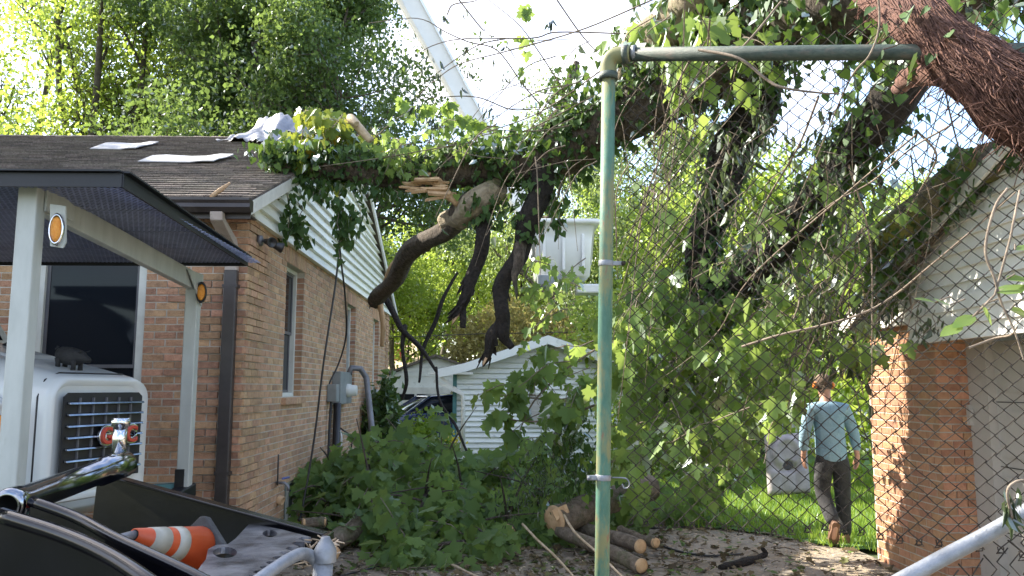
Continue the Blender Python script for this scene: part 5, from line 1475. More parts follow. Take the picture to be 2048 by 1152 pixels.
SPEC = {
 'A': [(2150, -150, 4.2, .30), (1900, -70, 4.9, .30), (1720, -15, 5.5, .29), (1560, 45, 6.2, .27), (1440, 115, 7.0, .25), (1330, 190, 7.7, .24), (1200, 258, 8.2, .235), (1080, 318, 8.5, .21), (960, 340, 8.6, .17), (820, 345, 8.7, .15), (690, 340, 8.7, .12), (590, 330, 8.7, .10), (540, 318, 8.75, .07)],
 'P': [(1225, 185, 8.1, .10), (1290, 95, 7.6, .17), (1350, 40, 7.1, .2), (1440, -40, 6.4, .2), (1600, -120, 5.6, .2)],
 'B': [(1545, 60, 6.4, .15), (1520, 170, 7.0, .15), (1490, 260, 7.3, .155), (1450, 350, 7.5, .15), (1420, 440, 7.7, .13), (1405, 530, 7.9, .12), (1410, 640, 8.0, .10), (1416, 760, 8.2, .085), (1420, 850, 8.4, .07)],
 'C': [(1850, 60, 4.9, .12), (1770, 215, 5.5, .12), (1680, 335, 6.1, .12), (1600, 430, 6.6, .13), (1510, 540, 7.2, .13), (1430, 625, 7.8, .115), (1370, 705, 8.2, .10), (1320, 800, 8.8, .075)],
 'D': [(2120, 270, 5.3, .13), (1985, 325, 5.8, .14), (1880, 385, 6.2, .135), (1795, 450, 6.6, .115), (1752, 520, 7.1, .09), (1735, 610, 7.6, .05)],
 'E': [(1000, 370, 8.5, .10), (960, 405, 8.5, .16), (920, 432, 8.7, .155), (870, 470, 9.3, .135), (815, 515, 10.4, .145), (782, 560, 11.6, .15), (755, 605, 12.8, .15)],
 'F': [(985, 385, 8.4, .10), (968, 450, 8.4, .108), (952, 530, 8.4, .092), (934, 590, 8.4, .075), (904, 634, 8.4, .035)],
 'G': [(1088, 330, 8.3, .15), (1070, 410, 8.2, .14), (1050, 480, 8.2, .125), (1014, 545, 8.2, .10), (1004, 600, 8.2, .09), (999, 645, 8.2, .09), (984, 682, 8.2, .068), (968, 722, 8.2, .035)],
}
for k_, f_ in (('A', 1.16), ('B', 1.2), ('C', 1.25), ('P', 1.1), ('E', .82), ('F', .74), ('G', .8)): SPEC[k_] = [(q[0], q[1], q[2], q[3] * f_) for q in SPEC[k_]]
LP = {}
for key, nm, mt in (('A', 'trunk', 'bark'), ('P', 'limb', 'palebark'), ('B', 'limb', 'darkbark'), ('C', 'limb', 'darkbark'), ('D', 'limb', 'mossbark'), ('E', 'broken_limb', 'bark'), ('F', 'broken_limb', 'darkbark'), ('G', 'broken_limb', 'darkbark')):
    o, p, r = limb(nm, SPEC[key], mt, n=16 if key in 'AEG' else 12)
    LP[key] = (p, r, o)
limb('branch_fork', [(935, 575, 8.4, .06), (928, 610, 8.4, .05), (924, 655, 8.4, .03)], 'darkbark', LP['F'][2])
limb('branch_fork', [(1000, 625, 8.2, .07), (1008, 665, 8.2, .058), (1023, 697, 8.2, .034)], 'darkbark', LP['G'][2])
limb('branch_fork', [(1045, 495, 8.15, .07), (1032, 530, 8.1, .05), (1031, 560, 8.1, .03), (1033, 598, 8.1, .008)], 'bark', LP['G'][2])
limb('branch_fork', [(1085, 270, 8.4, .06), (1120, 215, 8.4, .055), (1148, 150, 8.4, .05), (1152, 122, 8.4, .03)], 'bark', LP['A'][2])
limb('branch_fork', [(762, 600, 12.6, .05), (764, 640, 12.6, .04), (765, 692, 12.7, .03)], 'rawwood', LP['E'][2])
limb('stripped_edge', [(815, 497, 10.25, .03), (790, 530, 11.0, .06), (770, 570, 12.0, .06), (748, 600, 12.6, .07)], 'rawwood', LP['E'][2])
limb('branch', [(770, 600, 12.8, .05), (800, 650, 12.6, .045), (835, 690, 12.3, .04), (872, 742, 12.0, .02)], 'darkbark')
limb('branch', [(808, 650, 12.6, .04), (806, 700, 12.4, .03), (812, 760, 12.2, .03), (805, 800, 12.2, .02)], 'darkbark')
limb('branch', [(915, 545, 13, .02), (885, 600, 13, .035), (868, 650, 13, .035), (845, 705, 13, .03), (838, 765, 12.8, .02)], 'darkbark')
limb('mossy_stub', [(1000, 372, 8.42, .10), (962, 402, 8.42, .142), (925, 428, 8.6, .136), (893, 448, 8.95, .118)], 'palebark', LP['E'][2])
limb('branch', [(872, 735, 12.1, .02), (880, 800, 11.8, .02), (910, 850, 11.4, .02), (935, 905, 11, .015)], 'darkbark')
limb('branch', [(745, 285, 8.5, .045), (700, 235, 8.5, .05), (715, 250, 8.4, .03)], 'paleTwig')
# torn, splintered wood
for i in range(17):
    a = at(885 + rnd.uniform(-48, 26), 368 + rnd.uniform(-20, 24), 8.40 + rnd.uniform(-.09, .04))
    d_ = Vector((-1, rnd.uniform(-.15, .1), rnd.uniform(-.16, .12))).normalized(); l_ = rnd.uniform(.08, .30)
    w_, t_ = rnd.uniform(.025, .06), rnd.uniform(.010, .024); u_ = Vector((0, rnd.uniform(-1, -.3), rnd.uniform(.3, 1))).normalized(); s_ = d_.cross(u_).normalized()
    e0, e1 = rnd.uniform(-.05, .05), rnd.uniform(-.07, .07)
    P_ = [a + s_ * w_ * .5 - d_ * rnd.uniform(0, .05), a - s_ * w_ * .5, a - s_ * w_ * .5 + d_ * (l_ + e0), a + s_ * w_ * .35 + d_ * (l_ + e1)]
    MB().hexa([p - u_ * t_ for p in P_] + [p + u_ * t_ * .6 for p in P_]).build('splinter', MAT['rawwood'], LP['A'][2])
a, b = at(872, 366, 8.42), at(916, 409, 8.46)
MB().hexa([a + Vector((-.05, -.02, 0)), a + Vector((.05, -.02, .05)), b + Vector((.03, -.01, 0)), b + Vector((-.02, -.01, -.03)), a + Vector((-.05, .03, .01)), a + Vector((.05, .03, .06)), b + Vector((.03, .03, 0)), b + Vector((-.02, .03, -.03))]).build('splinter', MAT['rawwood'], LP['A'][2])
def ragged(key, n, r, L_, mats=('rawwood', 'darkbark'), tip=None):
    p, rr, o = LP[key]
    e = tip or p[-1]; d = (p[-1] - p[-6]).normalized()
    for i in range(n):
        q = e - d * .04 + Vector((rnd.uniform(-r, r), rnd.uniform(-r, r), rnd.uniform(-r, r) * .6))
        t_ = q + (d + Vector((rnd.gauss(0, .3), rnd.gauss(0, .3), rnd.gauss(-.1, .25)))).normalized() * rnd.uniform(.3, 1) * L_
        MB().tube([q - d * .05, q.lerp(t_, .6), t_], [.018, .014, .002], 4, rough=.3).build('splinter', MAT[mats[i % len(mats)]], o)
    for i in range(14):      # flaps of torn bark along the limb
        k_ = rnd.randint(len(p) // 2, len(p) - 2); tt = (p[k_ + 1] - p[k_]).normalized(); s_ = tt.orthogonal().normalized(); u_ = tt.cross(s_); a_ = rnd.uniform(0, 6.28)
        n_ = s_ * math.cos(a_) + u_ * math.sin(a_); b_ = tt.cross(n_) * rnd.uniform(.015, .04); c_ = p[k_] + n_ * rr[k_] * .97
        l_ = rnd.uniform(.06, .2)
        MB().prism([c_ - b_, c_ + b_, c_ + b_ * .6 + tt * l_ + n_ * rnd.uniform(.005, .03), c_ - b_ * .5 + tt * l_ * .8 + n_ * rnd.uniform(.005, .03)], n_, .008).build('bark_flap', MAT[mats[-1]], o)
ragged('E', 10, .09, .34, ('rawwood', 'bark'))
ragged('F', 7, .03, .16)
ragged('G', 6, .025, .10)
limb('split_brace', [(865, 360, 8.4, .045), (892, 385, 8.4, .045), (915, 408, 8.45, .03)], 'rawwood', LP['A'][2], rough=.25)
# fibrous vine root over the fence rail
RT = [(1690, -50, 4.4, .07), (1795, 14, 3.7, .085), (1875, 74, 3.4, .105), (1955, 140, 3.28, .122), (2045, 208, 3.2, .132), (2150, 282, 3.15, .138), (2350, 420, 3.05, .145)]
o, rp, rrad = limb('vine_root', RT, 'rootfibre', n=16, rough=.06, wob=.006)
fb = MB()
for i in range(2100):
    t = rnd.uniform(0, len(rp) - 34); i0 = int(t); ln_ = rnd.randint(6, 15); a0 = rnd.uniform(0, 6.28); pts = []; lift = rnd.uniform(.0, .35) ** 2 * 3
    for j in range(ln_):
        p, r = rp[i0 + 2 * j], rrad[i0 + 2 * j]; tt = (rp[i0 + 2 * j + 1] - rp[i0 + 2 * j]).normalized(); s = tt.cross(Vector((.2, 1, .1))).normalized(); u = tt.cross(s)
        a = a0 + j * .03 + .16 * math.sin(j * .5 + a0 * 5) + rnd.uniform(-.05, .05)
        e = 1.0 + lift * .45 * (j / ln_) ** 2 + .10 * abs(math.sin(a0 * 9)) + rnd.uniform(0, .05)
        pts.append(p + (s * math.cos(a) + u * math.sin(a)) * r * e)
    fb.tube(pts, rnd.uniform(.0014, .0036), 3, cap=False)
for i in range(520):
    k_ = rnd.randint(4, len(rp) - 6); p, r = rp[k_], rrad[k_]
    d = Vector((rnd.gauss(-.3, 1), rnd.gauss(-.4, 1), rnd.gauss(-.3, 1))).normalized()
    q = p + d * r; e = q + d * rnd.uniform(.02, .14) + Vector((rnd.uniform(-.05, .05), 0, -.05))
    fb.tube([q, q.lerp(e, .5) + Vector((rnd.uniform(-.03, .03),) * 3), e], .0024, 3, cap=False)
fb.build('root_fibre', MAT['rootfibre'], tree, kind='stuff')
limb('vine_root', [(1880, 150, 3.5, .06), (1820, 160, 3.8, .05), (1790, 175, 4.1, .03)], 'rootfibre')

LV = {}     # leaf batches: key -> list of (pos, tip, size, normal, tint)
def put(key, pos, tip, size, nrm, tint):
    a, b = proj(pos)       # keep the man, the panel and the shed front in view between the leaves
    if (1605 < a < 1735 and 742 < b < 1010 and pos[1] < 8.7 and rnd.random() < (.97 if b > 760 else .8)) or (1520 < a < 1630 and 855 < b < 1000 and rnd.random() < .9) or (905 < a < 1075 and 690 < b < 868 and pos[1] > 9.2 and rnd.random() < .9): return
    if pos[0] < 3.5 and pos[1] < 11:      # leaves thinned out on purpose so sun reaches the siding, door and path
        t = (3.62 - pos[0]) / -SUN_DIR.x; y_, z_ = pos[1] - SUN_DIR.y * t, pos[2] - SUN_DIR.z * t
        t2 = pos[2] / SUN_DIR.z; gx_, gy_ = pos[0] - SUN_DIR.x * t2, pos[1] - SUN_DIR.y * t2
        blot = math.sin(y_ * 4.1 + 1) * math.sin(z_ * 5.3) > -.35
        if (4.8 < y_ < 8.2 and 2.0 < z_ < 3.5 and blot and rnd.random() < .35) or (5.0 < y_ < 6.6 and .8 < z_ < 1.9 and rnd.random() < .6) or (2.3 < gx_ < 3.7 and 7.4 < gy_ < 9.2 and rnd.random() < .6): return
    LV.setdefault(key, []).append((tuple(pos), tuple(tip), size, tuple(nrm), tint))
def ivy(key, pts, rr, n, size, lo=0.0, hi=1.0, out=.10, top=0.0):
    m = len(pts) - 1
    for i in range(n):
        t = rnd.uniform(lo, hi) * m; k = min(int(t), m - 1); f = t - k
        p = pts[k].lerp(pts[k + 1], f); r = rr[k] * (1 - f) + rr[k + 1] * f
        tt = (pts[k + 1] - pts[k]).normalized(); s = tt.orthogonal().normalized(); u = tt.cross(s)
        a = rnd.uniform(0, 2 * math.pi); d = s * math.cos(a) + u * math.sin(a)
        if top and d.z < 0 and rnd.random() < top: d.z = -d.z
        e = r + abs(rnd.gauss(0, out))
        tip = Vector((rnd.gauss(0, .5), rnd.gauss(0, .5), -1.0)) + d * .5
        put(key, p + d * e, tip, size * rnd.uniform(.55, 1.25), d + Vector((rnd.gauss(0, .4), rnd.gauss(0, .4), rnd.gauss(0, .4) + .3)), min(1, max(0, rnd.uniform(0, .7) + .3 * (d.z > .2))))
pA, rA, _ = LP['A']
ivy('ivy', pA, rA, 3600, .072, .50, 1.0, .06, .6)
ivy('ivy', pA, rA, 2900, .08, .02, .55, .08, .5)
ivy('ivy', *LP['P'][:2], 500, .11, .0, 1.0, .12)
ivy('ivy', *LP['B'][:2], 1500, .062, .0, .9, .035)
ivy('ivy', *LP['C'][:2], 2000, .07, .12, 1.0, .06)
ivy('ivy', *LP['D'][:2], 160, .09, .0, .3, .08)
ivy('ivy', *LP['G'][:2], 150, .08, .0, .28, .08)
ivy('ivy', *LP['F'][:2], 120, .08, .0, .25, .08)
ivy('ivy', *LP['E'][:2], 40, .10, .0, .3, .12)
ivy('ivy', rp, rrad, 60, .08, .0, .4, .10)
# ivy heaps
def blob(key, px, py, Y, sx, sz, n, size, sy=.25, tz=-1.0, lo=0.0, hi=1.0):
    c = at(px, py, Y)
    for i in range(n):
        p = c + Vector((rnd.gauss(0, sx), rnd.gauss(0, sy), rnd.gauss(0, sz)))
        put(key, p, (rnd.gauss(0, .6), rnd.gauss(0, .6), tz + rnd.gauss(0, .3)), size * rnd.uniform(.55, 1.25), (rnd.gauss(0, 1), rnd.gauss(-.3, 1), rnd.gauss(.4, 1)), rnd.uniform(lo, hi))
for (px, py, Y, sx, sz, n) in ((1060, 300, 8.3, .3, .18, 380), (1150, 200, 8.2, .25, .2, 260), (1000, 300, 8.4, .3, .10, 260), (560, 305, 8.7, .2, .07, 240), (640, 310, 8.6, .25, .09, 260), (1300, 150, 7.6, .4, .2, 320),
                               (1480, 60, 6.4, .4, .16, 300), (1650, 40, 5.6, .4, .14, 260), (1780, 110, 4.8, .14, .14, 130), (1520, 160, 7, .3, .1, 160), (1640, 400, 6.4, .25, .2, 200), (1540, 520, 7, .3, .25, 300), (1420, 640, 7.8, .3, .25, 320), (1330, 760, 8.4, .3, .3, 320), (1150, 880, 8.9, .15, .28, 330), (1180, 960, 8.9, .2, .2, 160), (1950, 40, 4.2, .3, .15, 120)):
    blob('ivy', px, py, Y, sx * .8, sz * .8, n, .08)
# hanging ivy strands with drooping dark leaves
tw = MB(); vn = MB()
def strand(key, px, py, Y, ln_, n, size, wob=.05, lo=0, hi=.5):
    p = at(px, py, Y); pts = [p]
    for i in range(6):
        pts.append(pts[-1] + Vector((rnd.gauss(0, wob), rnd.gauss(0, wob), -ln_ / 6)))
    tw.tube(pts, .004, 4, cap=False)
    for i in range(n):
        t = rnd.uniform(0, 5.99); q = pts[int(t)].lerp(pts[int(t) + 1], t % 1)
        put(key, q + Vector((rnd.gauss(0, .05), rnd.gauss(0, .05), 0)), (rnd.gauss(0, .5), rnd.gauss(0, .5), -1), size * rnd.uniform(.6, 1.2), (rnd.gauss(0, 1), rnd.gauss(-1, .6), rnd.gauss(0, .4)), rnd.uniform(lo, hi))
for (px, py, Y, sx, sz, n) in ((1080, 950, 8.8, .16, .16, 260), (1040, 1000, 8.8, .15, .1, 140), (1120, 900, 8.7, .12, .16, 200)): blob('wilt', px, py, Y, sx, sz, n, .055)
for (px, py, Y, l_, n) in ((588, 350, 8.4, .62, 46), (600, 390, 8.4, .5, 40), (572, 420, 8.4, .34, 34), (590, 440, 8.4, .28, 34), (680, 370, 8.5, .55, 44), (670, 400, 8.5, .5, 34), (705, 385, 8.5, .5, 30), (712, 420, 8.5, .55, 26), (690, 420, 8.5, .35, 30), (745, 360, 8.5, .25, 24), (650, 360, 8.5, .25, 30), (620, 350, 8.5, .2, 30), (1100, 390, 8.2, .4, 24), (1125, 380, 8.1, .5, 24), (950, 380, 8.3, .2, 24), (780, 370, 8.5, .2, 24)):
    strand('ivy', px, py, Y, l_, int(n * .8), .085, .03)
for i in range(34):
    strand('wilt', rnd.uniform(1400, 1790), rnd.uniform(180, 620), rnd.uniform(5, 6.8), rnd.uniform(.2, .55), 14, .12, .04, .2, 1)
# maple sprays
def spray(key, px, py, Y, ln_, n, size, d=None, lo=0, hi=1, th=.006):
    p = at(px, py, Y)
    d = Vector(d) if d else Vector((rnd.gauss(-.4, .7), rnd.gauss(-.2, .6), rnd.gauss(-.35, .5)))
    d.normalize(); pts = [p]
    for i in range(5):
        d = (d + Vector((rnd.gauss(0, .16), rnd.gauss(0, .16), rnd.gauss(-.08, .14)))).normalized()
        pts.append(pts[-1] + d * ln_ / 5)
    tw.tube(pts, [th * (1 - .12 * i) for i in range(6)], 4, cap=False)
    for i in range(n):
        t = rnd.uniform(.6, 4.99); q = pts[int(t)].lerp(pts[int(t) + 1], t % 1)
        o = Vector((rnd.gauss(0, 1), rnd.gauss(0, 1), rnd.gauss(-.2, .6))).normalized()
        e = q + o * rnd.uniform(.04, .14)
        tw.tube([q, e], .0018, 3, cap=False)
        put(key, e, o * .5 + Vector((0, 0, -.75)), size * rnd.uniform(.6, 1.25), (rnd.gauss(0, .8), rnd.gauss(-.5, .8), rnd.gauss(.7, .6)), min(1, max(0, rnd.uniform(lo, hi))))
def region(key, poly_, Y0, Y1, count, ln_, n, size, lo=0, hi=1):
    xs, ys = [q[0] for q in poly_], [q[1] for q in poly_]; c = 0
    while c < count:
        x, y = rnd.uniform(min(xs), max(xs)), rnd.uniform(min(ys), max(ys)); ins = False
        for i in range(len(poly_)):
            (xa, ya), (xb, yb) = poly_[i], poly_[i - 1]
            if (ya > y) != (yb > y) and x < (xb - xa) * (y - ya) / (yb - ya) + xa: ins = not ins
        if not ins: continue
        spray(key, x, y, rnd.uniform(Y0, Y1), ln_ * rnd.uniform(.6, 1.3), n, size, lo=lo, hi=hi); c += 1
region('maple', [(1240, 250), (1480, 200), (1420, 480), (1300, 620), (1235, 560)], 6.5, 8.3, 10, .6, 12, .13, .4, 1)
region('maple', [(1230, 560), (1400, 540), (1480, 700), (1460, 880), (1230, 900)], 6.9, 8.2, 52, .6, 13, .145, .2, 1)
region('maple', [(1480, 560), (1700, 500), (1720, 720), (1620, 800), (1480, 830)], 6.2, 7.4, 34, .6, 12, .14, .2, 1)
region('maple', [(1500, 260), (1800, 200), (1760, 480), (1560, 560)], 5.6, 7.4, 10, .55, 11, .12, .4, 1)
region('maple', [(1060, 720), (1190, 680), (1190, 900), (1090, 860)], 8.6, 9.3, 9, .5, 12, .17, .1, .9)
region('maple', [(1080, 500), (1180, 470), (1190, 640), (1090, 620)], 8.2, 9.2, 10, .4, 10, .10, .3, 1)
region('maple', [(1220, 880), (1480, 860), (1500, 1000), (1220, 1010)], 9, 10.5, 26, .5, 13, .15, 0, .9)
region('wilt', [(1560, 620), (1730, 600), (1730, 800), (1620, 790)], 6.8, 7.4, 12, .5, 12, .12)
region('maple', [(1280, 20), (1560, 0), (1600, 90), (1350, 130)], 5.8, 7.2, 16, .45, 11, .15, .5, 1)
region('gold', [(600, 215), (745, 235), (740, 295), (600, 295)], 8.5, 9.3, 26, .5, 15, .13)
region('maple', [(740, 280), (1000, 250), (1000, 300), (760, 310)], 8.3, 8.8, 26, .4, 11, .10, .5, 1)
for (x, y) in ((1010, 770), (1050, 750), (1085, 760), (1030, 800), (1120, 730), (1100, 700), (1150, 690), (1060, 830), (1010, 830)):
    spray('maple', x + 40, y - 10, 8.9, .5, 9, .19, (-1, -.1, -.15), .1, .7, .008)
limb('branch', [(1190, 700, 8.9, .012), (1130, 740, 8.9, .012), (1070, 800, 8.9, .01), (1040, 860, 8.9, .006)], 'vine')
limb('branch', [(1190, 785, 8.9, .014), (1120, 800, 8.9, .012), (1060, 795, 8.9, .01), (1000, 790, 8.9, .005)], 'vine')
limb('branch', [(1190, 810, 8.9, .014), (1110, 840, 8.9, .012), (1040, 842, 8.9, .008), (1000, 830, 8.9, .004)], 'vine')
# vines: the ones against the sky by hand, the tangle by the fence at random
def vine(spec, r, k=6): 
    p = crom([at(*q) for q in spec], k); vn.tube(p, lerp_list([r, r * .9, r * .45], len(p)), 5, cap=False); return p
VL = [[(740, 46, 7.6), (837, 40, 7.6), (889, 64, 7.6), (943, 80, 7.6), (998, 100, 7.6), (1046, 172, 7.8), (1078, 206, 8.0)][::-1],
 [(820, 112, 7.4), (875, 86, 7.4), (932, 74, 7.4), (1061, 72, 7.2), (1112, 66, 7.2), (1250, 69, 7.0)][::-1],
 [(832, 198, 7.5), (866, 163, 7.5), (920, 129, 7.4), (1006, 109, 7.3), (1104, 83, 7.2), (1175, 52, 7.0), (1250, 23, 6.9), (1380, -40, 6.4)][::-1],
 [(905, -15, 7.3), (960, 52, 7.4), (966, 60, 7.4)], [(968, -10, 7.2), (1041, 52, 7.3), (1075, 106, 7.5), (1110, 149, 7.7), (1135, 186, 7.9)][::-1],
 [(1102, -10, 6.8), (1158, 60, 6.9), (1201, 112, 7.0)], [(829, 200, 7.8), (886, 195, 7.8), (955, 195, 7.9), (1018, 213, 8.0), (1067, 218, 8.1)][::-1],
 [(860, 300, 8.1), (960, 266, 8.1), (1075, 229, 8.0), (1201, 146, 7.5), (1300, 60, 7)][::-1], [(975, 262, 8.0), (1075, 258, 8.0), (1140, 250, 8)][::-1],
 [(640, 330, 8.3), (760, 318, 8.3), (900, 295, 8.2), (1040, 270, 8.1), (1190, 190, 7.8)][::-1], [(890, 30, 7.4), (905, 12, 7.4), (950, 4, 7.3), (960, -8, 7.3)],
 [(1395, 100, 3.7), (1480, 118, 3.55), (1530, 160, 3.5), (1570, 180, 3.45), (1640, 186, 3.45), (1680, 190, 3.5)],
 [(1758, -10, 3.4), (1762, 60, 3.4), (1740, 110, 3.4), (1700, 160, 3.5), (1640, 300, 3.9), (1590, 420, 4.3)],
 [(1900, 255, 3.4), (1820, 300, 3.7), (1740, 360, 4.0), (1660, 410, 4.4), (1600, 450, 4.8)], [(1830, 270, 3.5), (1700, 380, 4.0), (1500, 560, 5), (1420, 680, 6), (1300, 780, 7)],
 [(1480, 690, 5), (1560, 672, 4.8), (1640, 655, 4.7), (1720, 625, 4.6), (1790, 590, 4.6), (1860, 530, 4.4), (1960, 440, 4.2), (2030, 380, 4)],
 [(2020, 380, 2.5), (1985, 420, 2.5), (1970, 500, 2.5), (1985, 560, 2.5), (2005, 610, 2.5), (2028, 655, 2.5), (2046, 720, 2.5)], [(1940, 694, 3.0), (1985, 680, 3.0), (2018, 668, 2.9), (2030, 655, 2.8)],
 [(1560, 0, 5), (1480, 90, 5), (1380, 190, 5.5), (1290, 290, 6)], [(1380, 110, 5), (1340, 200, 5.5), (1320, 300, 6), (1300, 420, 6)], [(1640, 190, 4.6), (1600, 300, 5), (1540, 400, 5.6), (1480, 500, 6.2), (1380, 560, 7)]]
for v_ in VL: vine([(q[0] + rnd.uniform(-5, 5), q[1] + rnd.uniform(-5, 5), q[2]) for q in v_], .0075 if v_[0][2] > 3.6 else .005)
for i in range(66):
    x, y, Y = rnd.uniform(1260, 1960), rnd.uniform(-10, 380), rnd.uniform(4.2, 7.4)
    dx, dy = rnd.uniform(-330, 60), rnd.uniform(140, 520)
    c = rnd.uniform(-60, 60)
    if x + dx < 1225: dx = 1235 - x
    vine([(x, y, Y), (x + dx * .33 + c, y + dy * .3, Y + .3), (x + dx * .7 + c * .5, y + dy * .7, Y + .5), (x + dx, y + dy, Y + .9)], rnd.choice([.003, .004, .004, .005, .007]))
for i in range(40):
    x, y, Y = rnd.uniform(980, 1240), rnd.uniform(60, 330), rnd.uniform(7, 8.4)
    dx, dy = rnd.uniform(-200, 120), rnd.uniform(-60, 260)
    vine([(x, y, Y), (x + dx * .4, y + dy * .2, Y), (x + dx, y + dy, Y + .2)], rnd.choice([.004, .005, .007]))
for i in range(34):
    t = rnd.uniform(0, .6); x, y, Y = 1985 - 250 * t + rnd.uniform(-25, 25), 335 + 260 * t + rnd.uniform(-30, 35), 5.8 + 1.3 * t
    q = t + rnd.uniform(.3, .5)
    vine([(x, y, Y), (1985 - 250 * (t + q) / 2 + rnd.uniform(-30, 20), 335 + 260 * (t + q) / 2 + rnd.uniform(-20, 50), 6.0 + 1.2 * (t + q) / 2), (1985 - 250 * q + rnd.uniform(-40, 10), 335 + 270 * q + rnd.uniform(-10, 60), 6.0 + 1.3 * q)], rnd.choice([.004, .006, .009, .012]))
for (px, py, Y, n) in ((1905, 395, 6.1, 90), (1850, 430, 6.4, 110), (1800, 480, 6.6, 120), (1765, 545, 6.9, 120), (1735, 600, 7.2, 90)): blob('ivy', px, py, Y, .12, .10, n, .075, .12)
for (px, py, Y, l_) in ((1800, 560, 6.8, .35), (1770, 590, 7.0, .4), (1840, 600, 6.4, .3), (1870, 620, 6.2, .3), (1830, 640, 6.3, .25)): strand('wilt', px, py, Y, l_, 16, .09, .03, .1, .9)
for i in range(40):
    x, y, Y = rnd.uniform(1650, 1850), rnd.uniform(420, 620), rnd.uniform(6.2, 7.6)
    vine([(x, y, Y), (x - rnd.uniform(0, 80), y + rnd.uniform(20, 100), Y + .1), (x - rnd.uniform(40, 160), y + rnd.uniform(80, 280), Y + .4)], rnd.choice([.005, .007, .009]))
for (x, y) in ((823, 62), (883, 55), (889, 30), (895, 26), (925, 20), (966, 65), (972, 70), (983, 78), (989, 80), (1013, 85), (936, 92), (943, 130), (936, 142), (941, 138), (985, 122), (986, 135), (1002, 142), (1008, 152), (1012, 148), (1043, 158), (883, 120), (853, 102), (862, 112), (926, 175), (963, 205), (980, 222), (830, 215), (837, 210), (858, 236), (868, 246), (872, 240), (1048, 220), (1106, 35), (1100, 42), (878, 150), (845, 135), (978, 215), (1010, 165)):
    for k_ in range(rnd.randint(4, 7)):
        put('wilt', at(x + rnd.uniform(-6, 6), y + rnd.uniform(-5, 8), 7.45), (rnd.gauss(0, .25), rnd.gauss(0, .25), -1), rnd.uniform(.055, .11), (rnd.gauss(0, 1), rnd.gauss(0, 1), 0), rnd.uniform(0, .5))
for (x, y) in ((1040, 85), (1052, 78), (1034, 135), (1050, 140), (1046, 12), (1055, 20), (1042, 22), (812, 205), (822, 215), (862, 212), (890, 215), (900, 208), (925, 235), (935, 240), (850, 222), (960, 245), (1020, 112), (1060, 98), (1075, 222)):
    put('maple', at(x, y, 7.5), (rnd.gauss(0, .4), 0, -1), .13, (rnd.gauss(0, .3), -1, rnd.gauss(.2, .3)), rnd.uniform(.5, 1))
    for k_ in range(3): put('maple', at(x + rnd.uniform(-14, 14), y + rnd.uniform(-12, 12), 7.5), (rnd.gauss(0, .6), 0, -1), rnd.uniform(.06, .11), (rnd.gauss(0, .6), -1, rnd.gauss(.2, .5)), rnd.uniform(.5, 1))
tw.build('twig', MAT['vine'], tree, kind='stuff')
vn.build('vine', MAT['vine'], tree, kind='stuff')
TT = dict(ivy=T_IVY, maple=T_MAPLE, gold=T_MAPLE, wilt=T_WILT)
def flush(names, parent, n_single=0):
    """the leaves that show largest become parts of their own, the others one joined part each"""
    for key in names:
        L_ = LV.pop(key, [])
        if not L_: continue
        L_.sort(key=lambda q: -q[2] / max(1.0, Vector(q[0]).length))
        n1 = n_single.get(key, 0) if isinstance(n_single, dict) else n_single
        for q in L_[:n1]:
            link('leaf', leaf_mesh('leaf', [q[0]], [q[1]], [q[2]], TT[key], nrm=np.array([q[3]]), tint=np.array([q[4]])), LEAF[key], parent)
        R_ = L_[n1:]
        if R_: link('foliage', leaf_mesh('foliage', [q[0] for q in R_], [q[1] for q in R_], [q[2] for q in R_], TT[key], nrm=np.array([q[3] for q in R_]), tint=np.array([q[4] for q in R_])), LEAF[key], parent, kind='stuff')
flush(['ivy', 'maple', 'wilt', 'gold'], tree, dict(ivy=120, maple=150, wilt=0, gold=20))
# leafy vine close by at the right edge
vr = thing('leafy_vine', 'hanging vine with large drooping green leaves in front of the garage siding, right edge', 'vine', at(2030, 655, 2.5))
tw = MB()
for (x, y, s, tx, tz) in ((1925, 650, .085, -.9, -.35), (1870, 605, .07, -.9, .25), (1950, 630, .09, -.9, -.45), (1990, 585, .11, .9, .18), (1965, 610, .07, .3, -.8), (2010, 560, .10, .9, .12), (2020, 620, .09, .8, -.1), (2030, 500, .12, .8, .1), (1900, 610, .06, -.8, .3), (2045, 590, .1, .6, -.5)):
    p = at(x, y, 2.5)
    q = at(min(2030, x + 30), y - 12, 2.52)
    tw.tube([q, p], .0025, 4, cap=False)
    link('leaf', leaf_mesh('leaf', [p], [(tx, -.1, tz)], [s], T_OVAL, nrm=np.array([(.2, -.5, 1.0)]), tint=np.array([rnd.uniform(.4, .9)])), LEAF['maple'], vr)
tw.tube([at(2040, 380, 2.5), at(2020, 480, 2.5), at(1990, 590, 2.5), at(1940, 640, 2.5)], .004, 5).build('stem', MAT['vine'], vr)
tw = MB(); L0 = []
for i in range(26):
    p = at(2022 + rnd.uniform(-14, 14), 985 + rnd.uniform(-20, 60), 2.12); L0.append(p)
wv_ = thing('wilted_vine', 'limp wilted vine hanging over the galvanised gate pipe', 'vine', L0[0])
tw.tube(crom([at(2055, 960, 2.1), at(2030, 965, 2.1), at(2015, 985, 2.1), at(2025, 1040, 2.12)]), .004, 5).build('stem', MAT['vine'], wv_)
link('foliage', leaf_mesh('foliage', L0, [(rnd.gauss(0, .3), rnd.gauss(0, .3), -1) for _ in L0], [rnd.uniform(.03, .06) for _ in L0], T_WILT), LEAF['wilt'], wv_, kind='stuff')

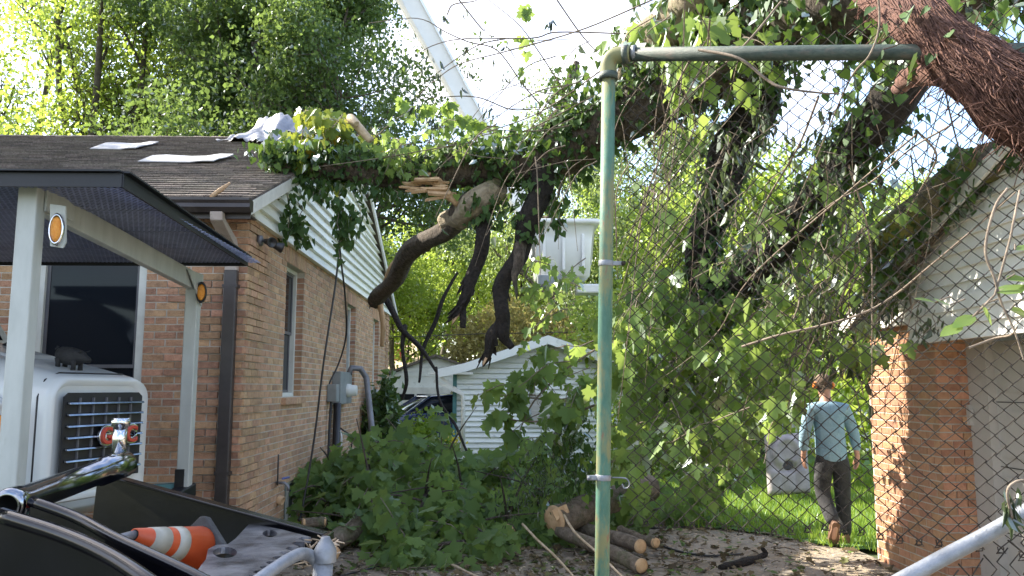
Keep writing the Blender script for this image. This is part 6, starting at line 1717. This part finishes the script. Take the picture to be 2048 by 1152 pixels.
# ------------------------------------------------------------------ brush pile: one fallen branch after another
BR = [(-1.75, 9.0, .05, -2.0, 10.6, .75), (-1.2, 8.6, .05, -1.6, 10.6, .85), (-.75, 8.9, .05, -.6, 11.0, .76), (-.3, 8.8, .05, -.5, 10.6, .66), (.15, 9.0, .05, .2, 11.0, .70), (.5, 9.2, .05, .8, 11.2, .66),
      (-1.9, 10.8, .1, -1.0, 12.6, .78), (-.6, 11.4, .1, .4, 12.8, .74), (.6, 11.0, .1, 1.4, 12.2, .6), (1.5, 10.6, .05, 2.3, 11.6, .35), (1.1, 9.7, .02, 2.4, 10.5, .18), (-.9, 8.1, .04, -.2, 8.3, .16)]
BL_ = ['leafy maple branch against the brick wall, leftmost of the brush pile', 'leafy maple branch at the front left of the brush pile, above the cut log end', 'leafy maple branch in the middle of the brush pile with the tallest top', 'dense leafy branch at the front middle of the brush pile',
       'leafy branch in the brush pile left of the large log', 'leafy branch behind the large cut log', 'leafy branch at the back left of the brush pile beside the meter conduits', 'leafy branch at the back of the brush pile below the white shed', 'leafy branch behind the green post at the back of the pile',
       'low leafy branch lying behind the chain link fence', 'flat thin leafy branch on the gravel behind the green post', 'small leafy sprig lying on the gravel in front of the brush pile']
for (x0, y0, z0, x1, y1, z1), lab in zip(BR, BL_):
    b_ = thing('fallen_branch', lab, 'branch', (x0, y0, 0), 'branches of the brush pile')
    small = lab.startswith(('small', 'flat', 'low'))
    LV.clear(); tw = MB()
    st_ = crom([(x0, y0, z0), ((x0 * 2 + x1) / 3 + rnd.uniform(-.1, .1), (y0 * 2 + y1) / 3, z0 + (z1 - z0) * .55), (x1, y1, z1)], 6)
    MB().tube(st_, lerp_list([.035, .025, .012], len(st_)), 7, rough=.1).build('stem', MAT['bark'], b_)
    ns = 10 if small else 23
    for i in range(0 if small else 4):
        p = st_[rnd.randint(2, len(st_) - 2)]; d = Vector((rnd.gauss(0, .9), rnd.gauss(-.4, .5), rnd.gauss(.35, .3))).normalized()
        MB().tube(crom([p, p + d * .35 + Vector((0, 0, .03)), p + d * rnd.uniform(.6, 1.0) + Vector((0, 0, -.05))], 4), lerp_list([.017, .012, .005], 9), 6, rough=.1).build('side_branch', MAT['bark'], b_)
    for i in range(ns):
        p = st_[rnd.randint(1, len(st_) - 1)]
        d = Vector((rnd.gauss(0, 1), rnd.gauss(-.5, .9), rnd.gauss(.15, .45))).normalized()
        pts = [p]
        for j in range(4):
            d = (d + Vector((rnd.gauss(0, .2), rnd.gauss(0, .2), rnd.gauss(-.22, .15)))).normalized()
            q = pts[-1] + d * rnd.uniform(.12, .2)
            q.z = max(q.z, .05); q.x = max(q.x, -2.2); pts.append(q)
        tw.tube(pts, .006, 4, cap=False)
        for j in range(16):
            t = rnd.uniform(.3, 3.99); q = pts[int(t)].lerp(pts[int(t) + 1], t % 1) + Vector((rnd.gauss(0, .10), rnd.gauss(0, .10), rnd.gauss(0.02, .07)))
            q.z = max(q.z, .06); q.x = max(q.x, -2.2)
            put('maple', q, (rnd.gauss(0, .7), rnd.gauss(-.5, .6), rnd.gauss(-.55, .35)), rnd.choice((.08, .11, .14, .17, .20, .22)) * rnd.uniform(.85, 1.1), (rnd.gauss(0, .8), rnd.gauss(-.7, .7), 1), rnd.choice((rnd.uniform(0, .5), rnd.uniform(.3, 1))))
    tw.build('twig', MAT['vine'], b_, kind='stuff')
    flush(['maple'], b_, 22 if not small else 10)
# ------------------------------------------------------------------ logs
def log(px0, py0, Y0, px1, py1, Y1, r, label, n=18, heart=True, group=None):
    a, b = at(px0, py0, Y0), at(px1, py1, Y1); d = (b - a).normalized(); L_ = (b - a).length
    mid = a.lerp(b, .5)
    t = thing('cut_log', label, 'log', a, group)
    k_ = 7
    pts = [a + d * (L_ * i / k_) + Vector((rnd.gauss(0, .006), 0, rnd.gauss(0, .006))) for i in range(k_ + 1)]
    MB().tube(pts, [r * (1 + rnd.uniform(-.05, .05)) for _ in pts], n, cap=False, rough=.05).build('bark', MAT['logbark'], t)
    s = d.orthogonal().normalized(); u = d.cross(s)
    for e, sg in ((a, -1), (b, 1)):
        m_ = MB(); m_.loft([[e + (s * math.cos(w_) + u * math.sin(w_)) * r * f + d * sg * off for w_ in [2 * math.pi * i / n for i in range(n)]] for f, off in ((.985, -.02), (.97, .002), (.5, .006), (.05, .007))])
        m_.build('cut_face', MAT['heart'], t)
    return t
log(1108, 1040, 8.6, 1300, 975, 9.6, .15, 'thick rough barked log with a large notched saw cut face, left of the green post', 22)
a = at(1108, 1040, 8.6)
MB().prism([a + Vector((-.02, -.05, .10)), a + Vector((.13, -.03, .16)), a + Vector((.16, -.03, .08)), a + Vector((.03, -.06, .0))], (-.3, -.9, .3), .03).build('wood_wedge', MAT['heart'], label='pale wedge of split wood on the top of the thick log cut face', cat='wood')
log(1284, 1132, 7.35, 1120, 1062, 8.6, .065, 'slim log with its cut end nearest the camera, right of the green post', group='small logs by the green post')
log(1282, 1093, 7.95, 1140, 1048, 9.1, .068, 'slim log lying second behind the green post, with round orange cut end', group='small logs by the green post')
log(1312, 1086, 8.15, 1240, 1062, 8.7, .05, 'short log half hidden behind the second slim log', group='small logs by the green post')
log(736, 1040, 8.9, 640, 1100, 8.15, .10, 'moss brown log poking out of the left end of the brush pile, cut end up')
log(668, 1106, 7.35, 640, 1092, 7.7, .06, 'small log end with orange cut face beside the short grey fence post')
log(605, 1046, 8.6, 650, 1044, 8.7, .05, 'grey weathered log lying under the basement window')
log(1010, 1070, 8.9, 1040, 1062, 9.6, .12, 'dark log end in the shade at the front of the brush pile', heart=False)
for spec, r, lab in (([(838, 1096, 8.3), (862, 1112, 8.0), (900, 1128, 7.7), (960, 1156, 7.2)], .016, 'pale peeled branch lying on the gravel, leftmost of the peeled branches'), ([(1045, 1048, 8.2), (1075, 1080, 7.8), (1110, 1112, 7.4), (1150, 1156, 7.0)], .013, 'pale peeled branch running from the pile to the picture bottom, middle of the peeled ones'), ([(1128, 1030, 8.0), (1150, 1065, 7.3), (1200, 1110, 6.5), (1250, 1158, 6.0)], .012, 'long pale peeled twig crossing the thick log and the green post')):
    MB().tube(crom([at(*q) for q in spec], 5), lerp_list([r, r * .9, r * .7], 5 * (len(spec) - 1) + 1), 7, rough=.12).build('peeled_branch', MAT['paleTwig'], label=lab, cat='branch')
def gz(px, py, z=.03): return atz(px, py, z)
for spec, r, lab in (([(680, 1152), (760, 1132), (840, 1110), (920, 1088), (985, 1072)], .008, 'black cable lying across the gravel in front of the brush pile'), ([(1318, 1090), (1360, 1103), (1420, 1112), (1485, 1108)], .012, 'short dark hose on the gravel beside the slim logs'),
                     ([(1225, 1048), (1300, 1056), (1400, 1052), (1500, 1044), (1600, 1046)], .010, 'dark cable running along the gravel under the fence'), ([(1560, 1072), (1590, 1064), (1650, 1068), (1640, 1076), (1580, 1078), (1562, 1072)], .009, 'loop of dark cable on the path behind the man\'s feet')):
    MB().tube([q for q in crom([gz(*q) for q in spec], 6)], r, 6).build('cable', MAT['blackplastic'], label=lab, cat='cable')
MB().tube(crom([gz(1440, 1135, .03), gz(1490, 1125, .04), gz(1530, 1108, .06), gz(1525, 1098, .12)], 4), [.03, .035, .04, .04, .04, .035, .03, .03, .03, .025, .02, .02, .02][:13], 7, rough=.2).build('bark_strip', MAT['darkbark'], label='dark strip of bark lying on the gravel in front of the fence', cat='bark')
# ------------------------------------------------------------------ litter on the driveway
N_ = 9000
px_ = nr.uniform(-2.2, 3.6, N_); py_ = 4.0 + 6.5 * nr.uniform(0, 1, N_) ** 1.2
link('wood_chips', leaf_mesh('wood_chips', np.stack([px_, py_, np.full(N_, .028) + nr.uniform(0, .006, N_)], 1), np.stack([nr.normal(size=N_), nr.normal(size=N_), nr.normal(size=N_) * .12], 1), nr.uniform(.012, .04, N_), T_SIMPLE, nrm=nr.normal(size=(N_, 3)) * .25 + [0, 0, 1]), MAT['debris'], kind='stuff', label='pale wood chips and sawdust scattered over the driveway', cat='wood chips')
N_ = 2600
px_ = np.clip(nr.normal(.4, 1.6, N_), -2.2, 3.6); py_ = nr.uniform(6.5, 10.8, N_)
link('leaf_litter', leaf_mesh('leaf_litter', np.stack([px_, py_, np.full(N_, .03) + nr.uniform(0, .02, N_)], 1), np.stack([nr.normal(size=N_), nr.normal(size=N_), nr.normal(size=N_) * .2], 1), nr.uniform(.03, .09, N_), T_MAPLE, nrm=nr.normal(size=(N_, 3)) * .3 + [0, 0, 1]), LEAF['dead'], kind='stuff', label='brown and green torn leaves littering the driveway', cat='leaf litter')
tw = MB()
for i in range(130):
    x, y = rnd.uniform(-1.8, 3.4), rnd.uniform(6.8, 10.5); a = rnd.uniform(0, 6.28); l_ = rnd.uniform(.08, .5)
    tw.tube([(x, y, .035), (x + math.cos(a) * l_ * .5, y + math.sin(a) * l_ * .5, .05), (x + math.cos(a + .3) * l_, y + math.sin(a + .3) * l_, .035)], rnd.uniform(.003, .007), 4)
tw.build('twig_litter', MAT['vine'], kind='stuff', label='small broken twigs strewn over the driveway', cat='twigs')
# grass
N_ = 42000
gx = nr.uniform(.3, 7.5, N_); gy = 8.2 + 9.5 * nr.uniform(0, 1, N_) ** 1.1
ok = np.array([y > lawn_edge(x) - .15 + .25 * random.random() and not (3.7 < x < 9 and y < 8.05) for x, y in zip(gx, gy)])
gx, gy = gx[ok], gy[ok]; n_ = len(gx)
link('grass', leaf_mesh('grass', np.stack([gx, gy, np.full(n_, .03)], 1), np.stack([nr.normal(0, .35, n_), nr.normal(0, .35, n_), np.ones(n_)], 1), nr.uniform(.05, .15, n_) , (T_BLADE[0] * [1.6, 1, 1], T_BLADE[1])), LEAF['grass'], kind='stuff', label='short bright green grass behind the fence', cat='grass')
# ------------------------------------------------------------------ shrubs
def shrub(name, label, loc, w_, h_, n, size, key, T=T_OVAL, cat='shrub', stems=7, dome=False, d_=None, group=None):
    t = thing(name, label, cat, loc, group)
    d_ = d_ or w_
    loc = Vector(loc); mb = MB(); A = []
    clumps = []
    for i in range(26):
        a, r = rnd.uniform(0, 6.28), math.sqrt(rnd.random())
        zz = rnd.uniform(.15, 1.0)
        k_ = math.sqrt(max(.05, 1 - zz * zz * .75))
        clumps.append(Vector((math.cos(a) * r * w_ * k_, math.sin(a) * r * d_ * k_, zz * h_)))
    for i in range(stems):
        c = clumps[i * 3 % 26]
        mb.tube([loc, loc + c * .5 + Vector((0, 0, .1 * h_)), loc + c], [.03, .02, .008], 5, cap=False)
    mb.build('stem', MAT['treebark'], t)
    if dome:
        u = nr.normal(size=(n, 3)); u = unit(u); u[:, 2] = np.abs(u[:, 2]); rr = nr.uniform(.8, 1.03, (n, 1)) + .05 * np.sin(u[:, :1] * 9) * np.sin(u[:, 2:] * 11)
        pos = u * rr * [w_, d_, h_]; tips = u + nr.normal(size=(n, 3)) * .7; nrm = u + nr.normal(size=(n, 3)) * .5
    else:
        C_ = np.array([tuple(c) for c in clumps]); k_ = nr.randint(0, 26, n)
        pos = C_[k_] + nr.normal(size=(n, 3)) * [w_ * .2, d_ * .2, h_ * .12]; tips = nr.normal(size=(n, 3)) + [0, -.2, -.3]; nrm = nr.normal(size=(n, 3)) + [0, -.3, .7]
    pos[:, 2] = np.maximum(pos[:, 2], .05)
    link('foliage', leaf_mesh('foliage', pos + np.array(tuple(loc)), tips, nr.uniform(.6, 1.25, n) * size, T, nrm=nrm), LEAF[key], t, kind='stuff')
    return t
shrub('ivy_bush', 'dark green bush growing against the far end of the brick wall', (at(765, 900, 14.5).x, 14.5, 0), .42, 1.6, 1500, .13, 'ivy', T_IVY)
shrub('lime_bush', 'lime green bush in front of the parked car', (at(850, 900, 16.5).x, 16.5, 0), .5, 1.15, 900, .10, 'shrub')
shrub('lime_bush', 'low yellow green bush right beside the ivy bush, left of the parked car', (at(800, 900, 15.5).x + .1, 15.5, 0), .45, .8, 700, .10, 'shrub')
shrub('olive_hedge', 'large rounded khaki leaved hedge rising behind the white shed roof', (at(1040, 730, 30).x, 31, 0), 3.6, 4.9, 17000, .17, 'olive', T_SIMPLE, 'hedge', dome=True, d_=3.0)
for i, (px, py, Y, w_, h_, lab) in enumerate(((1395, 960, 14.5, .9, 1.2, 'bright green weedy shrub at the lawn back, left of the moulded panel'), (1490, 940, 16, 1.0, 1.3, 'bright green shrub just behind the moulded panel'), (1300, 950, 15, 1.0, 1.6, 'green shrub behind the green post in the back of the yard'))):
    shrub('yard_shrub', lab, (at(px, py, Y).x, Y, 0), w_, h_, 1900, .10, 'shrub', group='shrubs along the lawn')
for (px, Y, w_, h_, lab, n_) in ((1330, 19, 2.2, 4.0, 'tall leafy thicket bush behind the green post', 5200), (1520, 20, 2.2, 3.4, 'tall leafy thicket bush behind the ivy covered stem', 5200), (1660, 23, 2.4, 4.6, 'tall pale green thicket bush behind the walking man', 5600), (1215, 23.5, 1.9, 3.6, 'tall leafy thicket bush right of the white shed', 4200), (1780, 13.5, 1.3, 2.6, 'leafy bush at the back corner of the brick garage', 2400)):
    shrub('thicket_bush', lab, (at(px, 900, Y).x, Y, 0), w_, h_, n_, .14, 'bright', T_OVAL, group='thicket bushes at the back of the yard')
pb = thing('flower_box', 'small wooden box of yellow flowers beside the shed downspout', 'planter', (at(898, 890, 17.5).x, 17.5, 0))
c_ = at(898, 885, 17.5); MB().box((c_.x, 17.5, c_.z / 2 - .02), (.32, .28, max(.2, c_.z))).build('box', MAT['rawwood'], pb)
n_ = 160
link('flowers', leaf_mesh('flowers', np.array([(c_.x, 17.5, c_.z + .06)]) + nr.normal(size=(n_, 3)) * [.11, .1, .06], nr.normal(size=(n_, 3)), nr.uniform(.04, .08, n_), T_OVAL), leafmat('yellow_petal', (.5, .45, .03), (.7, .6, .05), (.7, .6, .05)), pb, kind='stuff')
for (pts, lab) in (([(600, 640, 26), (780, 672, 26), (950, 668, 26), (1190, 662, 26), (1500, 640, 26)], 'thin utility wire strung above the shed roof'),):
    MB().tube(crom([at(*q) for q in pts], 5), .012, 4).build('utility_wire', MAT['blackplastic'], label=lab, cat='wire')

# ------------------------------------------------------------------ background trees
PA = gen_tree('spreading_tree', 21, 15, .36, 5.4, 36000, .14, T_SIMPLE, .26, clump=.40)
PB = gen_tree('dense_tree', 22, 16, .30, 5.2, 42000, .14, T_SIMPLE, .28, clump=.42)
PC = gen_tree('slender_tree', 23, 15, .25, 3.6, 9500, .13, T_SIMPLE, .15, clump=.34, stems=2)
PD = gen_tree('low_tree', 24, 10, .12, 3.6, 15000, .15, T_OVAL, .16, clump=.38)
PF = gen_tree('open_tree', 26, 11, .15, 4.0, 8500, .15, T_OVAL, .17, clump=.36)
PE = gen_tree('willow_like_tree', 25, 14, .2, 4.4, 22000, .13, T_SIMPLE, .22, clump=.4, droop=1.2)
def bx(px, Y): return at(px, 700, Y).x
TL = [
 ('slender_tree', PC, 'bright', 130, 26, 0.2, 1.3, 'slender bright green twin stem tree behind the house roof, farthest left', 'trees behind the house'),
 ('slender_tree', PC, 'bright', 215, 25, 2.2, 1.25, 'slender bright green tree behind the house roof, next to the dense dark trees', 'trees behind the house'),
 ('slender_tree', PC, 'bright', 20, 29, 4.0, 1.35, 'pale slender tree at the left picture edge behind the roof', 'trees behind the house'),
 ('leafy_tree', PB, 'far', 350, 24, .5, .98, 'dense dark green tree behind the roof, left of the silver tarp', 'trees behind the house'),
 ('leafy_tree', PA, 'far', 470, 27, 1.5, 1.0, 'tall spreading tree behind the roof ridge above the tarp', 'trees behind the house'),
 ('leafy_tree', PB, 'far', 590, 25, 3.2, .97, 'dense tree behind the roof, right of the silver tarp', 'trees behind the house'),
 ('leafy_tree', PA, 'far', 690, 23, 4.4, .95, 'dense dark tree just left of the lift boom', 'trees behind the house'),
 ('slender_tree', PC, 'bright', 285, 28, 5.0, 1.3, 'slender tree just left of the densest dark tree behind the roof', 'trees behind the house'),
 ('leafy_tree', PA, 'bright', 400, 33, 1.1, 1.1, 'sunlit tall tree behind the dense dark trees', 'trees behind the house'),
 ('leafy_tree', PB, 'far', 540, 22.5, 2.6, .95, 'dense dark tree straight behind the silver tarp', 'trees behind the house'),
 ('back_tree', PD, 'bright', 800, 34, .3, 1.0, 'sunlit tree behind the far garage left of the hanging limbs', 'trees behind the shed'),
 ('back_tree', PF, 'bright', 870, 40, 1.3, 1.15, 'sunlit tree seen between the hanging broken limbs', 'trees behind the shed'),
 ('back_tree', PF, 'bright', 965, 45, 2.6, 1.2, 'tree in the distance above the khaki hedge', 'trees behind the shed'),
 ('back_tree', PF, 'bright', 1080, 40, 3.6, 1.15, 'sunlit tree behind the white work bucket', 'trees behind the shed'),
 ('pale_tree', PE, 'pale', 1110, 34, .8, 1.12, 'pale feathery tree high behind the limb left of the green post', 'trees behind the fence'),
 ('pale_tree', PE, 'pale', 1300, 30, 2.1, 1.0, 'pale feathery tree behind the top of the green post', 'trees behind the fence'),
 ('yard_tree', PF, 'bright', 1440, 26, 3.3, .95, 'bright spreading tree behind the ivy covered stem', 'trees behind the fence'),
 ('yard_tree', PF, 'bright', 1560, 24, .6, .95, 'bright leafy tree behind the middle of the chain link', 'trees behind the fence'),
 ('yard_tree', PF, 'bright', 1360, 21, 1.9, .72, 'small bright tree behind the left part of the chain link', 'trees behind the fence'),
 ('yard_tree', PF, 'bright', 1720, 30, 5.1, 1.0, 'tree beyond the picket fence to the left of the garage', 'trees behind the fence'),
 ('yard_tree', PF, 'bright', 1900, 24, 4.1, .85, 'tree rising behind the brick garage roof', 'trees behind the fence'),
]
for (nm, pr, lk_, px, Y, rz, sc, lab, grp) in TL:
    place_tree(nm, pr, lk_, (bx(px, Y), Y, 0), rz, sc, lab, group=grp)
# unseen trees added left of the picture to shade the truck and the wall
for i, (x, y, pr, sc, rz) in enumerate(((-18.5, 14, PB, 1.2, 1), (-15, 7.5, PB, 1.15, 2), (-21, 9, PA, 1.4, 5))):
    place_tree('shade_tree', pr, 'far', (x, y, 0), rz, sc, ['unseen tall dense tree far left beside the house', 'unseen dense tree added for shade left of the house', 'unseen spreading tree farthest left'][i], group='tall trees left of the house')
for (px0, px1, Y, n_) in ((600, 1250, 55, 9), (1150, 2100, 44, 9)):
    for i in range(n_):
        X_ = bx(px0 + (px1 - px0) * i / (n_ - 1), Y)
        place_tree('far_tree', PD if i % 2 else PA, 'far' if i % 3 else 'bright', (X_, Y + rnd.uniform(-3, 3), 0), i * 1.1, rnd.uniform(.75, 1.0), 'distant %s tree, %s from the left in the far row %s' % ('low' if i % 2 else 'spreading', ('first', 'second', 'third', 'fourth', 'fifth', 'sixth', 'seventh', 'eighth', 'ninth')[i], 'beyond the shed' if Y == 55 else 'beyond the fence'), group='distant row of trees')
